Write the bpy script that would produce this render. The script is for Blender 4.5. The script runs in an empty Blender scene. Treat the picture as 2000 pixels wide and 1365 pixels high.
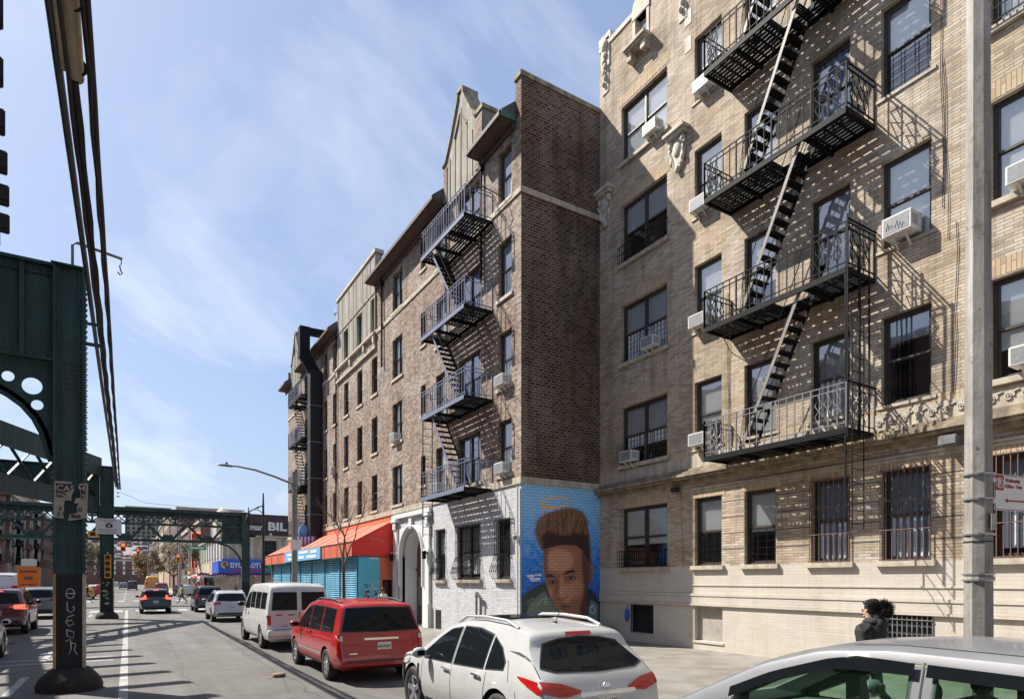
import bpy, bmesh, math, random
import numpy as np
from mathutils import Vector, Matrix, noise
from mathutils.bvhtree import BVHTree
R = math.radians
random.seed(7)
scene = bpy.context.scene
col = scene.collection

# ---------------------------------------------------------------- camera
PSI = math.atan(750 / 1225.0)          # the view is turned this far right of the street's direction (+Y)
cd = bpy.data.cameras.new('camera')
cam = bpy.data.objects.new('camera', cd)
col.objects.link(cam)
cam.location = (0, 0, 2.2)
cam.rotation_euler = (R(90), 0, -PSI)
cd.sensor_width = 36.0
cd.lens = 36.0 * 1225 / 2000
cd.shift_y = 449.5 / 2000
cd.clip_start = 0.05
cd.clip_end = 3000
scene.camera = cam

# ---------------------------------------------------------------- sky
SUN = Vector((-3.33, 4.36, 6.46)).normalized()
world = bpy.data.worlds.new("World")
scene.world = world
world.use_nodes = True
nt = world.node_tree
nt.nodes.clear()
N = nt.nodes.new
L = nt.links.new
sky = N('ShaderNodeTexSky')
sky.sky_type = 'NISHITA'
sky.sun_disc = False
sky.sun_elevation = math.asin(SUN.z)
sky.sun_rotation = math.atan2(SUN.x, SUN.y)
sky.air_density = 1.0
sky.dust_density = 1.6
sky.ozone_density = 1.4
tc = N('ShaderNodeTexCoord')
sep = N('ShaderNodeSeparateXYZ')
L(tc.outputs['Generated'], sep.inputs[0])
mz = N('ShaderNodeMath'); mz.operation = 'MAXIMUM'; mz.inputs[1].default_value = 0.0
L(sep.outputs['Z'], mz.inputs[0])
az = N('ShaderNodeMath'); az.operation = 'ADD'; az.inputs[1].default_value = 0.30
L(mz.outputs[0], az.inputs[0])
dx = N('ShaderNodeMath'); dx.operation = 'DIVIDE'
dy = N('ShaderNodeMath'); dy.operation = 'DIVIDE'
L(sep.outputs['X'], dx.inputs[0]); L(az.outputs[0], dx.inputs[1])
L(sep.outputs['Y'], dy.inputs[0]); L(az.outputs[0], dy.inputs[1])
cmb = N('ShaderNodeCombineXYZ')
L(dx.outputs[0], cmb.inputs[0]); L(dy.outputs[0], cmb.inputs[1])
mp = N('ShaderNodeMapping'); mp.inputs['Rotation'].default_value = (0, 0, R(35)); mp.inputs['Scale'].default_value = (0.9, 1.25, 1)
vrt = N('ShaderNodeVectorRotate'); vrt.rotation_type = 'Z_AXIS'; vrt.inputs['Angle'].default_value = R(-27)
L(cmb.outputs[0], vrt.inputs['Vector']); L(vrt.outputs[0], mp.inputs[0])
nz = N('ShaderNodeTexNoise'); nz.inputs['Scale'].default_value = 1.25; nz.inputs['Detail'].default_value = 9
nz.inputs['Roughness'].default_value = 0.58; nz.inputs['Distortion'].default_value = 0.55
L(mp.outputs[0], nz.inputs['Vector'])
rmp = N('ShaderNodeValToRGB')
rmp.color_ramp.elements[0].position = 0.50; rmp.color_ramp.elements[0].color = (0, 0, 0, 1)
rmp.color_ramp.elements[1].position = 0.74; rmp.color_ramp.elements[1].color = (1, 1, 1, 1)
L(nz.outputs[0], rmp.inputs[0])
cm = N('ShaderNodeMath'); cm.operation = 'MULTIPLY'; cm.inputs[1].default_value = 0.45
L(rmp.outputs[0], cm.inputs[0])
mix = N('ShaderNodeMixRGB'); mix.inputs[2].default_value = (12.5, 12.9, 13.6, 1)
L(cm.outputs[0], mix.inputs[0])
veil = N('ShaderNodeMixRGB'); veil.inputs[0].default_value = 0.28; veil.inputs[2].default_value = (6.6, 8.6, 13.2, 1)
L(sky.outputs[0], veil.inputs[1])
L(veil.outputs[0], mix.inputs[1])
bg = N('ShaderNodeBackground')
bg.inputs['Strength'].default_value = 0.060
L(mix.outputs[0], bg.inputs[0])
wo = N('ShaderNodeOutputWorld')
L(bg.outputs[0], wo.inputs[0])

# ---------------------------------------------------------------- sun
sd = bpy.data.lights.new('sun', 'SUN')
sd.energy = 5.0
sd.angle = R(0.5)
sd.color = (1.0, 0.945, 0.86)
sun = bpy.data.objects.new('sun', sd)
col.objects.link(sun)
sun.location = (-30, 40, 60)
sun.rotation_euler = SUN.to_track_quat('Z', 'Y').to_euler()
vs = scene.view_settings
vs.view_transform = 'Standard'
vs.look = 'None'
vs.gamma = 1
vs.exposure = 0.92

# ================================================================ helpers
def link(o, parent=None):
    col.objects.link(o)
    if parent is not None:
        o.parent = parent
    return o

def thing(name, label, cat, loc=(0, 0, 0), rz=0.0, group=None):
    o = bpy.data.objects.new(name, None)
    col.objects.link(o)
    o.location = loc
    o.rotation_euler = (0, 0, rz)
    o.empty_display_size = 0.3
    o['label'] = label
    o['category'] = cat
    if group:
        o['group'] = group
    return o

def tag(o, label, cat, group=None):
    o['label'] = label
    o['category'] = cat
    if group:
        o['group'] = group
    return o

def copy_tree(o, parent=None):
    c = o.copy()
    col.objects.link(c)
    c.parent = parent
    for ch in list(o.children):
        copy_tree(ch, c)
    return c

class MB:
    def __init__(s):
        s.v = []; s.f = []; s.m = []; s.cur = 0
    def add(s, vs, fs):
        b = len(s.v)
        s.v += [tuple(p) for p in vs]
        s.f += [tuple(i + b for i in f) for f in fs]
        s.m += [s.cur] * len(fs)
        return s
    def box(s, x0, x1, y0, y1, z0, z1):
        if x0 > x1: x0, x1 = x1, x0
        if y0 > y1: y0, y1 = y1, y0
        if z0 > z1: z0, z1 = z1, z0
        return s.add([(x0, y0, z0), (x1, y0, z0), (x1, y1, z0), (x0, y1, z0), (x0, y0, z1), (x1, y0, z1), (x1, y1, z1), (x0, y1, z1)],
                     [(0, 3, 2, 1), (4, 5, 6, 7), (0, 1, 5, 4), (1, 2, 6, 5), (2, 3, 7, 6), (3, 0, 4, 7)])
    def bar(s, p, q, w, h=None, up=(0, 0, 1)):
        h = h or w
        p = Vector(p); q = Vector(q)
        d = (q - p).normalized()
        u = Vector(up)
        if abs(d.dot(u)) > 0.98: u = Vector((1, 0, 0))
        a = d.cross(u).normalized(); b = a.cross(d).normalized()
        vs = []
        for c in (p, q):
            for i, j in ((-1, -1), (1, -1), (1, 1), (-1, 1)):
                vs.append(c + a * i * w / 2 + b * j * h / 2)
        return s.add(vs, [(0, 1, 2, 3), (7, 6, 5, 4), (0, 4, 5, 1), (1, 5, 6, 2), (2, 6, 7, 3), (3, 7, 4, 0)])
    def tube(s, pts, r, n=8, cap=True):
        pts = [Vector(p) for p in pts]
        rs = r if isinstance(r, (list, tuple)) else [r] * len(pts)
        vs = []; fs = []
        ref = Vector((0, 0, 1))
        for i, p in enumerate(pts):
            d = (pts[min(i + 1, len(pts) - 1)] - pts[max(i - 1, 0)]).normalized()
            if abs(d.dot(ref)) > 0.95: rf = Vector((1, 0, 0))
            else: rf = ref
            a = d.cross(rf).normalized(); b = a.cross(d).normalized()
            for k in range(n):
                t = 2 * math.pi * k / n
                vs.append(p + (a * math.cos(t) + b * math.sin(t)) * rs[i])
        for i in range(len(pts) - 1):
            for k in range(n):
                k2 = (k + 1) % n
                fs.append((i * n + k, i * n + k2, (i + 1) * n + k2, (i + 1) * n + k))
        if cap:
            fs.append(tuple(range(n - 1, -1, -1)))
            fs.append(tuple((len(pts) - 1) * n + k for k in range(n)))
        return s.add(vs, fs)
    def lathe(s, prof, c=(0, 0, 0), n=16, axis='z', cap=True):
        vs = []; fs = []
        for r, h in prof:
            for k in range(n):
                t = 2 * math.pi * k / n
                x, y = r * math.cos(t), r * math.sin(t)
                if axis == 'z': p = (x, y, h)
                elif axis == 'y': p = (x, h, y)
                else: p = (h, x, y)
                vs.append((p[0] + c[0], p[1] + c[1], p[2] + c[2]))
        m = len(prof)
        for i in range(m - 1):
            for k in range(n):
                k2 = (k + 1) % n
                fs.append((i * n + k, i * n + k2, (i + 1) * n + k2, (i + 1) * n + k))
        if cap:
            fs.append(tuple(range(n - 1, -1, -1)))
            fs.append(tuple((m - 1) * n + k for k in range(n)))
        return s.add(vs, fs)
    def ball(s, c, rx, ry=None, rz=None, n=8, m=6):
        ry = ry or rx; rz = rz or rx
        vs = [(c[0], c[1], c[2] - rz)]
        for i in range(1, m):
            a = -math.pi / 2 + math.pi * i / m
            for k in range(n):
                t = 2 * math.pi * k / n
                vs.append((c[0] + rx * math.cos(a) * math.cos(t), c[1] + ry * math.cos(a) * math.sin(t), c[2] + rz * math.sin(a)))
        vs.append((c[0], c[1], c[2] + rz))
        fs = []
        for k in range(n):
            fs.append((0, 1 + (k + 1) % n, 1 + k))
        for i in range(m - 2):
            for k in range(n):
                a = 1 + i * n
                fs.append((a + k, a + (k + 1) % n, a + n + (k + 1) % n, a + n + k))
        t = len(vs) - 1; a = 1 + (m - 2) * n
        for k in range(n):
            fs.append((a + k, a + (k + 1) % n, t))
        return s.add(vs, fs)
    def quad(s, a, b, c, d):
        return s.add([a, b, c, d], [(0, 1, 2, 3)])
    def prism(s, pts, y0, y1):
        """polygon in x,z pushed along y"""
        n = len(pts)
        vs = [(x, y0, z) for x, z in pts] + [(x, y1, z) for x, z in pts]
        fs = [tuple(range(n)), tuple(range(2 * n - 1, n - 1, -1))]
        for i in range(n):
            j = (i + 1) % n
            fs.append((i, i + n, j + n, j))
        return s.add(vs, fs)
    def build(s, name, mat, parent=None, smooth=False, bevel=0, loc=None, rot=None):
        me = bpy.data.meshes.new(name)
        me.from_pydata(s.v, [], s.f)
        mats = mat if isinstance(mat, (list, tuple)) else [mat]
        for m_ in mats: me.materials.append(m_)
        if len(mats) > 1:
            me.polygons.foreach_set('material_index', s.m)
        me.update()
        if bevel:
            bm = bmesh.new(); bm.from_mesh(me)
            bmesh.ops.remove_doubles(bm, verts=bm.verts, dist=1e-5)
            es = [e for e in bm.edges if len(e.link_faces) == 2 and e.calc_face_angle(0) > 0.6]
            bmesh.ops.bevel(bm, geom=es, offset=bevel, segments=2, affect='EDGES', clamp_overlap=True)
            bm.to_mesh(me); bm.free()
        if smooth:
            me.shade_smooth()
            me.set_sharp_from_angle(angle=R(smooth if smooth > 1 else 40))
        o = bpy.data.objects.new(name, me)
        if loc is not None: o.location = loc
        if rot is not None: o.rotation_euler = rot
        link(o, parent)
        return o

def curve_mesh(cu):
    o = bpy.data.objects.new('tmp', cu)
    col.objects.link(o)
    dg = bpy.context.evaluated_depsgraph_get()
    dg.update()
    me = bpy.data.meshes.new_from_object(o.evaluated_get(dg))
    vs = [tuple(v.co) for v in me.vertices]
    fs = [tuple(p.vertices) for p in me.polygons]
    bpy.data.objects.remove(o)
    bpy.data.curves.remove(cu)
    bpy.data.meshes.remove(me)
    return vs, fs

def text_geo(s, size, ext=0.004, bold=0.0, sx=1.0, align='LEFT'):
    """letters in the x,z plane, read from -y"""
    cu = bpy.data.curves.new('t', 'FONT')
    cu.body = s; cu.size = size; cu.extrude = ext; cu.offset = bold
    cu.align_x = align
    cu.resolution_u = 3
    vs, fs = curve_mesh(cu)
    return [(x * sx, -z, y) for x, y, z in vs], fs

def plate_geo(loops, t):
    """flat plate with holes; loops in x,z; thickness t about y=0"""
    cu = bpy.data.curves.new('p', 'CURVE')
    cu.dimensions = '2D'; cu.fill_mode = 'BOTH'; cu.extrude = t / 2
    for lp in loops:
        sp = cu.splines.new('POLY')
        sp.points.add(len(lp) - 1)
        for i, (x, z) in enumerate(lp):
            sp.points[i].co = (x, z, 0, 1)
        sp.use_cyclic_u = True
    vs, fs = curve_mesh(cu)
    return [(x, -z, y) for x, y, z in vs], fs

def circ(cx, cz, rx, rz=None, n=18):
    rz = rz or rx
    return [(cx + rx * math.cos(2 * math.pi * k / n), cz + rz * math.sin(2 * math.pi * k / n)) for k in range(n)]

# ---------------------------------------------------------------- materials
def base_mat(name):
    m = bpy.data.materials.new(name)
    m.use_nodes = True
    t = m.node_tree
    b = t.nodes['Principled BSDF']
    return m, t, b

def rgb(c, k=1.0):
    return (max(0, c[0] * k), max(0, c[1] * k), max(0, c[2] * k), 1)

def mat(name, c, rough=0.6, metal=0.0, var=0.18, scale=4.0, bump=0.0, coat=0.0, spec=0.5, streak=0.0):
    m, t, b = base_mat(name)
    n = t.nodes; l = t.links
    tc = n.new('ShaderNodeTexCoord')
    if var > 0:
        nz = n.new('ShaderNodeTexNoise'); nz.inputs['Scale'].default_value = scale; nz.inputs['Detail'].default_value = 6
        nz.inputs['Roughness'].default_value = 0.65
        l.new(tc.outputs['Object'], nz.inputs['Vector'])
        rp = n.new('ShaderNodeValToRGB')
        rp.color_ramp.elements[0].position = 0.3; rp.color_ramp.elements[1].position = 0.7
        rp.color_ramp.elements[0].color = rgb(c, 1 - var); rp.color_ramp.elements[1].color = rgb(c, 1 + var * 0.8)
        l.new(nz.outputs[0], rp.inputs[0])
        out = rp.outputs[0]
        if streak > 0:
            mp = n.new('ShaderNodeMapping'); mp.inputs['Scale'].default_value = (3.0, 3.0, 0.25)
            l.new(tc.outputs['Object'], mp.inputs[0])
            n2 = n.new('ShaderNodeTexNoise'); n2.inputs['Scale'].default_value = 1.6; n2.inputs['Detail'].default_value = 5
            l.new(mp.outputs[0], n2.inputs['Vector'])
            r2 = n.new('ShaderNodeValToRGB'); r2.color_ramp.elements[0].position = 0.42; r2.color_ramp.elements[1].position = 0.62
            r2.color_ramp.elements[0].color = rgb((1 - streak,) * 3); r2.color_ramp.elements[1].color = (1, 1, 1, 1)
            l.new(n2.outputs[0], r2.inputs[0])
            mx = n.new('ShaderNodeMixRGB'); mx.blend_type = 'MULTIPLY'; mx.inputs[0].default_value = 1
            l.new(out, mx.inputs[1]); l.new(r2.outputs[0], mx.inputs[2]); out = mx.outputs[0]
        l.new(out, b.inputs['Base Color'])
        if bump > 0:
            bp = n.new('ShaderNodeBump'); bp.inputs['Strength'].default_value = bump; bp.inputs['Distance'].default_value = 0.02
            n3 = n.new('ShaderNodeTexNoise'); n3.inputs['Scale'].default_value = scale * 8; n3.inputs['Detail'].default_value = 4
            l.new(tc.outputs['Object'], n3.inputs['Vector'])
            l.new(n3.outputs[0], bp.inputs['Height']); l.new(bp.outputs[0], b.inputs['Normal'])
    else:
        b.inputs['Base Color'].default_value = rgb(c)
    b.inputs['Roughness'].default_value = rough
    b.inputs['Metallic'].default_value = metal
    b.inputs['Specular IOR Level'].default_value = spec
    if coat:
        b.inputs['Coat Weight'].default_value = coat
        b.inputs['Coat Roughness'].default_value = 0.04
    return m

def chipped(name, c, rust, thr=.62, rough=.45, scale=5.0):
    m, t, b = base_mat(name)
    n = t.nodes; l = t.links
    tc = n.new('ShaderNodeTexCoord')
    def nz(sc, st=(1, 1, 1), det=7):
        mp = n.new('ShaderNodeMapping'); mp.inputs['Scale'].default_value = st; l.new(tc.outputs['Object'], mp.inputs[0])
        q = n.new('ShaderNodeTexNoise'); q.inputs['Scale'].default_value = sc; q.inputs['Detail'].default_value = det; q.inputs['Roughness'].default_value = .7
        l.new(mp.outputs[0], q.inputs['Vector']); return q.outputs[0]
    def rmp_(s, a, bb, c0, c1):
        r = n.new('ShaderNodeValToRGB'); r.color_ramp.elements[0].position = a; r.color_ramp.elements[1].position = bb
        r.color_ramp.elements[0].color = rgb(c0); r.color_ramp.elements[1].color = rgb(c1); l.new(s, r.inputs[0]); return r.outputs[0]
    base = rmp_(nz(1.4), .3, .7, tuple(x * .62 for x in c), tuple(x * 1.35 for x in c))
    st = rmp_(nz(2.2, (2.5, 2.5, .22)), .4, .6, (.62, .6, .58), (1.1, 1.1, 1.1))
    m1 = n.new('ShaderNodeMixRGB'); m1.blend_type = 'MULTIPLY'; m1.inputs[0].default_value = 1; l.new(base, m1.inputs[1]); l.new(st, m1.inputs[2])
    fac = rmp_(nz(scale), thr, thr + .06, (0, 0, 0), (1, 1, 1))
    m2 = n.new('ShaderNodeMixRGB'); l.new(fac, m2.inputs[0]); l.new(m1.outputs[0], m2.inputs[1]); m2.inputs[2].default_value = rgb(rust)
    l.new(m2.outputs[0], b.inputs['Base Color']); b.inputs['Roughness'].default_value = rough
    bp = n.new('ShaderNodeBump'); bp.inputs['Strength'].default_value = .35; bp.inputs['Distance'].default_value = .01
    l.new(nz(scale * 3), bp.inputs['Height']); l.new(bp.outputs[0], b.inputs['Normal'])
    return m

def emit(name, c, s):
    m, t, b = base_mat(name)
    b.inputs['Base Color'].default_value = rgb(c)
    b.inputs['Emission Color'].default_value = rgb(c)
    b.inputs['Emission Strength'].default_value = s
    return m

def brick(name, cols, mortar, bw=0.3, rh=0.1, ms=0.012, bump=0.5, grime=0.3, rough=0.85, patch=None, vert=False, mixc=None):
    """cols: list of (position, colour); brick-by-brick colour from noise snapped to the brick grid"""
    m, t, b = base_mat(name)
    n = t.nodes; l = t.links
    tc = n.new('ShaderNodeTexCoord')
    sp = n.new('ShaderNodeSeparateXYZ'); l.new(tc.outputs['Object'], sp.inputs[0])
    ad = n.new('ShaderNodeMath'); ad.operation = 'ADD'; l.new(sp.outputs[0], ad.inputs[0]); l.new(sp.outputs[1], ad.inputs[1])
    cb = n.new('ShaderNodeCombineXYZ')
    if vert:
        l.new(ad.outputs[0], cb.inputs[1]); l.new(sp.outputs[2], cb.inputs[0])
    else:
        l.new(ad.outputs[0], cb.inputs[0]); l.new(sp.outputs[2], cb.inputs[1])
    br = n.new('ShaderNodeTexBrick')
    br.inputs['Scale'].default_value = 1.0
    br.inputs['Brick Width'].default_value = bw
    br.inputs['Row Height'].default_value = rh
    br.inputs['Mortar Size'].default_value = ms
    br.inputs['Mortar Smooth'].default_value = 0.3
    br.inputs['Color1'].default_value = (0, 0, 0, 1)
    br.inputs['Color2'].default_value = (1, 1, 1, 1)
    br.inputs['Mortar'].default_value = (0.5, 0.5, 0.5, 1)
    br.inputs['Bias'].default_value = 0.0
    l.new(cb.outputs[0], br.inputs['Vector'])
    rp = n.new('ShaderNodeValToRGB')
    els = rp.color_ramp.elements
    while len(els) > 1: els.remove(els[-1])
    els[0].position = cols[0][0]; els[0].color = rgb(cols[0][1])
    for p, c in cols[1:]:
        e = els.new(p); e.color = rgb(c)
    l.new(br.outputs['Color'], rp.inputs[0])
    mo = n.new('ShaderNodeMixRGB'); l.new(br.outputs['Fac'], mo.inputs[0]); l.new(rp.outputs[0], mo.inputs[1])
    mo.inputs[2].default_value = rgb(mortar)
    out = mo.outputs[0]
    # stains
    def mul(fac_scale, lo, hi, k, stretch):
        nonlocal out
        mp = n.new('ShaderNodeMapping'); mp.inputs['Scale'].default_value = stretch
        l.new(tc.outputs['Object'], mp.inputs[0])
        nz = n.new('ShaderNodeTexNoise'); nz.inputs['Scale'].default_value = fac_scale; nz.inputs['Detail'].default_value = 7; nz.inputs['Roughness'].default_value = 0.62
        l.new(mp.outputs[0], nz.inputs['Vector'])
        r2 = n.new('ShaderNodeValToRGB'); r2.color_ramp.elements[0].position = lo; r2.color_ramp.elements[1].position = hi
        r2.color_ramp.elements[0].color = rgb(k); r2.color_ramp.elements[1].color = (1, 1, 1, 1)
        l.new(nz.outputs[0], r2.inputs[0])
        mx = n.new('ShaderNodeMixRGB'); mx.blend_type = 'MULTIPLY'; mx.inputs[0].default_value = 1
        l.new(out, mx.inputs[1]); l.new(r2.outputs[0], mx.inputs[2]); out = mx.outputs[0]
    if grime:
        g = 1 - grime
        mul(0.7, 0.3, 0.55, (g, g, g), (1, 1, 1))
        mul(1.1, 0.34, 0.5, (g + .05, g + .03, g), (2.2, 2.2, 0.22))
    if patch:
        mul(0.35, 0.42, 0.6, patch, (1, 1, 0.7))
    l.new(out, b.inputs['Base Color'])
    b.inputs['Roughness'].default_value = rough
    b.inputs['Specular IOR Level'].default_value = 0.25
    if bump:
        inv = n.new('ShaderNodeMath'); inv.operation = 'SUBTRACT'; inv.inputs[0].default_value = 1; l.new(br.outputs['Fac'], inv.inputs[1])
        n3 = n.new('ShaderNodeTexNoise'); n3.inputs['Scale'].default_value = 25; l.new(tc.outputs['Object'], n3.inputs['Vector'])
        a2 = n.new('ShaderNodeMath'); a2.operation = 'MULTIPLY_ADD'; a2.inputs[1].default_value = 0.5
        l.new(n3.outputs[0], a2.inputs[0]); l.new(inv.outputs[0], a2.inputs[2])
        bp = n.new('ShaderNodeBump'); bp.inputs['Strength'].default_value = bump; bp.inputs['Distance'].default_value = 0.012
        l.new(a2.outputs[0], bp.inputs['Height']); l.new(bp.outputs[0], b.inputs['Normal'])
    return m

def glass_mat(name, tint, refl=0.25, rough=0.02, body=(0.01, 0.012, 0.014), trans=0.6, top=.6):
    """window glass: see-through tint, mirror-like towards grazing"""
    m, t, b = base_mat(name)
    n = t.nodes; l = t.links
    tr = n.new('ShaderNodeBsdfTransparent'); tr.inputs[0].default_value = rgb(tint)
    df = n.new('ShaderNodeBsdfDiffuse'); df.inputs[0].default_value = rgb(body)
    m1 = n.new('ShaderNodeMixShader'); m1.inputs[0].default_value = trans
    l.new(df.outputs[0], m1.inputs[1]); l.new(tr.outputs[0], m1.inputs[2])
    gl = n.new('ShaderNodeBsdfGlossy'); gl.inputs['Roughness'].default_value = rough; gl.inputs[0].default_value = (0.95, 0.97, 1, 1)
    lw = n.new('ShaderNodeLayerWeight'); lw.inputs[0].default_value = 0.35
    mr = n.new('ShaderNodeMapRange'); mr.inputs[3].default_value = refl; mr.inputs[4].default_value = min(1, refl + top)
    l.new(lw.outputs['Fresnel'], mr.inputs[0])
    tcx = n.new('ShaderNodeTexCoord')
    nz = n.new('ShaderNodeTexNoise'); nz.inputs['Scale'].default_value = 0.9; nz.inputs['Detail'].default_value = 1
    l.new(tcx.outputs['Object'], nz.inputs['Vector'])
    bp = n.new('ShaderNodeBump'); bp.inputs['Strength'].default_value = 0.12; bp.inputs['Distance'].default_value = 0.03
    l.new(nz.outputs[0], bp.inputs['Height']); l.new(bp.outputs[0], gl.inputs['Normal'])
    m2 = n.new('ShaderNodeMixShader')
    l.new(mr.outputs[0], m2.inputs[0]); l.new(m1.outputs[0], m2.inputs[1]); l.new(gl.outputs[0], m2.inputs[2])
    l.new(m2.outputs[0], t.nodes['Material Output'].inputs[0])
    return m
# ---------------------------------------------------------------- the palette
M = {}
M['brown'] = brick('brown_brick', [(0, (.12, .09, .075)), (.25, (.21, .158, .13)), (.55, (.32, .255, .205)), (.8, (.43, .36, .295)), (1, (.26, .17, .135))], (.42, .38, .33), 0.22, 0.09, 0.012, 0.5, 0.3, patch=(.82, .72, .66))
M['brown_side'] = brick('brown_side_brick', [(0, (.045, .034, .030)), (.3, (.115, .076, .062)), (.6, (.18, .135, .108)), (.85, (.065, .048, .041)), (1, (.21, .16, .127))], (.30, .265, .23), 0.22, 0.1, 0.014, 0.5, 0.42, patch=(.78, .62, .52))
M['beige'] = brick('beige_brick', [(0, (.38, .305, .225)), (.3, (.51, .435, .345)), (.6, (.61, .535, .435)), (.85, (.50, .395, .285)), (1, (.67, .60, .50))], (.32, .27, .22), 0.30, 0.070, 0.010, 0.6, 0.36, patch=(.92, .86, .78))
M['beige_soldier'] = brick('beige_soldier_brick', [(0, (.46, .33, .20)), (.5, (.60, .47, .31)), (1, (.52, .40, .27))], (.33, .27, .2), 0.4, 0.085, 0.012, 0.5, 0.2, vert=True)
M['cream'] = brick('cream_painted_brick', [(0, (.55, .50, .43)), (1, (.59, .54, .465))], (.49, .44, .37), 0.3, 0.078, 0.005, 0.35, 0.13, rough=0.6)
M['white_brick'] = brick('white_painted_brick', [(0, (.46, .47, .49)), (1, (.60, .60, .62))], (.40, .41, .43), 0.26, 0.09, 0.010, 0.5, 0.14, rough=0.6)
M['stone'] = mat('limestone', (.50, .44, .35), 0.8, var=.22, scale=3, bump=.3, streak=.25)
M['stone_light'] = mat('pale_limestone', (.60, .55, .46), 0.8, var=.2, scale=4, bump=.3, streak=.2)
M['stone_dirty'] = mat('weathered_cornice', (.36, .29, .20), 0.85, var=.3, scale=3, bump=.4, streak=.4)
M['stucco'] = mat('grey_stucco', (.34, .32, .27), 0.9, var=.2, scale=2, bump=.3, streak=.35)
M['timber'] = mat('dark_timber', (.08, .055, .04), 0.7, var=.3, scale=6)
M['slate'] = mat('roof_slate', (.10, .10, .11), 0.75, var=.3, scale=9, bump=.4)
M['copper'] = mat('green_copper', (.05, .15, .085), 0.5, var=.2)
M['frame'] = mat('bronze_window_frame', (.055, .045, .036), 0.45, var=.15)
M['glass'] = glass_mat('window_glass', (.95, .97, .98), refl=0.19, trans=0.97)
M['glass_dark'] = glass_mat('dark_window_glass', (.5, .55, .6), refl=0.22, trans=0.6)
M['blind'] = mat('white_blind', (.82, .82, .80), 0.7, var=.06, scale=2)
M['curtain'] = mat('grey_curtain', (.66, .67, .68), 0.8, var=.12, scale=3)
M['curtain2'] = mat('blue_grey_curtain', (.40, .46, .55), 0.8, var=.2, scale=3)
M['room'] = mat('dim_room', (.035, .035, .04), 0.9, var=.4, scale=0.8)
M['iron'] = mat('black_iron', (.011, .011, .012), 0.65, var=.4, scale=7, spec=.15)
M['iron_grey'] = mat('grey_painted_iron', (.20, .20, .20), 0.5, metal=0.2, var=.3, scale=7)
M['iron_tan'] = mat('tan_painted_stringer', (.22, .20, .175), 0.55, var=.2, scale=6)
M['iron_rust'] = mat('rusty_brown_iron', (.16, .09, .07), 0.6, var=.35, scale=9)
M['iron_blue'] = mat('blue_grey_painted_iron', (.17, .19, .27), 0.45, var=.25, scale=7)
M['ac'] = mat('white_enamel', (.68, .67, .63), 0.4, var=.1, scale=5)
M['ac_dark'] = mat('grey_grille', (.22, .23, .24), 0.5, var=.2, scale=20)
M['green'] = chipped('green_painted_steel', (.018, .056, .053), (.060, .038, .024), .62, .58)
M['green_light'] = mat('pale_sunlit_edge_and_graffiti', (.07, .085, .07), 0.9, var=.4, scale=3, streak=.3, spec=.05)  # pale tone paints in sunlight on the lacing edges; portal graffiti shares it
M['black_paint'] = mat('black_paint', (.006, .006, .007), 0.55, var=.4, scale=4)
M['flange_y'] = mat('yellowed_flange_paint', (.42, .27, .11), 0.6, var=.35, scale=7, streak=.4)
M['flange_w'] = mat('dirty_white_flange_paint', (.42, .39, .34), 0.6, var=.3, scale=7, streak=.4)
M['concrete_dark'] = mat('sooty_concrete', (.022, .020, .018), 0.8, var=.6, scale=6, bump=.7)
M['concrete'] = mat('concrete', (.36, .33, .29), 0.85, var=.2, scale=3, bump=.3)
M['asphalt'] = mat('asphalt', (.11, .105, .10), 0.85, var=.22, scale=1.3, bump=.35)
M['paint'] = mat('road_paint', (.36, .355, .34), 0.75, var=.5, scale=7, streak=.3)
M['tar'] = mat('tar_patch', (.045, .043, .042), 0.6, var=.3, scale=5)
M['galv'] = chipped('galvanised_steel', (.34, .325, .30), (.17, .15, .13), .60, .6, 7.0)
M['pole'] = mat('grey_steel_pole', (.22, .21, .19), 0.5, metal=.3, var=.2, scale=6)
M['pipe'] = mat('grey_conduit', (.085, .09, .10), 0.45, metal=.3, var=.2, scale=6)
M['cable'] = mat('twisted_cable', (.020, .016, .014), 0.7, var=.5, scale=26, bump=.6)
M['sleeve'] = mat('tan_cable_sleeve', (.50, .41, .29), 0.65, var=.2, scale=7)
M['wood_black'] = mat('creosoted_timber', (.012, .010, .012), 0.8, var=.4, scale=8)
M['orange'] = mat('orange_awning', (.60, .115, .055), 0.75, var=.2, scale=1.6, streak=.3)
M['red_side'] = mat('red_awning_side', (.72, .03, .02), 0.55, var=.08, scale=3)
M['orange_wall'] = mat('orange_painted_wall', (.62, .15, .07), 0.7, var=.15, scale=3, bump=.2)
M['cyan'] = mat('turquoise_shutter', (.08, .33, .50), 0.55, var=.35, scale=1.1, streak=.3)
M['cyan_wall'] = mat('turquoise_painted_wall', (.10, .46, .62), 0.55, var=.12, scale=3)
M['sign_blue'] = mat('blue_sign', (.04, .12, .55), 0.4, var=.05)
M['sign_lblue'] = mat('light_blue_sign', (.16, .48, .80), 0.4, var=.08)
M['white'] = mat('white_paint', (.68, .68, .67), 0.5, var=.06)
M['paper'] = mat('weathered_paper', (.36, .32, .28), 0.8, var=.25, scale=9)
M['red'] = mat('red_paint', (.55, .02, .02), 0.45, var=.06)
M['dred'] = mat('dark_red_paint', (.32, .012, .02), 0.45, var=.05)
M['black'] = mat('black', (.012, .012, .013), 0.5, var=.1)
M['yellow'] = mat('signal_yellow', (.85, .36, .02), 0.45, var=.1)
M['wood_door'] = mat('varnished_door', (.10, .035, .018), 0.4, var=.35, scale=6)
M['bark'] = mat('bark', (.09, .07, .055), 0.9, var=.4, scale=12, bump=.5)
M['twig'] = mat('twigs', (.14, .11, .09), 0.9, var=.3, scale=9)
M['rubber'] = mat('rubber', (.018, .018, .018), 0.75, var=.3, scale=12)
M['rim'] = mat('alloy_rim', (.42, .42, .43), 0.35, metal=.7, var=.15, scale=12)
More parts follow.
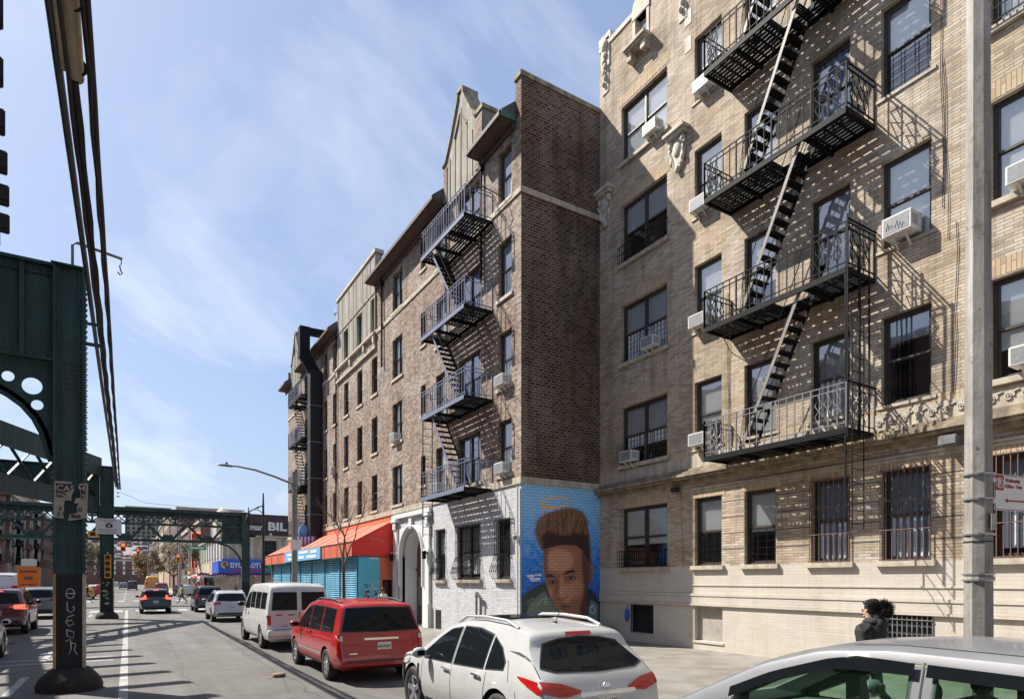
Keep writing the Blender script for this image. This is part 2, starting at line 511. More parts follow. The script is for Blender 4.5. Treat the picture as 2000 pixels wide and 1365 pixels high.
M['chrome'] = mat('chrome', (.75, .75, .76), 0.12, metal=1, var=0)
M['plastic'] = mat('black_plastic', (.022, .022, .024), 0.5, var=.2)
M['cglass'] = glass_mat('car_glass', (.3, .34, .34), refl=0.0, body=(.008, .010, .012), trans=0.0, rough=.03, top=.28)
M['cglass_green'] = glass_mat('green_tinted_car_glass', (.62, .80, .68), refl=0.02, body=(.022, .045, .034), trans=0.92, rough=.01, top=.35)
M['seat'] = mat('grey_car_seat', (.13, .13, .125), .8, var=.15, scale=9, bump=.2)
M['dash'] = mat('grey_green_dashboard', (.085, .095, .085), .7, var=.1)
M['tail'] = mat('tail_light_red', (.42, .012, .010), 0.15, var=.2, scale=40, coat=.6)
M['tail_on'] = emit('lit_brake_light', (1.0, .10, .05), 1.3)
M['clear'] = mat('clear_lamp', (.55, .53, .50), 0.15, var=.1, scale=40, coat=.5)
M['plate'] = mat('number_plate', (.62, .60, .50), 0.5, var=.06)
M['ink'] = mat('dark_ink', (.02, .03, .10), 0.6, var=.1)
M['bag'] = mat('blue_bag', (.02, .10, .50), 0.45, var=.2)
M['card'] = mat('cardboard', (.28, .19, .11), 0.8, var=.2)
M['halo'] = mat('marker_yellow', (.7, .7, .75), 0.6, var=.1)
M['chalk'] = mat('white_marker', (.55, .55, .52), 0.7, var=.2, scale=20)
M['lens_off'] = mat('dark_lens', (.03, .012, .01), 0.3, var=.3)
M['lens_red'] = emit('lit_red_lens', (1.0, .10, .04), 1.6)
M['street_green'] = mat('street_name_green', (.01, .30, .16), 0.5, var=.05)

def paintm(name, c, rough=.28, coat=.7, dirt=.10, metal=0.0):
    return mat(name, c, rough, metal=metal, var=dirt, scale=2.2, coat=coat)

# ================================================================ ground
def sidewalk_mat():
    m, t, b = base_mat('sidewalk_flags')
    n = t.nodes; l = t.links
    tc = n.new('ShaderNodeTexCoord')
    br = n.new('ShaderNodeTexBrick'); br.offset = 0.0; br.inputs['Scale'].default_value = 1
    br.inputs['Brick Width'].default_value = 1.5; br.inputs['Row Height'].default_value = 1.5; br.inputs['Mortar Size'].default_value = 0.012
    br.inputs['Color1'].default_value = (.20, .188, .168, 1); br.inputs['Color2'].default_value = (.23, .215, .19, 1); br.inputs['Mortar'].default_value = (.2, .18, .16, 1)
    l.new(tc.outputs['Object'], br.inputs['Vector'])
    nz = n.new('ShaderNodeTexNoise'); nz.inputs['Scale'].default_value = 1.6; nz.inputs['Detail'].default_value = 8; l.new(tc.outputs['Object'], nz.inputs['Vector'])
    rp = n.new('ShaderNodeValToRGB'); rp.color_ramp.elements[0].position = .3; rp.color_ramp.elements[1].position = .6
    rp.color_ramp.elements[0].color = (.68, .66, .64, 1)
    l.new(nz.outputs[0], rp.inputs[0])
    vo = n.new('ShaderNodeTexVoronoi'); vo.inputs['Scale'].default_value = 2.6; l.new(tc.outputs['Object'], vo.inputs['Vector'])
    r2 = n.new('ShaderNodeValToRGB'); r2.color_ramp.elements[0].position = .05; r2.color_ramp.elements[1].position = .075
    r2.color_ramp.elements[0].color = (.45, .43, .42, 1)
    l.new(vo.outputs['Distance'], r2.inputs[0])
    m1 = n.new('ShaderNodeMixRGB'); m1.blend_type = 'MULTIPLY'; m1.inputs[0].default_value = 1
    l.new(br.outputs[0], m1.inputs[1]); l.new(rp.outputs[0], m1.inputs[2])
    m2 = n.new('ShaderNodeMixRGB'); m2.blend_type = 'MULTIPLY'; m2.inputs[0].default_value = .8
    l.new(m1.outputs[0], m2.inputs[1]); l.new(r2.outputs[0], m2.inputs[2])
    l.new(m2.outputs[0], b.inputs['Base Color']); b.inputs['Roughness'].default_value = .85
    return m
M['sidewalk'] = sidewalk_mat()

def road_mat():
    m, t, b = base_mat('worn_asphalt')
    n = t.nodes; l = t.links
    tc = n.new('ShaderNodeTexCoord')
    def noise_(sc, det, st=(1, 1, 1)):
        mp = n.new('ShaderNodeMapping'); mp.inputs['Scale'].default_value = st; l.new(tc.outputs['Object'], mp.inputs[0])
        q = n.new('ShaderNodeTexNoise'); q.inputs['Scale'].default_value = sc; q.inputs['Detail'].default_value = det; q.inputs['Roughness'].default_value = .65
        l.new(mp.outputs[0], q.inputs['Vector']); return q.outputs[0]
    def ramp(s, a, b_, c0, c1):
        r = n.new('ShaderNodeValToRGB'); r.color_ramp.elements[0].position = a; r.color_ramp.elements[1].position = b_
        r.color_ramp.elements[0].color = c0; r.color_ramp.elements[1].color = c1; l.new(s, r.inputs[0]); return r.outputs[0]
    def mulc(a, b_, f=1):
        x = n.new('ShaderNodeMixRGB'); x.blend_type = 'MULTIPLY'; x.inputs[0].default_value = f; l.new(a, x.inputs[1]); l.new(b_, x.inputs[2]); return x.outputs[0]
    c = ramp(noise_(.5, 6), .3, .7, (.098, .094, .089, 1), (.155, .148, .138, 1))
    c = mulc(c, ramp(noise_(60, 3), .35, .65, (.8, .8, .8, 1), (1.15, 1.15, 1.15, 1)))
    c = mulc(c, ramp(noise_(.8, 4, (1.6, .07, 1)), .36, .6, (.80, .79, .78, 1), (1, 1, 1, 1)))
    vo = n.new('ShaderNodeTexVoronoi'); vo.feature = 'DISTANCE_TO_EDGE'; vo.inputs['Scale'].default_value = .33
    mp = n.new('ShaderNodeMixRGB'); mp.inputs[0].default_value = .12
    nn = n.new('ShaderNodeTexNoise'); nn.inputs['Scale'].default_value = 1.4; nn.inputs['Detail'].default_value = 5; l.new(tc.outputs['Object'], nn.inputs['Vector'])
    l.new(tc.outputs['Object'], mp.inputs[1]); l.new(nn.outputs['Color'], mp.inputs[2]); l.new(mp.outputs[0], vo.inputs['Vector'])
    c = mulc(c, ramp(vo.outputs['Distance'], .002, .008, (.5, .5, .5, 1), (1, 1, 1, 1)), .6)
    l.new(c, b.inputs['Base Color']); b.inputs['Roughness'].default_value = .8; b.inputs['Specular IOR Level'].default_value = .3
    bp = n.new('ShaderNodeBump'); bp.inputs['Strength'].default_value = .35; bp.inputs['Distance'].default_value = .01
    l.new(noise_(90, 2), bp.inputs['Height']); l.new(bp.outputs[0], b.inputs['Normal'])
    return m
M['road'] = road_mat()

def structure(o):
    o['kind'] = 'structure'
    return o
b = MB(); b.quad((-900, -600, -.02), (900, -600, -.02), (900, 1400, -.02), (-900, 1400, -.02))
structure(b.build('ground', M['concrete']))
b = MB(); b.quad((-9.6, -60, 0), (6.2, -60, 0), (6.2, 420, 0), (-9.6, 420, 0))
b.quad((-90, 54.5, -.004), (90, 54.5, -.004), (90, 74, -.004), (-90, 74, -.004))
structure(b.build('road', M['road']))
def slab(name, x0, x1, y0, y1, m):
    b = MB()
    b.box(x0, x1, y0, y1, -.1, .15)
    return structure(b.build(name, m))
slab('sidewalk', 6.0, 16.0, -60, 54.0, M['sidewalk'])
slab('sidewalk', 8.2, 40.0, 74.4, 420, M['sidewalk'])
slab('sidewalk', -14.0, -9.4, -60, 54.0, M['sidewalk'])
slab('sidewalk', -14.0, -9.4, 74.4, 420, M['sidewalk'])
b = MB(); b.box(5.84, 6.0, -60, 54.0, -.1, .154); b.box(-9.4, -9.24, -60, 54, -.1, .154)
structure(b.build('kerb', M['stone_light']))
# painted markings
b = MB()
def mark(x0, x1, y0, y1, z=.004):
    b.quad((x0, y0, z), (x1, y0, z), (x1, y1, z), (x0, y1, z))
y = 3.0
mark(-.16, .0, 3.0, 53.0)
for k in range(7):
    mark(-2.05, -1.9, 9 + k * 6.0, 11.8 + k * 6)
for k in range(7):
    mark(-5.6, -5.45, 8 + k * 7.0, 11 + k * 7)
for k in range(11):       # zebra across the avenue
    mark(-9.0 + k * 1.35, -8.4 + k * 1.35, 50.5, 53.6, .005)
    mark(-9.0 + k * 1.35, -8.4 + k * 1.35, 75.0, 78.2, .005)
mark(-3.4, -.35, 20.4, 20.6); mark(-3.4, -.35, 21.4, 21.6); mark(-3.4, -3.2, 20.4, 21.6)
for k in range(24):
    mark(-.4, -.25, 82 + k * 9, 86 + k * 9)
structure(b.build('road_markings', M['paint']))
b = MB()
b.quad((.6, 30, .003), (2.4, 30, .003), (2.5, 33.5, .003), (.6, 33.2, .003))
b.quad((-4.4, 24, .003), (-2.9, 24, .003), (-2.9, 27.5, .003), (-4.4, 27.5, .003))
structure(b.build('asphalt_patch', M['asphalt']))
def manhole(x, y, label):
    b = MB(); b.lathe([(.36, 0), (.36, .008), (.32, .010), (.30, .006), (.0, .006)], (0, 0, 0), 28)
    for k in range(-3, 4):
        b.box(-.26, .26, k * .075 - .012, k * .075 + .012, .006, .011)
    o = b.build('manhole_cover', M['tar'], loc=(x, y, .002)); tag(o, label, 'manhole cover', 'manhole covers in the road')
rgc = random.Random(17)
for k, (x, y0, y1) in enumerate(((1.15, 4, 26), (3.05, 9, 44), (-.9, 22, 52), (.5, 28, 50), (-6.4, 14, 50))):
    b = MB(); y = y0; xx = x
    while y < y1:
        y2 = y + rgc.uniform(.3, .9); x2 = x + rgc.uniform(-.12, .12); w = rgc.uniform(.005, .014)
        b.quad((xx - w, y, .0035 + k * .0002), (xx + w, y, .0035 + k * .0002), (x2 + w, y2, .0035 + k * .0002), (x2 - w, y2, .0035 + k * .0002)); y = y2; xx = x2
    structure(b.build('tar_seam', M['tar']))
manhole(-3.6, 27.5, 'round iron manhole cover in the shaded lane left of the front column')
manhole(1.3, 38.5, 'round iron manhole cover in the sunlit lane behind the dark hatchback')
b = MB()
b.ball((0, 0, .05), .14, .1, .05); b.ball((.1, .06, .04), .09, .06, .05); b.box(-.25, -.1, -.05, .05, .002, .01)
tag(b.build('litter', M['card'], loc=(2.9, 14.9, 0)), 'crumpled brown litter on the asphalt beside the red minivan', 'litter')

# ================================================================ building kit (local frame: x along the wall, outward is -y, z up)
def wall_grid(b, x0, x1, z0, z1, holes, y=0.0, depth=0.22):
    hs = [h for h in holes if h[0] < x1 and h[1] > x0 and h[2] < z1 and h[3] > z0]
    xs = sorted(set([x0, x1] + [min(max(v, x0), x1) for h in hs for v in h[:2]]))
    zs = sorted(set([z0, z1] + [min(max(v, z0), z1) for h in hs for v in h[2:]]))
    def inside(cx, cz):
        return any(h[0] < cx < h[1] and h[2] < cz < h[3] for h in hs)
    for j in range(len(zs) - 1):
        i = 0
        while i < len(xs) - 1:
            if inside((xs[i] + xs[i + 1]) / 2, (zs[j] + zs[j + 1]) / 2):
                i += 1; continue
            k = i
            while k < len(xs) - 1 and not inside((xs[k] + xs[k + 1]) / 2, (zs[j] + zs[j + 1]) / 2): k += 1
            b.quad((xs[i], y, zs[j]), (xs[k], y, zs[j]), (xs[k], y, zs[j + 1]), (xs[i], y, zs[j + 1]))
            i = k
    for h in hs:
        a, c, lo, hi = max(h[0], x0), min(h[1], x1), max(h[2], z0), min(h[3], z1)
        d = y + depth
        if h[0] >= x0: b.quad((a, y, lo), (a, y, hi), (a, d, hi), (a, d, lo))
        if h[1] <= x1: b.quad((c, y, lo), (c, d, lo), (c, d, hi), (c, y, hi))
        if h[3] <= z1: b.quad((a, y, hi), (c, y, hi), (c, d, hi), (a, d, hi))
        if h[2] >= z0: b.quad((a, y, lo), (a, d, lo), (c, d, lo), (c, y, lo))

_wc = {}
def win_meshes(w, h, double, deep):
    key = (round(w, 2), round(h, 2), double, deep)
    if key in _wc: return _wc[key]
    f = MB(); g = MB()
    y0, y1 = deep, deep + .10
    t = .065
    f.box(0, t, y0, y1, 0, h); f.box(w - t, w, y0, y1, 0, h)
    f.box(t, w - t, y0, y1, h - t, h); f.box(t, w - t, y0, y1, 0, t * .9)
    bays = [(t, w - t)] if not double else [(t, w / 2 - .035), (w / 2 + .035, w - t)]
    if double: f.box(w / 2 - .035, w / 2 + .035, y0 - .01, y1, t * .9, h - t)
    s = .045
    mid = h * .5
    for a, c in bays:
        yu0, yu1 = y0 + .02, y0 + .055
        yl0, yl1 = y0 + .055, y0 + .09
        f.box(a, a + s, yu0, yu1, mid, h - t); f.box(c - s, c, yu0, yu1, mid, h - t); f.box(a + s, c - s, yu0, yu1, h - t - s, h - t); f.box(a + s, c - s, yu0, yu1, mid - .02, mid + s * .7)
        f.box(a, a + s, yl0, yl1, t * .9, mid); f.box(c - s, c, yl0, yl1, t * .9, mid); f.box(a + s, c - s, yl0, yl1, t * .9, t * .9 + s); f.box(a + s, c - s, yl0, yl1, mid - s * .7, mid + .019)
        yg = y0 + .04
        g.quad((a + s, yg, mid), (c - s, yg, mid), (c - s, yg, h - t - s), (a + s, yg, h - t - s))
        yg = y0 + .072
        g.quad((a + s, yg, t + s * .8), (c - s, yg, t + s * .8), (c - s, yg, mid - s * .7), (a + s, yg, mid - s * .7))
    fo = f.build('window', M['frame']); fm = fo.data; bpy.data.objects.remove(fo)
    go = g.build('pane', M['glass']); gm = go.data; bpy.data.objects.remove(go)
    _wc[key] = (fm, gm)
    return _wc[key]

_bc = {}
def blind_mesh(kind, w, h, f):
    key = (kind, round(w, 2), round(h, 2), round(f, 2))
    if key in _bc: return _bc[key]
    b = MB()
    z0 = h * (1 - f)
    if kind == 'blind':
        b.box(.08, w - .08, .0, .012, z0, h - .08)
        m = M['blind']
    else:
        n = max(6, int(w / .05))
        for i in range(n):
            xa = .07 + (w - .14) * i / n; xb = .07 + (w - .14) * (i + 1) / n
            ya = .03 * math.sin(i * 1.9); yb = .03 * math.sin((i + 1) * 1.9)
            b.quad((xa, ya, z0), (xb, yb, z0), (xb, yb, h - .08), (xa, ya, h - .08))
        m = M['curtain'] if kind == 'curtain' else M['curtain2']
    o = b.build('blind', m); me = o.data; bpy.data.objects.remove(o)
    _bc[key] = me
    return me

_sc = {}
def sub(name, parent, me, loc=(0, 0, 0)):
    o = bpy.data.objects.new(name, me); o.location = loc
    return link(o, parent)

def simple_mesh(key, fn, m):
    if key in _sc: return _sc[key]
    b = MB(); fn(b)
    o = b.build(key[0] if isinstance(key, tuple) else key, m); me = o.data; bpy.data.objects.remove(o)
    _sc[key] = me
    return me

wr = random.Random(3)
def window(root, x0, x1, z0, z1, double=False, deep=.12, sill=None, cover=None, guard=None, lintel=None):
    w, h = x1 - x0, z1 - z0
    fm, gm = win_meshes(w, h, double, deep)
    o = sub('window', root, fm, (x0, 0, z0))
    sub('pane', o, gm)
    if cover is None:
        r = wr.random()
        cover = ('blind', wr.choice([.5, .62, .95, .95])) if r < .45 else (('curtain', .96) if r < .72 else (('curtain2', .96) if r < .82 else None))
    if cover:
        sub('blind' if cover[0] == 'blind' else 'curtain', o, blind_mesh(cover[0], w, h, cover[1]), (0, deep + .075, 0))
    if sill:
        pr, th = sill
        sub('sill', o, simple_mesh(('sill', round(w, 2), pr, th), lambda b: b.box(-.1, w + .1, -pr, .1, -th, -.002), M['stone']))
    if lintel:
        sub('lintel', o, simple_mesh(('lintel', round(w, 2)), lambda b: b.box(-.12, w + .12, -.006, .05, h + .001, h + lintel), M['beige_soldier']))
    if guard == 'bars':
        def fn(b):
            n = int(w / .115)
            for i in range(n + 1):
                xx = w * i / n
                b.bar((xx, -.05, -.04), (xx, -.05, h + .05), .016)
            for zz in (.02, h * .34, h * .66, h):
                b.bar((-.02, -.062, zz), (w + .02, -.062, zz), .02)
        sub('window_guard', o, simple_mesh(('guard', round(w, 2), round(h, 2)), fn, M['iron_rust']))
    if guard == 'low':
        def fn(b):
            n = int(w / .1)
            hh = h * .27
            for i in range(n + 1):
                xx = -.03 + (w + .06) * i / n
                b.bar((xx, -.14, .02), (xx, -.14, hh), .014)
            for zz in (.02, hh * .5, hh):
                b.bar((-.05, -.14, zz), (w + .05, -.14, zz), .018)
            b.bar((-.05, -.14, hh), (-.05, .02, hh), .018); b.bar((w + .05, -.14, hh), (w + .05, .02, hh), .018)
            b.bar((-.05, -.14, .02), (-.05, .02, .02), .018); b.bar((w + .05, -.14, .02), (w + .05, .02, .02), .018)
        sub('window_guard', o, simple_mesh(('lowguard', round(w, 2), round(h, 2)), fn, M['iron']))
    if guard == 'inner':
        def fn(b):
            hh = h * .44
            for k in range(5):
                b.bar((.06, deep - .004, .1 + hh * k / 5), (w - .06, deep - .004, .1 + hh * k / 5), .010)
            for q in (.12, w * .36, w * .64, w - .12):
                b.bar((q, deep - .006, .06), (q, deep - .006, .1 + hh), .013)
        sub('window_guard', o, simple_mesh(('inner', round(w, 2), round(h, 2)), fn, M['iron']))
    if guard == 'belly':
        def fn(b):
            n = int(w / .12)
            for i in range(n + 1):
                xx = w * i / n
                b.tube([(xx, -.08, h), (xx, -.08, h * .42), (xx, -.2, h * .26), (xx, -.3, h * .12), (xx, -.16, .0)], .011, 5)
                if i < n:
                    xm = xx + w / n / 2
                    b.tube([(xx, -.09, h * .42), (xm, -.2, h * .3), (xx + w / n, -.1, h * .42)], .008, 4)
                    b.tube([(xx, -.28, h * .12), (xm, -.22, h * .24), (xx + w / n, -.28, h * .12)], .008, 4)
            for zz, yy in ((h, -.08), (h * .7, -.08), (h * .42, -.08), (h * .12, -.3), (0, -.16)):
                b.bar((-.02, yy, zz), (w + .02, yy, zz), .018)
            for zz, yy in ((h, -.08), (h * .42, -.08), (.0, -.16)):
                b.bar((-.01, yy, zz), (-.01, .03, zz), .018); b.bar((w + .01, yy, zz), (w + .01, .03, zz), .018)
        sub('window_guard', o, simple_mesh(('belly', round(w, 2), round(h, 2)), fn, M['iron']))
    return o

SPLIT = {'mortar_joint', 'tail_light', 'strap', 'stucco_cornice', 'entrance_lantern', 'bracket', 'door_glass', 'basement_sill', 'quoin', 'clamp', 'post', 'side_pilaster', 'side_window',
         'shop_window', 'end_window', 'flag', 'hanging_goods', 'base_moulding', 'seam', 'leg', 'guide_rod', 'cable_insulator', 'soil', 'side_vent', 'coping', 'entrance_pilaster', 'gable_side',
         'handle', 'pole', 'stucco_batten', 'gable_coping', 'window', 'pilaster', 'painted_sunlit_edge', 'fascia_emblem', 'ladder_bracket', 'sign_legend', 'carved_drop', 'parapet'} - {'carved_drop', 'gable_coping', 'painted_sunlit_edge'}
def P(root, name, fn, m, **k):
    b = MB(); fn(b)
    if name not in SPLIT:
        return b.build(name, m, root, **k)
    par = list(range(len(b.v)))
    def find(i):
        while par[i] != i:
            par[i] = par[par[i]]; i = par[i]
        return i
    for f in b.f:
        r0 = find(f[0])
        for i in f[1:]: par[find(i)] = r0
    comps = {}
    for i in range(len(b.v)): comps.setdefault(find(i), []).append(i)
    cl = []
    for vs in comps.values():
        lo = [min(b.v[i][q] for i in vs) - .008 for q in range(3)]; hi = [max(b.v[i][q] for i in vs) + .008 for q in range(3)]
        cl.append([lo, hi, set(vs)])
    done = False
    while not done:
        done = True
        for i in range(len(cl)):
            for j in range(i + 1, len(cl)):
                A, B = cl[i], cl[j]
                if all(A[0][q] <= B[1][q] and B[0][q] <= A[1][q] for q in range(3)):
                    A[0] = [min(A[0][q], B[0][q]) for q in range(3)]; A[1] = [max(A[1][q], B[1][q]) for q in range(3)]; A[2] |= B[2]
                    cl.pop(j); done = False; break
            if not done: break
    if len(cl) > 90 or len(cl) == 1:
        return b.build(name, m, root, **k)
    first = None
    for lo, hi, vset in cl:
        idx = sorted(vset); mp_ = {v: n_ for n_, v in enumerate(idx)}
        nb = MB(); nb.v = [b.v[i] for i in idx]; nb.f = [tuple(mp_[i] for i in f) for f in b.f if f[0] in vset]; nb.m = [0] * len(nb.f)
        o = nb.build(name, m, root, **k)
        first = first or o
    return first
# ================================================================ beige apartment building
def cartouche(b, x, zt, s=1.0):
    """stone ledge over a carved shield"""
    b.box(x - .42 * s, x + .42 * s, -.30, .0, zt - .09, zt)
    b.box(x - .36 * s, x + .36 * s, -.22, .0, zt - .19, zt - .09)
    b.prism([(x - .26 * s, zt - .19), (x - .30 * s, zt - .6), (x - .2 * s, zt - 1.0), (x, zt - 1.25), (x + .2 * s, zt - 1.0), (x + .3 * s, zt - .6), (x + .26 * s, zt - .19)], -.09, 0)
    b.ball((x, -.09, zt - .55), .17, .08, .25, 10, 7)
    for q in (-1, 1):
        b.ball((x + q * .24, -.1, zt - .35), .09, .09, .12)
        b.ball((x + q * .22, -.08, zt - .85), .08, .07, .13)
        b.tube([(x + q * .2, -.1, zt - .25), (x + q * .32, -.12, zt - .5), (x + q * .2, -.1, zt - .75), (x + q * .12, -.08, zt - 1.05)], .035, 6)
    b.ball((x, -.08, zt - 1.15), .09, .07, .14)

BG = thing('apartment_building', 'tall beige brick apartment building with cream painted base beside the mural wall', 'building', (14.4, 17.5, 0), -math.pi / 2, 'apartment buildings')
BW = 33.0
cA = (1.15, 3.28); cB = (4.40, 5.40); cC = (6.17, 7.15); cD = (8.13, 9.12); cE = (9.83, 10.86); cF = (11.92, 14.0)
rows = [(2.62, 4.62), (6.08, 8.05), (9.55, 11.52), (12.95, 14.95), (16.38, 18.3)]
cols_ = [(cA, True), (cB, False), (cC, False), (cD, False), (cE, False), (cF, True), ((15.2, 16.2), False), ((17.4, 18.4), False), ((19.4, 20.4), False), ((21.6, 22.6), False), ((23.8, 25.9), True), ((27.2, 28.2), False), ((29.5, 30.5), False)]
bas = [(1.64, 2.68, .46, 1.38), (4.4, 5.43, .41, 1.42), (9.87, 10.9, .4, 1.5), (15.2, 16.2, .4, 1.4)]
holes = [(c[0], c[1], r[0], r[1]) for c, d in cols_ for r in rows]
niche = (1.88, 2.36, 19.85, 20.8)
P(BG, 'painted_base', lambda b: wall_grid(b, 0, BW, 0, 2.6, bas), M['cream'])
def fn(b):
    wall_grid(b, 0, BW, 2.6, 21.0, holes + [niche])
    b.quad((0, 0, 0), (0, 12, 0), (0, 12, 21), (0, 0, 21)); b.quad((BW, 0, 0), (BW, 0, 21), (BW, 12, 21), (BW, 12, 0))
    b.quad((0, 12, 0), (BW, 12, 0), (BW, 12, 21), (0, 12, 21))
P(BG, 'wall', fn, M['beige'])
def fn(b):    # back of the parapet, with the same slot
    wall_grid(b, 0, BW, 19.0, 21.0, [niche], y=.3, depth=.001)
P(BG, 'parapet', fn, M['beige'])
P(BG, 'roof', lambda b: b.quad((0, .3, 19.0), (BW, .3, 19.0), (BW, 12, 19.0), (0, 12, 19.0)), M['slate'])
P(BG, 'interior', lambda b: b.quad((0.02, .9, 0.1), (BW - .1, .9, 0.1), (BW - .1, .9, 18.9), (0.02, .9, 18.9)), M['room'])
def fn(b):
    b.box(.0, 1.85, -.04, .34, 20.98, 21.14); b.box(2.4, BW, -.04, .34, 20.98, 21.14)
    b.prism([(1.72, 20.8), (1.72, 21.1), (1.8, 21.35), (2.0, 21.5), (2.25, 21.5), (2.45, 21.35), (2.53, 21.1), (2.53, 20.8)], -.05, .35)
    b.box(1.74, 1.86, -.03, .32, 19.9, 20.82); b.box(2.39, 2.5, -.03, .32, 19.9, 20.82)
    b.box(0.0, .62, -.05, .34, 21.14, 21.42); b.box(3.75, 4.25, -.05, .34, 21.14, 21.5)
P(BG, 'coping', fn, M['stone_light'])
def fn(b):
    b.box(1.62, 2.62, -.38, -.003, 19.72, 19.82); b.box(1.66, 2.58, -.32, -.003, 19.64, 19.72)
    b.box(1.7, 1.9, -.26, -.003, 19.36, 19.64); b.box(2.34, 2.54, -.26, -.003, 19.36, 19.64)
P(BG, 'balconet', fn, M['stone'])
def drop(b, x, z):
    b.box(x - .22, x + .22, -.05, -.002, z - .5, z + .5)
    b.ball((x, -.08, z + .25), .16, .1, .22, 8, 6)
    for k in range(6):
        b.ball((x + .03 * (-1) ** k, -.08, z - .1 - k * .2), .1 - .008 * k, .07, .11, 7, 5)
    b.box(x - .16, x + .16, -.03, -.002, z - 1.4, z - .5)
for x_, z_ in ((.34, 20.75), (3.95, 20.6)):
    P(BG, 'carved_drop', lambda b: drop(b, x_, z_), M['stone_light'], smooth=50)
for x_ in (.36, 3.78):
    P(BG, 'cartouche', lambda b: cartouche(b, x_, 15.9), M['stone_light'], smooth=50)
P(BG, 'quoin', lambda b: [b.box(4.02, 4.28, -.012, .0, z, z + .45) for z in (18.1, 18.9, 19.6)], M['stone_light'])
def fn(b):
    b.box(-.05, BW, -.10, -.002, 5.10, 5.20)
    b.box(-.05, BW, -.24, -.002, 5.20, 5.27)
    b.box(-.05, BW, -.30, -.002, 5.27, 5.36)
    b.box(-.05, BW, -.20, -.002, 5.36, 5.44)
    b.box(-.05, BW, -.10, -.002, 5.44, 5.52)
P(BG, 'cornice', fn, M['stone_dirty'], bevel=.01)
P(BG, 'frieze', lambda b: b.box(0, BW, -.022, -.002, 5.52, 5.90), M['stone'])
def fn(b):
    x = 9.7
    while x < 15:
        pts = []
        for k in range(15):
            t = k / 14 * 3.6 * math.pi
            r = .085 * (1 - k / 17)
            pts.append((x + .1 + r * math.cos(t), -.035, 5.70 + r * math.sin(t)))
        b.tube(pts, .016, 5)
        b.tube([(x + .185, -.035, 5.70), (x + .2, -.035, 5.79), (x + .27, -.035, 5.82)], .014, 5)
        x += .27
P(BG, 'scroll_frieze', fn, M['stone_light'], smooth=50)
cur = .02
for a, c in sorted([(c[0] - .02, c[1] + .02) for c, d in cols_]) + [(BW, BW)]:
    P(BG, 'soldier_course', lambda b: b.box(cur, a, -.006, .02, 5.90, 6.06), M['beige_soldier']); cur = c
P(BG, 'string_course', lambda b: (b.box(4.3, BW, -.06, -.002, 4.86, 4.92), b.box(4.3, BW, -.03, -.002, 4.78, 4.86)), M['stone'], bevel=.006)
def fn(b):
    b.box(-.0, BW, -.05, -.002, 1.72, 1.80); b.box(0, BW, -.032, -.002, 1.50, 1.72); b.box(0, BW, -.06, -.002, 1.44, 1.50)
    b.box(4.3, BW, -.02, -.002, 2.02, 2.07)
P(BG, 'base_moulding', fn, M['cream'], bevel=.006)
def fn(b):       # rusticated joints of the ground storey
    for z in (3.05, 3.5, 3.95, 4.4):
        cur = 4.3
        for a, c in [c_ for c_, d in cols_ if c_[0] > 4.2] + [(BW, BW)]:
            if a - cur > .1: b.box(cur + .02, a - .02, -.004, .0, z, z + .022)
            cur = c
P(BG, 'mortar_joint', fn, M['tar'])
wcover = {(0, 4): ('blind', .95), (0, 3): ('curtain', .5), (0, 2): ('curtain', .96), (0, 1): ('curtain', .7), (0, 0): None,
          (1, 4): ('blind', .95), (1, 3): ('blind', .9), (1, 2): ('blind', .95), (1, 1): ('blind', .62), (1, 0): ('blind', .52),
          (2, 4): ('blind', .96), (2, 3): ('blind', .96), (2, 2): ('blind', .7), (2, 1): ('blind', .96), (2, 0): ('blind', .56),
          (3, 4): ('curtain', .7), (3, 3): ('curtain2', .9), (3, 2): ('curtain', .8), (3, 1): ('curtain', .96), (3, 0): ('curtain2', .96),
          (4, 4): ('blind', .5), (4, 3): ('blind', .55), (4, 2): ('blind', .95), (4, 1): ('curtain2', .3), (4, 0): ('curtain2', .96),
          (5, 4): ('blind', .9), (5, 3): ('blind', .9), (5, 2): ('blind', .95), (5, 1): ('blind', .7), (5, 0): ('curtain2', .9)}
gd = {(0, 0): 'low', (0, 3): 'low', (1, 0): 'inner', (2, 0): 'inner', (3, 0): 'bars', (4, 0): 'bars', (5, 0): 'bars', (4, 3): 'inner', (4, 1): None, (0, 2): 'inner', (0, 1): 'inner', (5, 3): 'low'}
for i, (c, d) in enumerate(cols_):
    for j, r in enumerate(rows):
        window(BG, c[0], c[1], r[0], r[1], double=d, cover=wcover.get((i, j), None) if i < 6 else None,
               sill=(.09, .12) if (i in (0, 5) or j == 0) else (.03, .07), guard=gd.get((i, j)),
               lintel=.34 if (j in (0, 1, 2, 4) and i in (0, 5)) or j == 0 else (.24 if i in (0, 5) else None))
for i, h in enumerate(bas):
    w_, hh = h[1] - h[0], h[3] - h[2]
    if i == 1:
        P(BG, 'basement_panel', lambda b: b.box(h[0], h[1], .14, .17, h[2], h[3]), M['concrete'])
    else:
        P(BG, 'basement_window', lambda b: (b.box(h[0], h[1], .16, .18, h[2], h[3]), b.box(h[0], h[0] + .06, .1, .16, h[2], h[3]), b.box(h[1] - .06, h[1], .1, .16, h[2], h[3])), M['room'])
        def fn(b):
            n = int(w_ / .1)
            for k in range(n + 1):
                xx = h[0] + .01 + (w_ - .02) * k / n
                b.bar((xx, -.015, h[2] + .02), (xx, -.015, h[3]), .018)
                if i == 2 and k < n:
                    for q in range(5):
                        zz = h[2] + .1 + q * .17
                        b.tube([(xx, -.015, zz), (xx + .05, -.02, zz + .05), (xx + .1, -.015, zz)], .008, 4)
            for zz in (h[2] + .04, h[3] - .16, h[3] - .02): b.bar((h[0], -.03, zz), (h[1], -.03, zz), .02)
        P(BG, 'basement_grille', fn, M['iron_grey'] if i == 2 else M['iron'])
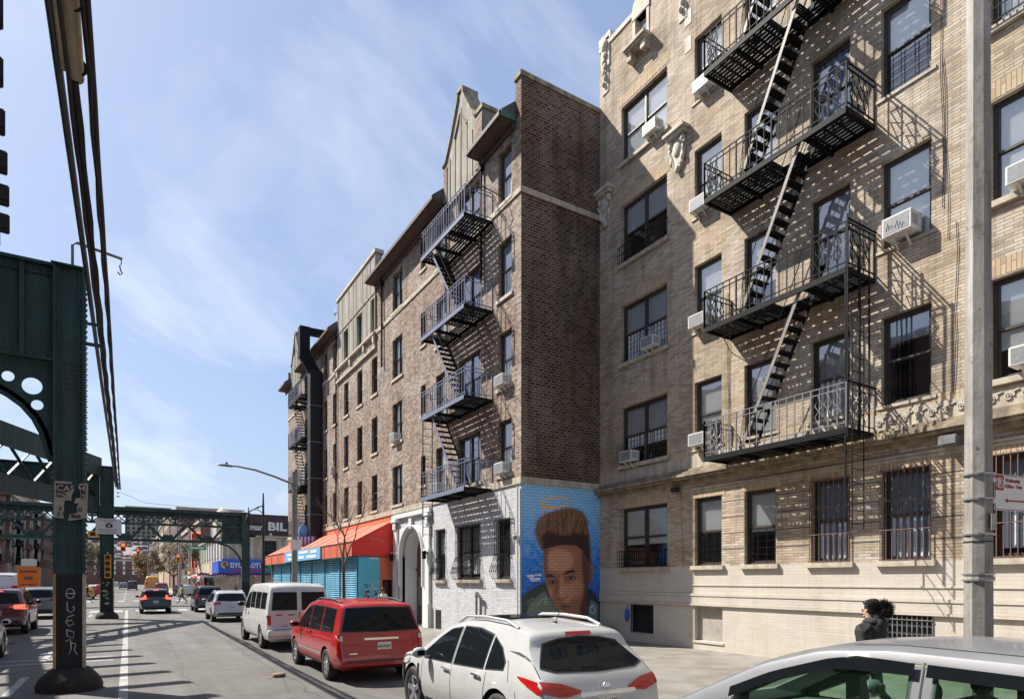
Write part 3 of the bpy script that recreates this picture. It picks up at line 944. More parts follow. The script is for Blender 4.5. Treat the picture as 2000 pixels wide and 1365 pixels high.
P(BG, 'basement_sill', lambda b: [b.box(h[0] - .04, h[1] + .04, -.03, .12, h[2] - .06, h[2] - .003) for h in bas[1:3]], M['cream'])
# wires hanging down the front
for x0, x1, zt, zb in ((5.62, 5.66, 10.3, 5.6), (5.70, 5.68, 9.4, 5.6), (11.02, 11.1, 15.5, 9.9), (11.1, 11.2, 13.0, 9.2), (7.5, 7.6, 18, 12), (11.35, 11.3, 9.5, 6.0)):
    pts = [(x0 + (x1 - x0) * k / 6 + .02 * math.sin(k * 2.1 + x0), -.02, zt + (zb - zt) * k / 6) for k in range(7)]
    P(BG, 'wire', lambda b: b.tube(pts, .007, 4), M['black'])
def wall_lamp(x, z, m, s, label):
    t = thing('wall_light', label, 'wall light', (14.4, 17.5 - x, z), -math.pi / 2, 'wall fittings on the beige building')
    P(t, 'housing', lambda b: b.prism([(-.17 * s, -.1 * s), (-.17 * s, .1 * s), (.17 * s, .1 * s), (.17 * s, -.1 * s)], -.34 * s, -.06), m, bevel=.02)
    P(t, 'bracket', lambda b: b.box(-.05, .05, -.06, 0, -.06, .06), M['plastic'])
wall_lamp(11.3, 5.02, M['iron_grey'], 1.0, 'grey box-shaped wall light under the cornice right of the barred windows')
wall_lamp(3.75, 4.95, M['plastic'], .7, 'small black wall light above and right of the double ground-floor window')
t = thing('plastic_bag', 'blue plastic bag hanging by the barred basement window at the mural end', 'bag', (14.38, 17.5 - 1.5, 1.05))
P(t, 'bag_body', lambda b: b.ball((-.05, 0, -.02), .07, .09, .22, 8, 6), M['bag'], smooth=60)
P(t, 'handle', lambda b: b.tube([(-.04, 0, .15), (-.03, .02, .28), (-.0, -.03, .33)], .012, 5), M['bag'])
t = thing('cardboard_box', 'brown cardboard box on the pavement against the beige base near the mural', 'box', (14.0, 16.75, .15))
P(t, 'box_body', lambda b: b.box(-.2, .2, -.25, .25, 0, .45), M['card'], bevel=.01)
P(t, 'flap', lambda b: b.bar((-.2, 0, .45), (-.36, 0, .40), .5, .01), M['card'])

# ---------------------------------------------------------------- window air conditioners
def make_ac(name, label):
    t = thing(name, label, 'air conditioner', group='window air conditioners')
    P(t, 'casing', lambda b: b.box(-.29, .29, -.28, .1, 0, .36), M['ac'], bevel=.012)
    def fn(b):
        for k in range(9):
            b.box(-.24, .24, -.388, -.381, .05 + k * .03, .062 + k * .03)
    P(t, 'grille', lambda b: (b.box(-.25, .25, -.284, -.281, .035, .325)), M['ac_dark'])
    P(t, 'side_vent', lambda b: [b.box(s * .291 - .003, s * .291 + .003, -.25 + k * .035, -.235 + k * .035, .08, .28) for s in (-1, 1) for k in range(6)], M['ac_dark'])
    P(t, 'bracket', lambda b: (b.bar((-.1, -.24, .0), (-.1, -.02, -.2), .03), b.bar((.14, -.24, .0), (.14, -.02, -.2), .03)), M['ac'])
    return t
ac0 = None
def ac(ox, oy, rz, x, z, label):
    """ox,oy: world origin of the facade; x along it"""
    global ac0
    t = ac0
    if ac0 is None:
        t = ac0 = make_ac('air_conditioner', label)
    else:
        t = copy_tree(ac0)
    t['label'] = label
    t.location = (ox, oy - x, z) ; t.rotation_euler = (0, 0, rz)
    return t
h_ = -math.pi / 2
ac(14.4, 17.5, h_, 2.75, 16.42, 'white air conditioner in the right half of the top double window of the beige building')
ac(14.4, 17.5, h_, 2.65, 9.62, 'white air conditioner in the right half of the third-storey double window of the beige building')
ac(14.4, 17.5, h_, 1.65, 6.14, 'white air conditioner at the left of the second-storey double window, just above the cornice')
ac(14.4, 17.5, h_, 4.85, 16.42, 'white air conditioner in the narrow top window behind the highest fire escape platform')
ac(14.4, 17.5, h_, 4.72, 13.0, 'white air conditioner left of the second highest fire escape platform')
ac(14.4, 17.5, h_, 4.68, 9.6, 'white air conditioner left of the second lowest fire escape platform')
ac(14.4, 17.5, h_, 4.68, 6.13, 'white air conditioner left of the lowest fire escape platform of the beige building')
t = ac(14.4, 17.5, h_, 10.32, 9.64, 'large air conditioner scribbled with blue marker right of the black fire escape')
t.scale = (1.05, 1.2, 1.15)
P(t, 'marker_scribble', lambda b: [b.tube([(-.2 + k * .06, -.292, .12 + .05 * math.sin(k)), (-.17 + k * .06, -.292, .2 + .04 * math.cos(k * 2)), (-.15 + k * .06, -.292, .12)], .006, 4) for k in range(6)], M['halo'])
ac(14.4, 17.5, h_, 12.55, 9.62, 'white air conditioner in the window right of the lamp pole, upper of two')
ac(14.4, 17.5, h_, 12.6, 6.2, 'white air conditioner in the window right of the lamp pole, lower of two')

# ================================================================ brown apartment building
BR = thing('apartment_building', 'dark brown gabled brick apartment building with white ground floor and mural end wall', 'building', (11.07, 52.8, 0), -math.pi / 2, 'apartment buildings')
W2 = 35.3
dcols = [(33.8, 34.7, False), (30.65, 32.5, True), (28.6, 29.45, False), (23.5, 24.8, True), (20.4, 21.3, False), (17.95, 18.85, False), (15.4, 16.3, False), (13.0, 13.85, False), (10.9, 11.7, False), (8.3, 9.2, False), (5.6, 7.4, True), (2.4, 3.3, False)]
rws = [(5.83, 7.7), (8.85, 10.75), (11.95, 13.9), (15.22, 17.05)]
small = [(27.0, 27.5, a, c) for a, c in ((6.35, 7.65), (9.45, 10.75), (12.5, 13.93), (15.84, 17.05))]
hb = [(c[0], c[1], r[0], r[1]) for c in dcols for r in rws] + small
gfw = [(33.68, 34.62, 2.24, 4.3, False), (30.58, 32.5, 2.22, 4.28, True), (28.6, 29.5, 2.2, 4.28, False)]
door = (24.5, 27.5, 0.15, 3.1)
def fn(b):
    wall_grid(b, 0, 14.1, 5.6, 17.6, hb); wall_grid(b, 14.1, 21.1, 5.6, 14.3, hb); wall_grid(b, 21.1, W2, 5.6, 17.6, hb)
    b.quad((0, 0, 0), (0, 12, 0), (0, 12, 19), (0, 0, 19))
    b.quad((0, 12, 0), (W2, 12, 0), (W2, 12, 19), (0, 12, 19))
P(BR, 'wall', fn, M['brown'])
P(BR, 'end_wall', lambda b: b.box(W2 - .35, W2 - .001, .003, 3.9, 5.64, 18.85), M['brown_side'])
P(BR, 'stucco_panel', lambda b: (wall_grid(b, 14.1, 21.1, 14.3, 19.3, hb, y=-.03), b.box(21.09, 21.1, -.03, .3, 14.3, 19.3), b.box(14.1, 21.1, .25, .3, 17.4, 19.3)), M['stucco'])
def fn(b):
    for x in (14.35, 15.1, 16.5, 17.3, 17.8, 19.0, 19.7, 20.25, 21.0):
        b.box(x - .04, x + .04, -.05, -.032, 14.5, 19.2)
    b.box(14.1, 21.12, -.07, -.032, 17.25, 17.33)
P(BR, 'stucco_batten', fn, M['stone_dirty'])
def fn(b):
    b.box(14.0, 21.2, -.12, -.002, 14.28, 14.42); b.box(14.0, 21.2, -.2, -.002, 15.0, 15.14)
    for x in (14.3, 16.9, 19.4, 21.0): b.box(x - .12, x + .12, -.16, -.032, 14.6, 15.0)
    b.box(14.0, 21.2, -.1, .4, 19.3, 19.5)
P(BR, 'stucco_cornice', fn, M['stone'], bevel=.01)
gh = [g[:4] for g in gfw]
P(BR, 'painted_ground_floor', lambda b: wall_grid(b, 23.65, W2, 0, 5.38, gh + [(24.5, 27.5, 0, 4.6)]), M['white_brick'])
P(BR, 'storefront_wall', lambda b: wall_grid(b, 0, 23.65, 0, 5.38, []), M['orange_wall'])
def fn(b):       # belt course right round the corner
    b.box(0, W2 + .05, -.05, -.002, 5.38, 5.62)
    b.box(W2 + .002, W2 + .05, -.002, 3.33, 5.38, 5.62)
    b.box(0, 14.1, -.045, -.002, 15.0, 15.2); b.box(21.1, W2 + .045, -.045, -.002, 15.0, 15.2)
    b.box(W2 + .002, W2 + .045, -.002, 3.33, 15.0, 15.2)
P(BR, 'belt_course', fn, M['stone'], bevel=.008)
P(BR, 'coping', lambda b: (b.box(W2 - .4, W2 + .05, -.05, 3.9, 18.85, 19.02)), M['stone_dirty'], bevel=.01)
P(BR, 'interior', lambda b: (b.quad((0.1, .9, .1), (W2 - .4, .9, .1), (W2 - .4, .9, 17.2), (0.1, .9, 17.2)), b.quad((0, .3, 17.3), (W2 - .4, .3, 17.3), (W2 - .4, 12, 17.3), (0, 12, 17.3))), M['room'])
for a, c in ((-.7, 1.6), (4.9, 14.1), (21.1, 29.6), (32.55, W2 - .36)):
    def fn(b):
        b.add([(a, -.62, 17.70), (c, -.62, 17.70), (c, .9, 19.0), (a, .9, 19.0), (a, -.62, 17.62), (c, -.62, 17.62), (c, .9, 17.62), (a, .9, 17.62)], [(0, 1, 2, 3), (4, 7, 6, 5), (0, 4, 5, 1), (1, 5, 6, 2), (2, 6, 7, 3), (3, 7, 4, 0)])
        b.box(a, c, .9, 3.5, 18.9, 18.99)
    P(BR, 'roof', fn, M['slate'])
    def fn(b):
        b.box(a, c, -.56, -.003, 17.5, 17.615)
        b.box(a, c, -.64, -.565, 17.52, 17.68)
        b.box(a, c, -.1, -.003, 17.3, 17.5)
    P(BR, 'eave', fn, M['timber'], bevel=.01)
P(BR, 'copper_flashing', lambda b: b.box(W2 - .36, W2 - .31, -.58, -.003, 17.52, 17.70), M['copper'])
for gx in (31.1, 3.1):
    P(BR, 'gable', lambda b: b.prism([(gx - 1.45, 17.2), (gx - 1.45, 18.6), (gx - 1.6, 18.7), (gx - 1.6, 18.95), (gx - 1.3, 19.0), (gx - .9, 19.6), (gx - .2, 20.8), (gx - .2, 21.05), (gx + .2, 21.05), (gx + .2, 20.8), (gx + .9, 19.7), (gx + 1.25, 19.15), (gx + 1.3, 19.3), (gx + 1.75, 19.3), (gx + 1.75, 18.6), (gx + 1.45, 18.5), (gx + 1.45, 17.2)], -.1, .45), M['stucco'])
    def fn(b):
        o = [(gx - 1.6, 18.95), (gx - 1.3, 19.02), (gx - .9, 19.62), (gx - .22, 20.82), (gx - .22, 21.07), (gx + .22, 21.07), (gx + .22, 20.82), (gx + .9, 19.72), (gx + 1.3, 19.32)]
        for p, q in zip(o[:-1], o[1:]): b.bar((p[0], .17, p[1] + .03), (q[0], .17, q[1] + .03), .68, .09, up=(0, 0, 1))
        b.box(gx + 1.24, gx + 1.81, -.16, .5, 19.3, 19.45)
        for xx in (-.95, -.5, 0, .5, .95): b.box(gx + xx - .03, gx + xx + .03, -.125, -.102, 17.3, 20.4 - abs(xx) * 1.5)
        b.tube([(gx - .5, -.12, 19.5), (gx, -.12, 20.2), (gx + .5, -.12, 19.5)], .04, 5)
    P(BR, 'gable_coping', fn, M['stone_dirty'])
    P(BR, 'gable_side', lambda b: (b.box(gx - 1.5, gx - 1.2, -.13, -.102, 17.3, 18.8), b.box(gx + 1.2, gx + 1.74, -.13, -.102, 17.3, 19.2)), M['brown'])
for xx in (22.2, 29.75, 32.7, 14.0):
    P(BR, 'downpipe', lambda b: (b.tube([(xx, -.09, 17.4), (xx, -.09, 13.0 if xx != 14.0 else 6)], .05, 8), b.box(xx - .1, xx + .1, -.16, -.02, 17.1, 17.4)), M['iron'])
cov2 = {0: ('curtain', .96), 1: ('curtain2', .96), 2: ('blind', .95), 3: ('blind', .96)}
for i, c in enumerate(dcols):
    for j, r in enumerate(rws):
        window(BR, c[0], c[1], r[0], r[1], double=c[2], cover=cov2.get(i), sill=(.06, .12))
for s_ in small:
    window(BR, *s_, sill=(.05, .1))
for i, g in enumerate(gfw):
    window(BR, *g[:4], double=g[4], cover=('curtain', .9) if i == 1 else None, guard='belly', sill=(.08, .16))
# arched entrance
def arch_pts(x0, x1, z0, zs, n=16):
    r = (x1 - x0) / 2; cx = (x0 + x1) / 2
    return [(x0, z0)] + [(cx - r * math.cos(math.pi * k / n), zs + r * math.sin(math.pi * k / n)) for k in range(n + 1)] + [(x1, z0)]
vs_, fs_ = plate_geo([[(24.49, .15), (24.49, 4.61), (27.51, 4.61), (27.51, .15)][::-1], arch_pts(24.8, 27.2, .14, 3.3)], .16)
b = MB(); b.add([(x, y + .05, z) for x, y, z in vs_], fs_)
ap = arch_pts(24.8, 27.2, .15, 3.3)
for p, q in zip(ap[:-1], ap[1:]):
    b.quad((p[0], .0, p[1]), (q[0], .0, q[1]), (q[0], .8, q[1]), (p[0], .8, p[1]))
ap2 = arch_pts(24.62, 27.38, 1.9, 3.3)
for p, q in zip(ap2[:-1], ap2[1:]): b.bar((p[0], -.045, p[1]), (q[0], -.045, q[1]), .07, .2, up=(0, 1, 0))
b.box(25.86, 26.14, -.13, -.03, 4.55, 5.0)
b.build('entrance_arch', M['white'], BR, smooth=35)
def fn(b):
    for a, c in ((23.75, 24.35), (27.6, 28.15)):
        b.box(a, c, -.18, -.002, .15, 1.2); b.box(a + .06, c - .06, -.12, -.002, 1.2, 3.4); b.box(a - .02, c + .02, -.17, -.002, 3.4, 3.55); b.box(a + .08, c - .08, -.1, -.002, 3.55, 4.6); b.box(a - .02, c + .02, -.2, -.002, 4.95, 5.1)
        b.box(a + .14, c - .14, -.16, -.1, 4.6, 4.95)
    b.box(23.7, 28.2, -.14, -.002, 5.1, 5.3)
P(BR, 'entrance_pilaster', fn, M['white'], bevel=.01)
def fn(b):
    b.box(24.8, 27.2, .74, .79, .15, 4.5)
    for a in (24.95, 26.08): b.box(a, a + .97, .69, .74, .3, 2.5)
    b.box(24.8, 27.2, .66, .74, 2.62, 2.75)
o = P(BR, 'door', fn, M['wood_door'], bevel=.01)
P(o, 'door_glass', lambda b: [b.box(a + .15, a + .8, .675, .689, 1.0, 2.35) for a in (24.95, 26.08)], M['glass_dark'])
P(o, 'handle', lambda b: b.tube([(25.88, .64, 1.1), (25.88, .6, 1.2), (25.88, .64, 1.35)], .015, 6), M['chrome'])
P(BR, 'entrance_lantern', lambda b: [(b.box(x - .07, x + .07, -.32, -.18, 3.1, 3.4), b.bar((x, -.18, 3.45), (x, -.25, 3.45), .03), b.box(x - .09, x + .09, -.34, -.16, 3.4, 3.43)) for x in (24.0, 27.9)], M['iron'], bevel=.005)
P(BR, 'basement_hatch', lambda b: b.box(28.55, 29.1, -.01, .03, .15, .95), M['black'])
P(BR, 'drain_pipe', lambda b: (b.tube([(35.18, -.07, 5.3), (35.18, -.07, .2)], .035, 8)), M['white'])
P(BR, 'standpipe', lambda b: (b.bar((32.4, -.12, .15), (32.4, -.12, 1.75), .07), b.bar((32.7, -.12, .15), (32.7, -.12, 1.5), .06), b.tube([(32.4, -.12, 1.6), (32.6, -.2, 1.72), (32.78, -.12, 1.5)], .06, 8)), M['iron_grey'], smooth=40)
P(BR, 'corner_lamp', lambda b: (b.ball((35.1, -.12, 3.62), .09, .09, .1), b.bar((35.1, -.1, 3.75), (34.9, -.02, 3.85), .03)), M['galv'], smooth=50)

# ---------------------------------------------------------------- mural on the end wall (painted picture, stored as paint colours)
def mural():
    S = 4.876
    f, c_, s_ = 1225.0, math.cos(PSI), math.sin(PSI)
    def w(zx, zy):
        u = zx / S + 1010; v = zy / S + 930
        r = (u - 1000) / f; d = 17.5 / (c_ - r * s_)
        return (d * (r * c_ + s_) - 11.07, 2.2 + (1132 - v) * d / f)
    X1, Z0, Z1 = 3.33, .15, 5.38
    st = .020
    nx = int(X1 / st); nzn = int((Z1 - Z0) / st)
    gx, gz = np.meshgrid(np.linspace(0, X1, nx), np.linspace(Z0, Z1, nzn))
    rng = np.random.RandomState(5)
    def blur(a, n):
        for _ in range(n):
            p = np.pad(a, 1, mode='edge')
            a = (p[1:-1, 1:-1] * 2 + p[:-2, 1:-1] + p[2:, 1:-1] + p[1:-1, :-2] + p[1:-1, 2:]) / 6
        return a
    def nzf(n, sx=1, sz=1):
        a = rng.rand(nzn, nx)
        a = blur(a, n); a = (a - a.min()) / (a.max() - a.min())
        return a
    def poly(pts, soft=1):
        P_ = [w(*p) for p in pts]
        ins = np.zeros_like(gx, bool)
        j = len(P_) - 1
        for i in range(len(P_)):
            xi, zi = P_[i]; xj, zj = P_[j]
            cnd = ((zi > gz) != (zj > gz)) & (gx < (xj - xi) * (gz - zi) / (zj - zi + 1e-9) + xi)
            ins ^= cnd
            j = i
        return blur(ins.astype(float), soft)
    def ell(cx, cy, rx, ry, soft=1, ring=None):
        pts = [(cx + rx * math.cos(t), cy + ry * math.sin(t)) for t in np.linspace(0, 2 * math.pi, 24, endpoint=False)]
        a = poly(pts, soft)
        return a
    def line(pts, wd, soft=1):
        acc = np.zeros_like(gx)
        Q = [w(*p) for p in pts]
        for (x0, z0), (x1, z1) in zip(Q[:-1], Q[1:]):
            dx_, dz_ = x1 - x0, z1 - z0
            t = np.clip(((gx - x0) * dx_ + (gz - z0) * dz_) / (dx_ * dx_ + dz_ * dz_ + 1e-9), 0, 1)
            dd = np.hypot(gx - x0 - t * dx_, gz - z0 - t * dz_)
            acc = np.maximum(acc, (dd < wd).astype(float))
        return blur(acc, soft)
    t = np.clip((gz - 1.2) / 3.9, 0, 1)
    n1 = nzf(12); n2 = nzf(4)
    top = np.array([.20, .46, .80]); mid = np.array([.03, .20, .62]); low = np.array([.012, .045, .34])
    C = np.zeros(gx.shape + (3,))
    k = np.clip(t * 1.15 + (n1 - .5) * .5, 0, 1)[..., None]
    C = np.where(k > .5, mid + (top - mid) * (k - .5) * 2, low + (mid - low) * k * 2)
    def lay(mask, colr, a=1.0):
        nonlocal C
        mm = (mask * a)[..., None]
        C = C * (1 - mm) + np.array(colr) * mm
    lay((n2 > .62) * (t > .45), (.30, .34, .45), .45)
    for q in range(16):    # brush-like swirls in the blue
        cx, cy = rng.uniform(60, 240), rng.uniform(620, 1000)
        if q % 3 == 0: cx = rng.uniform(700, 780)
        pts = [(cx + 26 * math.sin(a_) * (1 + .3 * q % 2), cy + 60 * math.cos(a_ * .7)) for a_ in np.linspace(0, 4, 9)]
        lay(line(pts, .022, 2), (.05, .33, .62) if q % 2 else (.005, .05, .30), .6)
    jk = [(45, 1150), (100, 1090), (180, 1045), (270, 1005), (300, 1060), (370, 1240), (430, 1310), (430, 1400), (40, 1400)]
    lay(poly(jk, 1), (.035, .05, .045)); lay(poly([(120, 1210), (260, 1090), (330, 1190), (400, 1300), (300, 1390), (60, 1390)], 8), (.17, .20, .17), .8)
    lay(poly([(660, 1040), (740, 1110), (790, 1200), (790, 1400), (600, 1400), (640, 1200)], 1), (.02, .03, .05)); lay(poly([(700, 1170), (770, 1220), (770, 1390), (670, 1390)], 7), (.16, .24, .24), .8)
    lay(line([(190, 1230), (230, 1180), (280, 1160), (260, 1220), (300, 1200)], .014), (.25, .62, .30), .6)
    lay(line([(90, 1210), (120, 1170), (160, 1160)], .012), (.2, .5, .3), .5)
    lay(line([(690, 1250), (720, 1225), (745, 1270), (730, 1310), (695, 1290), (690, 1250)], .02), (.5, .62, .68), .8)
    hair = [(175, 560), (180, 470), (205, 410), (250, 370), (310, 345), (400, 315), (480, 298), (560, 305), (630, 345), (665, 420), (680, 520), (695, 620), (702, 720), (698, 830), (680, 900), (655, 890), (645, 760), (560, 690), (430, 690), (300, 710), (250, 715), (200, 640)]
    hm = poly(hair, 3)
    lay(hm, (.17, .080, .042))
    hn = nzf(3)
    lay(hm * (hn > .6), (.26, .14, .08), .4); lay(hm * (hn < .38), (.05, .022, .014), .5)
    for q in range(46):
        x0_ = rng.uniform(190, 680); y0_ = rng.uniform(300, 430); l_ = rng.uniform(100, 230)
        lay(hm * line([(x0_ + (x0_ - 440) * .10, y0_), (x0_, y0_ + l_ * .5), (x0_ - (x0_ - 440) * .06, y0_ + l_)], .012, 1), (.03, .013, .009) if q % 2 else (.30, .165, .095), .6)
    lay(hm * poly([(230, 560), (300, 520), (420, 560), (560, 540), (680, 560), (700, 860), (640, 760), (560, 680), (430, 680), (250, 720)], 16), (.018, .009, .008), .9)
    for p0, p1 in (((480, 350), (440, 520)), ((590, 380), (540, 560)), ((300, 400), (290, 560)), ((380, 380), (390, 560)), ((650, 430), (620, 600))):
        lay(hm * line([p0, ((p0[0] + p1[0]) / 2 - 12, (p0[1] + p1[1]) / 2), p1], .028, 3), (.02, .01, .008), .75)
    lay(hm * line([(520, 400), (500, 560)], .02, 3), (.26, .15, .09), .5); lay(hm * line([(410, 400), (420, 540)], .02, 3), (.24, .14, .085), .5)
    hc = (440, 620)
    for q in range(150):      # loose flared curls round the outline
        i = rng.randint(0, 15); hp = hair[i]; hq = hair[i + 1]; tt = rng.rand()
        hx, hy = hp[0] + (hq[0] - hp[0]) * tt, hp[1] + (hq[1] - hp[1]) * tt
        dx_, dy_ = hx - hc[0], hy - hc[1]; ln_ = math.hypot(dx_, dy_); e_ = rng.uniform(8, 26)
        lay(line([(hx, hy), (hx + dx_ / ln_ * e_ + rng.uniform(-8, 8), hy + dy_ / ln_ * e_ + rng.uniform(-6, 6))], .010, 1), (.13, .065, .038), .6)
    face = [(250, 700), (330, 672), (430, 652), (560, 660), (625, 710), (655, 790), (672, 860), (700, 828), (725, 850), (728, 920), (700, 1010), (665, 1050), (670, 1180), (660, 1400), (500, 1400), (430, 1325), (370, 1250), (325, 1170), (290, 1070), (262, 960), (243, 850)]
    fm = poly(face, 1)
    lay(fm, (.30, .13, .070))
    lay(fm * ell(400, 800, 140, 110, 14), (.50, .26, .16), .8)
    lay(fm * ell(470, 1110, 70, 90, 12), (.50, .25, .155), .75)
    lay(fm * ell(560, 1060, 60, 90, 12), (.46, .22, .135), .7)
    lay(fm * ell(310, 1110, 26, 50, 8), (.48, .24, .15), .6)
    lay(fm * poly([(610, 700), (700, 820), (690, 1040), (660, 1400), (590, 1400), (600, 1250), (640, 1080), (620, 900)], 9), (.075, .030, .020), .9)
    lay(fm * poly([(243, 700), (300, 690), (290, 900), (300, 1000), (265, 960)], 9), (.10, .042, .028), .7)
    lay(ell(695, 935, 18, 55, 4), (.13, .05, .035), .7)
    lay(poly([(270, 958), (282, 938), (320, 928), (355, 948), (362, 965), (310, 958)], 1), (.012, .007, .006), .95)
    lay(poly([(438, 925), (470, 902), (535, 885), (558, 905), (540, 915), (480, 922), (445, 935)], 1), (.010, .006, .005), .95)
    for cx, cy, rx in ((338, 1008, 38), (510, 968, 46)):
        lay(ell(cx, cy, rx + 8, 26, 5), (.07, .03, .022), .7)
        lay(ell(cx, cy, rx * .8, 10, 1), (.32, .27, .25), .8)
        lay(ell(cx, cy, 13, 12, 1), (.012, .008, .008), 1)
        lay(line([(cx - rx, cy + 2), (cx, cy - 13), (cx + rx, cy - 2)], .014), (.01, .006, .006), .9)
    lay(line([(385, 960), (378, 1040), (372, 1110)], .05, 6), (.12, .048, .032), .55)
    lay(line([(425, 960), (425, 1110)], .040, 6), (.58, .32, .21), .6)
    lay(line([(378, 1155), (395, 1172), (430, 1168), (470, 1150), (480, 1125)], .018, 2), (.06, .022, .018), .85)
    lay(line([(430, 1170), (436, 1210)], .02, 3), (.08, .03, .025), .6)
    lay(poly([(398, 1238), (430, 1218), (470, 1222), (515, 1208), (495, 1240), (440, 1262), (410, 1258)], 1), (.10, .035, .035), .9)
    lay(line([(400, 1240), (450, 1238), (515, 1210)], .010), (.35, .28, .25), .7)
    lay(ell(450, 1300, 50, 22, 8), (.30, .14, .09), .6)
    halo = [(360 + 128 * math.cos(a_), 248 + 50 * math.sin(a_) - 22 * math.cos(a_) * 0.4) for a_ in np.linspace(0, 2 * math.pi, 30)]
    lay(line(halo, .032, 1) * (nzf(2) > .35), (.80, .40, .04), .95)
    lay(line(halo[8:15], .05, 1), (.85, .38, .03), .95)
    lay(line([(240, 300), (246, 370)], .02), (.80, .38, .03), .9)
    # short white dedication
    def strokes(rows_, wd):
        for st_ in rows_: lay(line(st_, wd, 1), (.72, .74, .82), .9)
    LET = {'L': [[(0, 0), (0, 10), (6, 10)]], 'O': [[(0, 0), (6, 0), (6, 10), (0, 10), (0, 0)]], 'N': [[(0, 10), (0, 0), (6, 10), (6, 0)]], 'G': [[(6, 1), (0, 0), (0, 10), (6, 10), (6, 5), (3, 5)]],
           'I': [[(2, 0), (2, 10)]], 'V': [[(0, 0), (3, 10), (6, 0)]], 'E': [[(6, 0), (0, 0), (0, 10), (6, 10)], [(0, 5), (5, 5)]], 'T': [[(0, 0), (6, 0)], [(3, 0), (3, 10)]], 'Y': [[(0, 0), (3, 5), (6, 0)], [(3, 5), (3, 10)]],
           'J': [[(5, 0), (5, 10), (1, 10), (0, 7)]]}
    for word, ox, oy, sc in (('LONG', 98, 938, 1.7), ('LIVE', 172, 928, 1.7), ('TONY', 122, 968, 2.9)):
        for i, ch in enumerate(word):
            for st_ in LET[ch]:
                lay(line([(ox + (i * 9 + px) * sc, oy + py * sc * .9) for px, py in st_], .013 if sc < 2 else .018, 0), (.72, .74, .82), .95)
    b = MB()
    vs = [(W2 + .004, gx[j, i], gz[j, i]) for j in range(nzn) for i in range(nx)]
    fs = [(j * nx + i, j * nx + i + 1, (j + 1) * nx + i + 1, (j + 1) * nx + i) for j in range(nzn - 1) for i in range(nx - 1)]
    b.add(vs, fs)
    m, tr, bs = base_mat('mural_paint')
    n = tr.nodes; l = tr.links
    at = n.new('ShaderNodeAttribute'); at.attribute_name = 'paint'
    tc = n.new('ShaderNodeTexCoord'); sp = n.new('ShaderNodeSeparateXYZ'); l.new(tc.outputs['Object'], sp.inputs[0])
    ad = n.new('ShaderNodeMath'); ad.operation = 'ADD'; l.new(sp.outputs[0], ad.inputs[0]); l.new(sp.outputs[1], ad.inputs[1])
    cb = n.new('ShaderNodeCombineXYZ'); l.new(ad.outputs[0], cb.inputs[0]); l.new(sp.outputs[2], cb.inputs[1])
    br = n.new('ShaderNodeTexBrick'); br.inputs['Scale'].default_value = 1; br.inputs['Brick Width'].default_value = .29; br.inputs['Row Height'].default_value = .1
    br.inputs['Mortar Size'].default_value = .012; l.new(cb.outputs[0], br.inputs['Vector'])
    mx = n.new('ShaderNodeMixRGB'); mx.blend_type = 'MULTIPLY'; mx.inputs[2].default_value = (.62, .60, .62, 1)
    l.new(br.outputs['Fac'], mx.inputs[0]); l.new(at.outputs['Color'], mx.inputs[1]); l.new(mx.outputs[0], bs.inputs['Base Color'])
    inv = n.new('ShaderNodeMath'); inv.operation = 'SUBTRACT'; inv.inputs[0].default_value = 1; l.new(br.outputs['Fac'], inv.inputs[1])
    bp = n.new('ShaderNodeBump'); bp.inputs['Strength'].default_value = .5; bp.inputs['Distance'].default_value = .01
    l.new(inv.outputs[0], bp.inputs['Height']); l.new(bp.outputs[0], bs.inputs['Normal'])
    bs.inputs['Roughness'].default_value = .55
    o = b.build('mural', m, BR)
    ca = o.data.color_attributes.new('paint', 'FLOAT_COLOR', 'POINT')
    A = np.ones((nzn * nx, 4)); A[:, :3] = np.clip(C.reshape(-1, 3) * 1.4, 0, 1)
    ca.data.foreach_set('color', A.ravel())
mural()
P(BR, 'end_wall_base', lambda b: b.box(W2 - .3, W2 + .0, .001, 3.9, 0, 5.38), M['white_brick'])

ac(11.07, 52.8, h_, 34.25, 8.85, 'white air conditioner in the corner window column of the brown building, upper of two')
ac(11.07, 52.8, h_, 34.25, 5.85, 'white air conditioner in the corner window column just above the white ground floor')
ac(11.07, 52.8, h_, 28.95, 5.86, 'white air conditioner behind the lowest platform of the near blue-grey fire escape')
ac(11.07, 52.8, h_, 24.1, 8.87, 'white air conditioner in the brown building between the small windows and the awning end')
ac(11.07, 52.8, h_, 13.35, 8.87, 'small white air conditioner beside the black duct on the brown building')

# ---------------------------------------------------------------- storefront built out from the brown building (world coordinates)
SF = thing('storefront', 'one-storey shop front with orange awning and turquoise roller shutters', 'shop')
P(SF, 'end_panel', lambda b: b.box(9.35, 10.38, 29.2, 29.3, .15, 3.34), M['cyan_wall'])
def fn(b):
    b.box(10.38, 10.55, 29.2, 29.3, .15, 3.34); b.box(10.95, 11.06, 29.2, 29.3, .15, 5.1); b.box(10.55, 10.95, 29.2, 29.3, 2.15, 3.34)
P(SF, 'entrance_wall', fn, M['orange_wall'])
P(SF, 'door', lambda b: b.box(10.55, 10.95, 29.45, 29.5, .15, 2.15), M['wood_door'])
P(SF, 'door_frame', lambda b: (b.box(10.53, 10.58, 29.16, 29.2, .15, 2.2), b.box(10.92, 10.97, 29.16, 29.2, .15, 2.2), b.box(10.53, 10.97, 29.16, 29.2, 2.15, 2.2)), M['iron'])
b = MB(); b.add([(11.05, 29.18, 5.1), (11.05, 29.18, 3.32), (9.02, 29.18, 3.32), (9.02, 29.18, 4.0)], [(0, 1, 2, 3)]); b.build('awning_end', M['red_side'], SF)
b = MB()
b.quad((9.02, 29.18, 4.0), (9.02, 51.0, 4.0), (11.05, 51.0, 5.1), (11.05, 29.18, 5.1))
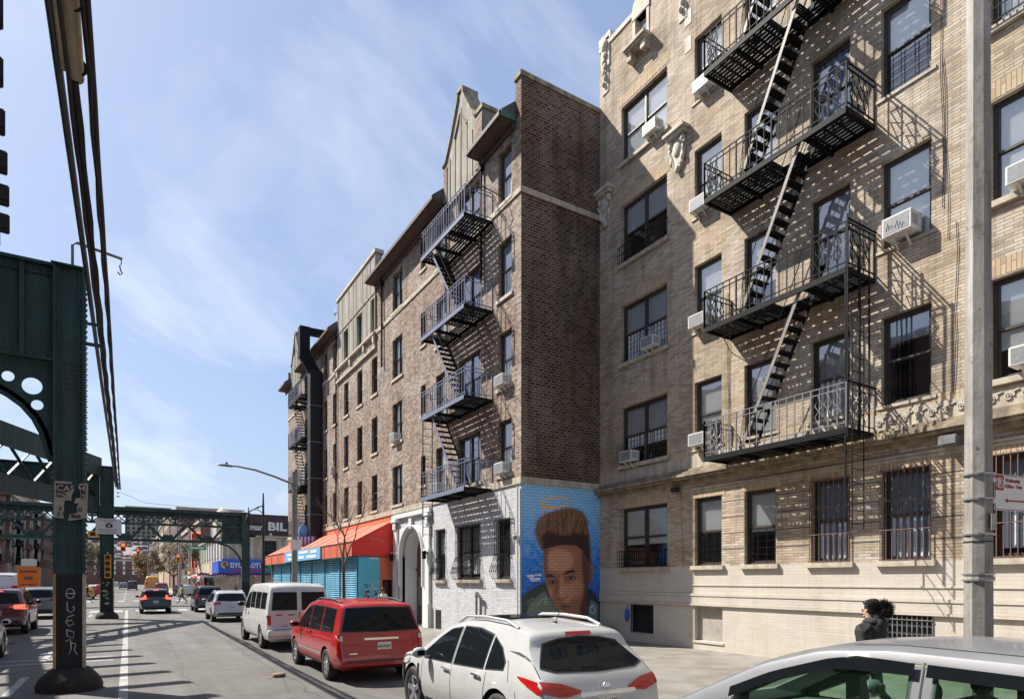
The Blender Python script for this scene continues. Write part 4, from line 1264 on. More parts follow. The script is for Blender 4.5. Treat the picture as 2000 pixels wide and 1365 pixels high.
b.quad((9.0, 29.18, 3.32), (9.0, 51.0, 3.32), (9.0, 51.0, 4.0), (9.0, 29.18, 4.0))
b.quad((9.0, 51.0, 3.32), (11.05, 51.0, 3.32), (11.05, 51.0, 5.1), (9.0, 51.0, 4.0))
b.build('awning', M['orange'], SF)
for k in range(1, 9):
    yy = 29.2 + k * 2.42
    P(SF, 'awning_rib', lambda b: (b.bar((9.0, yy, 4.02), (11.03, yy, 5.11), .02), b.bar((8.99, yy, 3.32), (8.99, yy, 4.0), .02)), M['orange_wall'])
P(SF, 'awning_script', lambda b: (b.tube([(9.9, 29.17, 4.25), (10.1, 29.17, 4.15), (10.2, 29.17, 4.2), (10.35, 29.17, 4.05), (10.5, 29.17, 4.1), (10.6, 29.17, 3.98)], .018, 5)), M['paper'])
P(SF, 'awning_frame', lambda b: (b.bar((9.0, 29.2, 4.01), (9.0, 51, 4.01), .05), b.bar((9.0, 29.2, 3.32), (9.0, 51, 3.32), .04), b.bar((9.0, 29.17, 3.33), (11.0, 29.17, 3.33), .035)), M['timber'])
y = 29.3
k = 0
while y < 48:
    def fn(b):
        z = .16
        while z < 3.3:
            b.quad((9.36, y + .08, z), (9.32, y + .08, z + .05), (9.32, y + 2.82, z + .05), (9.36, y + 2.82, z))
            b.quad((9.32, y + .08, z + .05), (9.36, y + .08, z + .11), (9.36, y + 2.82, z + .11), (9.32, y + 2.82, z + .05))
            z += .11
        b.box(9.28, 9.4, y, y + .08, .15, 3.34)
    P(SF, 'roller_shutter', fn, M['cyan'])
    y += 2.9; k += 1
P(SF, 'back_wall', lambda b: (b.box(9.42, 9.5, 29.4, 51, .15, 3.3), b.quad((9.02, 29.3, 3.36), (9.02, 51, 3.36), (11, 51, 3.36), (11, 29.3, 3.36))), M['room'])
P(SF, 'shop_sign', lambda b: b.box(8.92, 8.995, 34.6, 43.6, 3.36, 4.0), M['sign_lblue'])
def wtext(parent, name, s, size, m, loc, facing, bold=0.0, sx=1.0, ext=.006):
    """facing: '-y' reads left to right towards +x ; '-x' reads towards -y ; '+x' reads towards +y"""
    vs, fs = text_geo(s, size, ext, bold, sx)
    b = MB()
    if facing == '-y': v2 = [(x + loc[0], y + loc[1], z + loc[2]) for x, y, z in vs]
    elif facing == '-x': v2 = [(y + loc[0], -x + loc[1], z + loc[2]) for x, y, z in vs]
    else: v2 = [(-y + loc[0], x + loc[1], z + loc[2]) for x, y, z in vs]
    b.add(v2, fs)
    return b.build(name, m, parent)
P(SF, 'sign_lettering', lambda b: [b.box(8.905, 8.918, y_, y_ + l_, z_, z_ + .17) for y_, l_, z_ in ((35.2, 1.5, 3.72), (37.2, 2.3, 3.76), (40.2, 2.6, 3.72), (35.4, 2.2, 3.45), (38.2, 1.4, 3.47), (40.4, 2.2, 3.44))], M['white'])
def scrib(b, x0, x1, z0, z1, yy, n, r, seed):
    q = random.Random(seed)
    for _ in range(n):
        cx, cz = q.uniform(x0, x1), q.uniform(z0, z1)
        pts = []
        for k in range(6):
            pts.append((cx + q.uniform(-.09, .09), yy, cz + q.uniform(-.06, .06)))
        b.tube(pts, r, 4)
P(SF, 'graffiti', lambda b: scrib(b, 9.5, 10.25, .5, 2.0, 29.19, 26, .009, 4), M['ink'])
P(SF, 'graffiti', lambda b: scrib(b, 9.8, 10.2, 1.7, 2.3, 29.19, 7, .012, 9), M['white'])
P(SF, 'tube_light', lambda b: b.box(9.85, 10.25, 29.05, 29.1, 3.2, 3.26), M['white'])
t = thing('oval_sign', 'upright light blue oval shop sign above the orange awning', 'sign', (10.0, 43.0, 4.45))
vs_, fs_ = plate_geo([circ(0, .72, .34, .72, 24)], .08)
b = MB(); b.add(vs_, fs_); b.build('sign_face', M['sign_lblue'], t)
P(t, 'sign_lettering', lambda b: (b.tube([(-.24, -.05, .72), (-.17, -.05, .9), (-.1, -.05, .72), (-.02, -.05, .86), (.06, -.05, .72), (.14, -.05, .86), (.24, -.05, .75)], .02, 5)), M['ink'])
P(t, 'bracket', lambda b: (b.bar((0, 0, .1), (1.0, 0, .1), .04), b.bar((0, 0, 1.3), (1.0, 0, 1.3), .04)), M['iron'])
t = thing('box_sign', 'blue box sign with tall white letters standing on the orange awning', 'sign', (9.9, 41.5, 4.35))
P(t, 'sign_face', lambda b: b.box(-.5, .5, -.06, .06, 0, .7), M['sign_blue'])
P(t, 'sign_lettering', lambda b: [b.box(x_, x_ + .09, -.075, -.061, .1, .62) for x_ in (-.42, -.2, .02, .26)], M['white'])

# ---------------------------------------------------------------- black exhaust duct
D = thing('exhaust_duct', 'square black metal exhaust duct rising up the brown building and bending over its roof', 'duct')
P(D, 'riser', lambda b: b.box(10.25, 11.03, 42.2, 43.0, 4.9, 16.1), M['black_paint'], bevel=.02)
def fn(b):
    b.bar((10.64, 42.6, 15.95), (9.97, 42.75, 17.1), .66, .72)
    b.bar((9.97, 42.75, 16.9), (9.97, 42.75, 18.95), .62, .66)
    b.bar((9.66, 42.75, 18.72), (12.6, 42.6, 18.72), .45, .44)
P(D, 'bend', fn, M['iron'], bevel=.015)
P(D, 'seam', lambda b: [b.box(10.22, 11.05, 42.17, 43.03, z, z + .05) for z in (6.5, 8.9, 11.3, 13.7)], M['iron_blue'])
t = thing('roof_tank', 'shiny metal exhaust fan drum on the roof beside the black duct', 'roof fan', (11.7, 40.0, 18.3))
P(t, 'drum', lambda b: b.lathe([(.35, 0), (.4, .2), (.4, .8), (.5, .85), (.5, 1.2), (.3, 1.35)], n=16), M['chrome'], smooth=40)
P(t, 'curb', lambda b: b.box(-.5, .5, -.5, .5, -.3, 0), M['galv'])
# ================================================================ fire escapes (local frame like the wall behind: x along, outward -y)
def platform(root, x0, x1, z, depth, m, rail_m, hole=None, ornate=False, rail_h=1.0):
    def fn(b):
        b.bar((x0, -depth, z - .05), (x1, -depth, z - .05), .05, .13)
        b.bar((x0, -.05, z - .04), (x1, -.05, z - .04), .04, .08)
        for xx in (x0, x1): b.bar((xx, -depth, z - .04), (xx, 0, z - .04), .05, .10)
        n = max(2, int((x1 - x0) / .95))
        for k in range(1, n):
            xx = x0 + (x1 - x0) * k / n
            b.bar((xx, -depth, z - .07), (xx, 0, z - .07), .07, .11)
    p = P(root, 'platform', fn, m)
    def fn(b):
        n = 9
        for k in range(n):
            yy = -.1 - (depth - .18) * k / (n - 1)
            if hole and hole[2] < yy < hole[3]:
                if hole[0] > x0 + .1: b.box(x0, hole[0], yy - .041, yy + .041, z - .012, z + .012)
                if hole[1] < x1 - .1: b.box(hole[1], x1, yy - .041, yy + .041, z - .012, z + .012)
            else:
                b.box(x0, x1, yy - .041, yy + .041, z - .012, z + .012)
    def fn2(b):
        fn(b)
        xx = x0 + .18
        while xx < x1:
            if not (hole and hole[0] - .02 < xx < hole[1] + .02): b.box(xx - .03, xx + .03, -depth + .05, -.06, z - .024, z - .013)
            xx += .26
    P(p, 'grating', fn2, m)
    def fn(b):
        zt = z + rail_h
        def run(p0, p1):
            Lr = (Vector(p1) - Vector(p0)).length
            n = max(2, int(Lr / .2))
            for k in range(n + 1):
                q = Vector(p0).lerp(Vector(p1), k / n)
                b.bar((q.x, q.y, z + .0), (q.x, q.y, zt), .02 if k % 5 else .032)
            for zz in (zt, zt - .13, z + .12):
                b.bar((p0[0], p0[1], zz), (p1[0], p1[1], zz), .028, .02)
        run((x0, -depth, 0), (x1, -depth, 0)); run((x0, -depth, 0), (x0, -.02, 0)); run((x1, -depth, 0), (x1, -.02, 0))
        if ornate:
            for pa, pb in (((x1 - .75, -depth), (x1 - .1, -depth)), ((x1, -depth + .1), (x1, -.25)), ((x0 + .08, -depth), (x0 + .45, -depth)), ((x0, -depth + .1), (x0, -.3))):
                A = Vector((pa[0], pa[1], 0)); B = Vector((pb[0], pb[1], 0))
                for k in range(3):
                    c = A.lerp(B, (k + .5) / 3); d = (B - A) / 3 * .42
                    pts = [(c - d * .2) + Vector((0, 0, z + .15)), (c + d) + Vector((0, 0, z + .38)), (c - d) + Vector((0, 0, z + .62)), (c + d * .2) + Vector((0, 0, z + .85))]
                    b.tube(pts, .013, 5)
                    pts = [(c + d * .2) + Vector((0, 0, z + .15)), (c - d) + Vector((0, 0, z + .38)), (c + d) + Vector((0, 0, z + .62)), (c - d * .2) + Vector((0, 0, z + .85))]
                    b.tube(pts, .013, 5)
    P(p, 'railing', fn, rail_m)
    return p

def stair(root, xb, zb, xt, zt, ya, yb, ms, mt):
    """from (xb,zb) at the foot up to (xt,zt); ya is the outer stringer"""
    def fn(b):
        b.bar((xb, ya, zb), (xt, ya, zt), .020, .085)
    s = P(root, 'staircase', fn, ms)
    def fn(b): b.bar((xb, yb, zb), (xt, yb, zt), .020, .085)
    P(s, 'stringer', fn, mt)
    n = int(abs(zt - zb) / .235)
    def fn(b):
        for k in range(1, n):
            t = k / n
            x = xb + (xt - xb) * t; z = zb + (zt - zb) * t
            for q in (-.075, -.025, .025, .075):
                b.box(x + q - .019, x + q + .019, ya, yb, z - .008, z + .008)
            b.box(x - .09, x - .075, ya, yb, z - .03, z + .008); b.box(x + .085, x + .1, ya, yb, z - .03, z + .008)
    P(s, 'tread', fn, mt)
    def fn(b):
        for yy in (ya - .02, yb + .02):
            L_ = [(xb + (xt - xb) * t - .14 * (1 if xt > xb else -1) * 0, yy, zb + (zt - zb) * t + .62) for t in (0.05, 1.0)]
            b.tube([(xb, yy, zb + .1)] + L_ + [(xt + .05 * (1 if xt > xb else -1), yy, zt + .9)], .011, 5)
    P(s, 'handrail', fn, mt)
    return s

FE = thing('fire_escape', 'black iron fire escape with four platforms and stairs on the beige building', 'fire escape', (14.4, 17.5, 0), -math.pi / 2, 'iron fire escapes')
Y0, Y1 = 17.5 - 11.75, 17.5 - 7.82
for i, z in enumerate((5.5, 8.98, 12.45, 15.9, 19.4)):
    if i == 4: break
    platform(FE, Y0, Y1, z, 1.1, M['iron'], M['iron_grey'] if i == 0 else M['iron'], hole=(7.7, 8.55, -1.06, -.45) if i > 0 else None, ornate=True)
    if i < 3: stair(FE, 6.85, z, 8.53, z + 3.46, -1.02, -.5, M['iron_tan'], M['iron'])
    else: stair(FE, 6.85, z, 8.5, z + 3.3, -1.02, -.5, M['iron_tan'], M['iron'])
def fn(b):
    for yy in (-1.16, -.72):
        b.bar((Y1 + .06, yy, 5.3), (Y1 + .06, yy, 10.1), .03)
        b.bar((Y1 + .14, yy + .04, 3.3), (Y1 + .14, yy + .04, 7.9), .018)
    z = 3.4
    while z < 7.9:
        b.bar((Y1 + .14, -1.12, z), (Y1 + .14, -.68, z), .013); z += .3
    for zz in (6.5, 10.0): b.bar((Y1 + .06, -1.18, zz), (Y1 + .06, -.02, zz), .03)
P(FE, 'drop_ladder', fn, M['iron'])
def fn(b):
    b.bar((Y1 + .02, -.25, 5.4), (Y1 + .02, -.25, 9.9), .03); b.bar((Y1 + .02, -.6, 5.4), (Y1 + .02, -.6, 9.9), .02)
    b.bar((Y1 - .02, -1.1, 4.2), (Y1 - .02, -1.1, 9.0), .03)
P(FE, 'guide_rod', fn, M['iron'])
# shadow-catching bracket low on the wall
P(FE, 'clothes_line_hook', lambda b: b.tube([(5.7, -.02, 8.6), (5.85, -.5, 8.9), (6.2, -.6, 8.7)], .012, 5), M['iron'])

FB = thing('fire_escape', 'blue-grey iron fire escape zigzagging down under the near gable of the brown building', 'fire escape', (11.07, 52.8, 0), -math.pi / 2, 'iron fire escapes')
a0, a1 = 52.8 - 23.15, 52.8 - 19.4
for i, z in enumerate((5.42, 8.6, 11.75, 14.92)):
    platform(FB, a0, a1, z, 1.12, M['iron'], M['iron_blue'], hole=(52.8 - 22.45, 52.8 - 21.3, -1.05, -.5) if i > 0 else None)
    P(FB, 'fascia', lambda b: b.box(a0, a1, -1.16, -1.145, z - .12, z + .03), M['iron_blue'])
    if i > 0: stair(FB, 52.8 - 20.1, z - 3.16, 52.8 - 22.4, z, -1.03, -.5, M['iron_blue'], M['iron'])
def fn(b):
    for yy in (-1.1, -.7):
        b.bar((a0 + .1, yy, 3.9), (a0 + .1, yy, 8.6), .03)
    z = 4.0
    while z < 8.6:
        b.bar((a0 + .1, -1.1, z), (a0 + .1, -.7, z), .018); z += .3
    b.tube([(a1, -.9, 15.92), (a1 + .5, -.7, 15.7), (a1 + .9, -.1, 15.3)], .02, 5)
P(FB, 'drop_ladder', fn, M['iron'])
FC = thing('fire_escape', 'far narrow fire escape left of the black duct at the end of the brown building', 'fire escape', (11.07, 52.8, 0), -math.pi / 2, 'iron fire escapes')
a0, a1 = 52.8 - 47.4, 52.8 - 43.4
for i, z in enumerate((5.42, 8.6, 11.75, 14.72)):
    platform(FC, a0, a1, z, 1.12, M['iron'], M['iron_blue'], hole=(52.8 - 46.6, 52.8 - 45.4, -1.05, -.5) if i > 0 else None)
    if i > 0: stair(FC, 52.8 - 44.0, z - 3.16, 52.8 - 46.5, z, -1.03, -.5, M['iron_grey'], M['iron'])

# ================================================================ elevated railway
def ibeam_column(root, x0, x1, y, ztop, zpaint, near):
    w = x1 - x0
    def fn(b):
        b.box(x0 + .05, x1 - .05, y + .10, y + .13, .3, ztop)             # web plate facing the street
        b.box(x0, x0 + .05, y, y + .34, zpaint, ztop); b.box(x1 - .05, x1, y, y + .34, zpaint, ztop)
        b.box(x0 + .05, x0 + .12, y + .06, y + .10, zpaint, ztop); b.box(x1 - .12, x1 - .05, y + .06, y + .10, zpaint, ztop)
        b.box(x0 + .05, x1 - .05, y + .30, y + .33, .3, ztop)
        st = .11
        z = zpaint
        while z < ztop and near:
            for xx in (x0 - .012, x1 + .012):
                for yy in (y + .05, y + .28): b.ball((xx, yy, z), .018, .018, .018, 5, 4)
            for xx in (x0 + .09, x1 - .09): b.ball((xx, y + .055, z), .016, .012, .016, 5, 4)
            z += st
        b.box(x0 - .03, x1 + .03, y - .03, y + .37, ztop, ztop + .03)
    P(root, 'column', fn, M['green'])
    P(root, 'black_band', lambda b: (b.box(x0 + .052, x1 - .052, y + .094, y + .0985, .3, zpaint), b.box(x0 + .06, x0 + .12, y + .05, y + .094, .3, zpaint), b.box(x1 - .12, x1 - .06, y + .05, y + .094, .3, zpaint)), M['black_paint'])
    P(root, 'flange', lambda b: b.box(x0, x0 + .05, y, y + .34, .3, zpaint), M['flange_y'])
    P(root, 'flange', lambda b: b.box(x1 - .05, x1, y, y + .34, .3, zpaint), M['flange_w'])
    cx, cy = (x0 + x1) / 2, y + .17
    def fn(b):
        b.lathe([(.55, 0), (.56, .10), (.51, .24), (.42, .35), (.34, .42), (.3, .45)], (cx, cy, 0), 20)
    o = P(root, 'base', fn, M['concrete_dark'], smooth=60)
    for v in o.data.vertices:
        v.co += Vector((noise.noise(v.co * 3), noise.noise(v.co * 3 + Vector((9, 0, 0))), 0)) * .05

E1 = thing('elevated_bent', 'near dark green riveted steel column with plate girder of the elevated railway', 'elevated railway frame', group='steel frames of the elevated railway')
ibeam_column(E1, -1.26, -.73, 15.2, 8.42, 2.32, True)
def fn(b):
    b.box(-13.5, -1.262, 15.36, 15.39, 6.55, 8.36)
    b.box(-13.5, -1.262, 15.2, 15.55, 8.36, 8.42); b.box(-13.5, -1.262, 15.2, 15.55, 6.50, 6.55)
    b.box(-13.5, -1.262, 15.32, 15.36, 8.2, 8.36); b.box(-13.5, -1.262, 15.32, 15.36, 6.55, 6.70)
    for x in (-1.75, -3.2, -4.7, -6.2, -7.7, -9.2):
        b.box(x - .04, x + .04, 15.26, 15.36, 6.55, 8.36)
        z = 6.7
        while z < 8.3:
            b.ball((x - .07, 15.35, z), .016, .014, .016, 5, 4); z += .12
    x = -1.35
    while x > -6:
        for zz in (8.28, 6.62, 8.24): b.ball((x, 15.315, zz), .016, .012, .016, 5, 4)
        x -= .11
    for xx in (-.85, -.92, -.99, -1.06, -1.13):
        for q in range(6): b.ball((xx, 15.295, 6.0 + q * .1), .016, .012, .016, 5, 4)
P(E1, 'plate_girder', fn, M['green'])
arc = [(-1.27, 4.55), (-1.34, 4.8), (-1.42, 5.1), (-1.55, 5.38), (-1.74, 5.62), (-1.98, 5.80), (-2.3, 5.95), (-2.7, 6.05), (-3.2, 6.1), (-3.2, 6.49), (-1.27, 6.49)]
vs_, fs_ = plate_geo([arc, circ(-1.60, 5.99, .165, .165), circ(-1.97, 6.12, .10), circ(-1.52, 5.63, .10)], .03)
b = MB(); b.add([(x, y + 15.37, z) for x, y, z in vs_], fs_)
for p, q in zip(arc[:8], arc[1:9]): b.bar((p[0], 15.37, p[1]), (q[0], 15.37, q[1]), .16, .03, up=(0, 1, 0))
b.build('knee_brace', M['green'], E1)
P(E1, 'far_column', lambda b: (b.box(-13.5, -12.98, 15.2, 15.54, .2, 8.42)), M['green'])
P(E1, 'ladder_bracket', lambda b: (b.bar((-.73, 15.25, 7.36), (-.45, 15.25, 7.36), .05), b.bar((-.73, 15.25, 6.95), (-.40, 15.25, 6.95), .06)), M['green'])
def fn(b):
    b.tube([(-.95, 15.35, 8.4), (-.95, 15.35, 8.92), (-.88, 15.35, 8.98), (-.1, 15.35, 8.86)], .028, 6)
    b.tube([(-.12, 15.35, 8.84), (-.12, 15.35, 8.74), (-.15, 15.35, 8.7)], .01, 5)
    b.tube([(-.15, 15.35, 8.72), (-.13, 15.35, 8.62), (-.10, 15.35, 8.56), (-.14, 15.35, 8.52), (-.18, 15.35, 8.57)], .015, 6)
P(E1, 'gantry_hook', fn, M['iron_grey'])
# vertical graffiti tag
def fn(b):
    y = 15.292
    cx = -.985
    st = [[circ(cx, 1.93, .07, .10, 10) + [circ(cx, 1.93, .07, .10, 10)[0]]], [[(cx - .07, 1.93), (cx + .09, 1.93)]],
          [[(cx - .05, 1.76), (cx - .05, 1.60), (cx + .01, 1.55), (cx + .07, 1.60), (cx + .05, 1.68)]],
          [[(cx + .06, 1.50), (cx - .04, 1.46), (cx - .07, 1.36), (cx - .02, 1.28), (cx + .06, 1.32), (cx + .02, 1.40), (cx - .06, 1.38)]],
          [[(cx - .06, 1.22), (cx - .05, 1.08), (cx + .05, 1.04), (cx + .06, 1.16), (cx - .05, 1.2)]],
          [[(cx - .07, .98), (cx + .0, 1.02), (cx + .02, .84), (cx - .02, .72)], [(cx + .0, .95), (cx + .09, .92), (cx + .07, .80), (cx + .12, .70)]]]
    for g in st:
        for ln in g: b.tube([(x, y, z) for x, z in ln], .010, 5)
P(E1, 'graffiti_tag', fn, M['chalk'])

po = thing('poster', 'torn black and white poster pasted round the near green column', 'poster', (-1.28, 15.19, 0))
def pw(u, v):
    f, c_, s_ = 1225.0, math.cos(PSI), math.sin(PSI)
    uu = 95 + u / 14.37; vv = 930 + v / 14.37
    r = (uu - 1000) / f; d = 15.19 / (c_ - r * s_)
    return (d * (r * c_ + s_) + 1.28, 2.2 + (1132 - vv) * d / f)
lp1 = [(160, 120), (650, 155), (640, 300), (690, 430), (640, 560), (640, 690), (460, 665), (430, 820), (440, 930), (400, 1040), (430, 1180), (130, 1150), (150, 560)]
lp2 = [(880, 200), (1110, 205), (1090, 800), (1080, 1180), (540, 1245), (590, 1070), (680, 1050), (800, 1020), (790, 880), (830, 760), (710, 750), (760, 620), (900, 590), (880, 400), (820, 310)]
for lp in (lp1, lp2):
    vs_, fs_ = plate_geo([[pw(*p) for p in lp][::-1]], .004)
    b = MB(); b.add(vs_, fs_); b.build('paper_sheet', M['paper'], po)
for lp in ([(205, 190), (640, 215), (630, 300), (660, 430), (430, 470), (410, 600), (215, 570)], [(890, 250), (1050, 250), (1040, 660), (930, 660), (900, 400)]):
    vs_, fs_ = plate_geo([[pw(*p) for p in lp][::-1]], .004)
    b = MB(); b.add([(x, y - .004, z) for x, y, z in vs_], fs_); b.build('black_field', M['black'], po)
def ptxt(s, u, v, size, m, sx=1.0):
    x, z = pw(u, v)
    wtext(po, 'lettering', s, size, m, (x, -.011, z), '-y', .004, sx, .002)
ptxt('CAS', 215, 400, .17, M['paper'], .95); ptxt('FOR', 235, 540, .08, M['paper']); ptxt('C', 430, 580, .15, M['paper']); ptxt('4', 900, 420, .16, M['paper']); ptxt('2', 930, 640, .15, M['paper'])
ptxt('1', 230, 1120, .12, M['black']); ptxt('86', 630, 1160, .1, M['black'], 1.6); ptxt('D', 830, 980, .1, M['black']); ptxt('3', 280, 950, .1, M['black'])

E2 = thing('elevated_bent', 'second green steel column with cross girder, behind the near column and carrying the yellow signal', 'elevated railway frame', group='steel frames of the elevated railway')
ibeam_column(E2, -1.36, -.68, 42.2, 8.6, 2.3, False)
def fn(b):
    b.box(-14, -1.37, 42.36, 42.39, 6.9, 8.5); b.box(-14, -1.37, 42.2, 42.55, 8.5, 8.56); b.box(-14, -1.37, 42.2, 42.55, 6.85, 6.9)
    for x in (-2.2, -3.8, -5.4, -7.0): b.box(x - .05, x + .05, 42.28, 42.36, 6.9, 8.5)
    b.prism([(-1.37, 5.4), (-1.6, 6.1), (-2.2, 6.6), (-3, 6.85), (-1.37, 6.85)], 42.34, 42.38)
P(E2, 'plate_girder', fn, M['green'])
P(E2, 'graffiti_tag', lambda b: scrib(b, -1.2, -.85, .8, 2.1, 42.285, 12, .02, 11), M['chalk'])
# diagonal latticed girder between the two
LG = thing('lattice_girder', 'green latticed girder running diagonally behind the near column', 'girder', (-1.55, 42.3, 0), math.atan2(-.915, -.4))
def fn(b):
    Ln = 26
    b.box(0, Ln, -.15, .15, 8.35, 8.6); b.box(0, Ln, -.15, .15, 6.75, 6.85)
    b.box(0, Ln, .1, .14, 6.0, 6.75); b.box(0, Ln, .28, .32, 8.0, 9.05)
    x = 0; k = 0
    while x < Ln:
        b.bar((x, 0, 6.85), (x + 1.9, 0, 8.4), .12, .05); b.bar((x + 1.9, .05, 6.85), (x, .05, 8.4), .12, .05)
        x += 1.9; k += 1
P(LG, 'chord_and_lacing', fn, M['green'])
def fn(b):
    x = 0
    while x < 26:
        b.bar((x, -.06, 6.87), (x + 1.9, -.06, 8.4), .05, .03); x += 1.9
P(LG, 'painted_sunlit_edge', fn, M['green_light'])  # paler strips laid on the lacing, sunlight put into their colour

# portal over the crossing
E3 = thing('portal_truss', 'long green portal truss spanning the street at the crossing, with graffiti on its end plate', 'truss', (0, 64.3, 0), 0, 'steel frames of the elevated railway')
def fn(b):
    xl, xr = -16.0, 9.6
    for z, h in ((8.4, .28), (7.15, .18), (5.72, .24)):
        b.box(xl, xr, -.25, .25, z - h / 2, z + h / 2)
    x = 9.2; 
    V = 3.2; xb = 6.25
    while xb > xl:
        b.bar((xb - .35, 0, 5.8), (xb - 1.55, 0, 7.1), .22, .18, up=(0, 1, 0)); b.bar((xb + .35, 0, 5.8), (xb + 1.4, 0, 7.1), .22, .18, up=(0, 1, 0))
        b.prism([(xb - .6, 5.75), (xb - .35, 6.25), (xb + .35, 6.25), (xb + .6, 5.75)], -.08, .08)
        b.box(xb - .07, xb + .07, -.06, .06, 5.8, 7.1) if int(xb * 10) % 2 else None
        xb -= V
    x = 7.4
    while x > xl:
        b.bar((x, 0, 7.2), (x - 1.25, 0, 8.3), .10, .06, up=(0, 1, 0)); b.bar((x - 1.25, .05, 7.2), (x, .05, 8.3), .10, .06, up=(0, 1, 0))
        if int(x * 4) % 2 == 0: b.box(x - .08, x + .08, -.05, .05, 7.2, 8.3)
        b.box(x - .3, x + .3, -.03, .03, 7.62, 7.82)
        x -= 1.25
    b.box(xl, 7.5, .12, .2, 7.85, 8.3)
    b.box(7.5, 9.35, -.04, .0, 5.75, 7.2); b.bar((7.6, -.05, 7.3), (9.3, -.05, 8.3), .1, .06, up=(0, 1, 0)); b.bar((9.3, -.05, 7.3), (7.6, -.05, 8.3), .1, .06, up=(0, 1, 0)); b.box(7.5, 9.3, .02, .06, 7.2, 8.3)
    arc = [(7.2, 5.62), (8.0, 5.4), (8.7, 4.85), (9.1, 4.1), (9.35, 3.2)]
    for p, q in zip(arc[:-1], arc[1:]): b.bar((p[0], 0, p[1]), (q[0], 0, q[1]), .16, .2, up=(0, 1, 0))
P(E3, 'truss_frame', fn, M['green'])
P(E3, 'column', lambda b: (b.box(9.2, 9.9, -.3, .3, 2.0, 8.55), b.box(9.12, 9.98, -.36, .36, 8.55, 8.6), b.box(9.12, 9.98, -.36, .36, 5.6, 5.68)), M['green'])
P(E3, 'black_band', lambda b: b.box(9.2, 9.9, -.3, .3, .2, 2.0), M['black_paint'])
P(E3, 'column', lambda b: b.box(-12.6, -11.9, -.3, .3, .2, 8.5), M['green'])
P(E3, 'graffiti', lambda b: scrib(b, 7.8, 9.1, 5.95, 6.9, -.06, 26, .035, 21), M['green_light'])

# tracks on top
TR = thing('elevated_track', 'dark timber ties and rails of the elevated track at the left edge, seen from below', 'railway track', (-1.83, 14.5, 0), math.atan(.13))
tie0 = None
ty = [-11.2 + k * 1.36 for k in range(12)] + [5.9 + k * 2.0 for k in range(12)]
for k, y in enumerate(ty):
    if k == 0:
        tie0 = P(TR, 'tie', lambda b: b.box(-6.2, 0, -.15, .15, 10.12, 10.46), M['wood_black'], bevel=.02)
        tie0.location = (0, y, 0)
    else:
        c = tie0.copy(); col.objects.link(c); c.location = ((-.04 if y < 5 else -1.35) + .05 * math.sin(k * 7), y + .03 * math.sin(k * 5), 0)
P(TR, 'edge_rod', lambda b: b.tube([(-.2, -17, 10.06), (-.2, 4.4, 10.06)], .04, 6), M['wood_black'])
P(TR, 'stringer', lambda b: b.box(-3.9, -3.6, -17, 32, 9.1, 10.11), M['green'])
P(TR, 'stringer', lambda b: b.box(-6.6, -6.3, -17, 32, 9.1, 10.11), M['green'])
P(TR, 'rail', lambda b: b.box(-3.9, -3.82, -17, 32, 10.47, 10.62), M['iron_rust'])
P(TR, 'rail', lambda b: b.box(-5.4, -5.32, -17, 32, 10.47, 10.62), M['iron_rust'])

# conduits and cables hung alongside
def run(name, label, cat, fn_, m, **k):
    b = MB(); fn_(b); o = b.build(name, m, **k)
    return tag(o, label, cat, 'conduits and cables hung along the elevated railway')
def yline(x0, x1, z0, z1, ya, yb, sag=.12, n=30, wob=0.0):
    pts = []
    for k in range(n + 1):
        t = k / n
        y = ya + (yb - ya) * t
        bay = ((y - 15.3) / 13.4) % 1.0
        pts.append((x0 + (x1 - x0) * t + wob * math.sin(k * 1.7), y, z0 + (z1 - z0) * t - sag * 4 * bay * (1 - bay) + wob * math.cos(k * 2.3)))
    return pts
run('conduit', 'smooth grey conduit pipe, leftmost line of the bundle hung beside the elevated railway', 'pipe', lambda b: b.tube(yline(-.66, -.60, 7.85, 7.6, -4, 43, .03, 40), .042, 8), M['pipe'], smooth=60)
run('twisted_cable', 'thick twisted cable in the middle of the bundle, running into the tan sleeve', 'cable', lambda b: (b.tube(yline(-.50, -.50, 7.72, 7.5, 8.3, 43, 0.1, 60, .004), .042, 8), b.tube(yline(-.545, -.53, 7.66, 7.5, 5, 43, .1, 60, .006), .022, 6)), M['cable'], smooth=60)
run('twisted_cable', 'rightmost thick black cable of the overhead bundle with thinner wires lashed to it', 'cable', lambda b: (b.tube(yline(-.305, -.38, 7.82, 7.5, -4, 43, .14, 60, .003), .030, 8), b.tube(yline(-.35, -.40, 7.8, 7.5, -4, 43, .14, 90, .009), .018, 6), b.tube(yline(-.33, -.41, 7.76, 7.46, -4, 43, .15, 90, .014), .014, 5)), M['cable'], smooth=60)
run('thin_cable', 'thin black wire between the middle cable and the right cable overhead', 'cable', lambda b: b.tube(yline(-.46, -.44, 7.7, 7.5, 8.4, 43, .18, 60, .01), .011, 5), M['black'])
t = thing('cable_sleeve', 'tan insulated cylindrical sleeve hanging in the cable bundle at the top edge', 'cable sleeve', (-.47, 0, 7.73), 0)
P(t, 'sleeve_tube', lambda b: b.tube([(0.03, 4.6, .03), (.01, 6.5, .0), (-.02, 8.35, -.03)], .082, 14), M['sleeve'], smooth=60)
P(t, 'thin_tube', lambda b: b.tube([(-.10, 4.6, .02), (-.12, 6.5, .0), (-.125, 8.3, -.02)], .028, 8), M['sleeve'], smooth=60)
P(t, 'clamp', lambda b: [b.lathe([(.088, y), (.088, y + .03)], (0.012, 0, 0.0), 14, 'y') for y in (6.35, 7.3, 8.2)] + [b.lathe([(.11, 6.02), (.11, 6.1)], (0.01, 0, 0), 14, 'y')], M['iron'])
P(t, 'hook', lambda b: b.tube([(-.2, 7.1, .2), (-.30, 7.1, .24), (-.34, 7.1, .2), (-.33, 7.1, .14)], .012, 5), M['iron'])
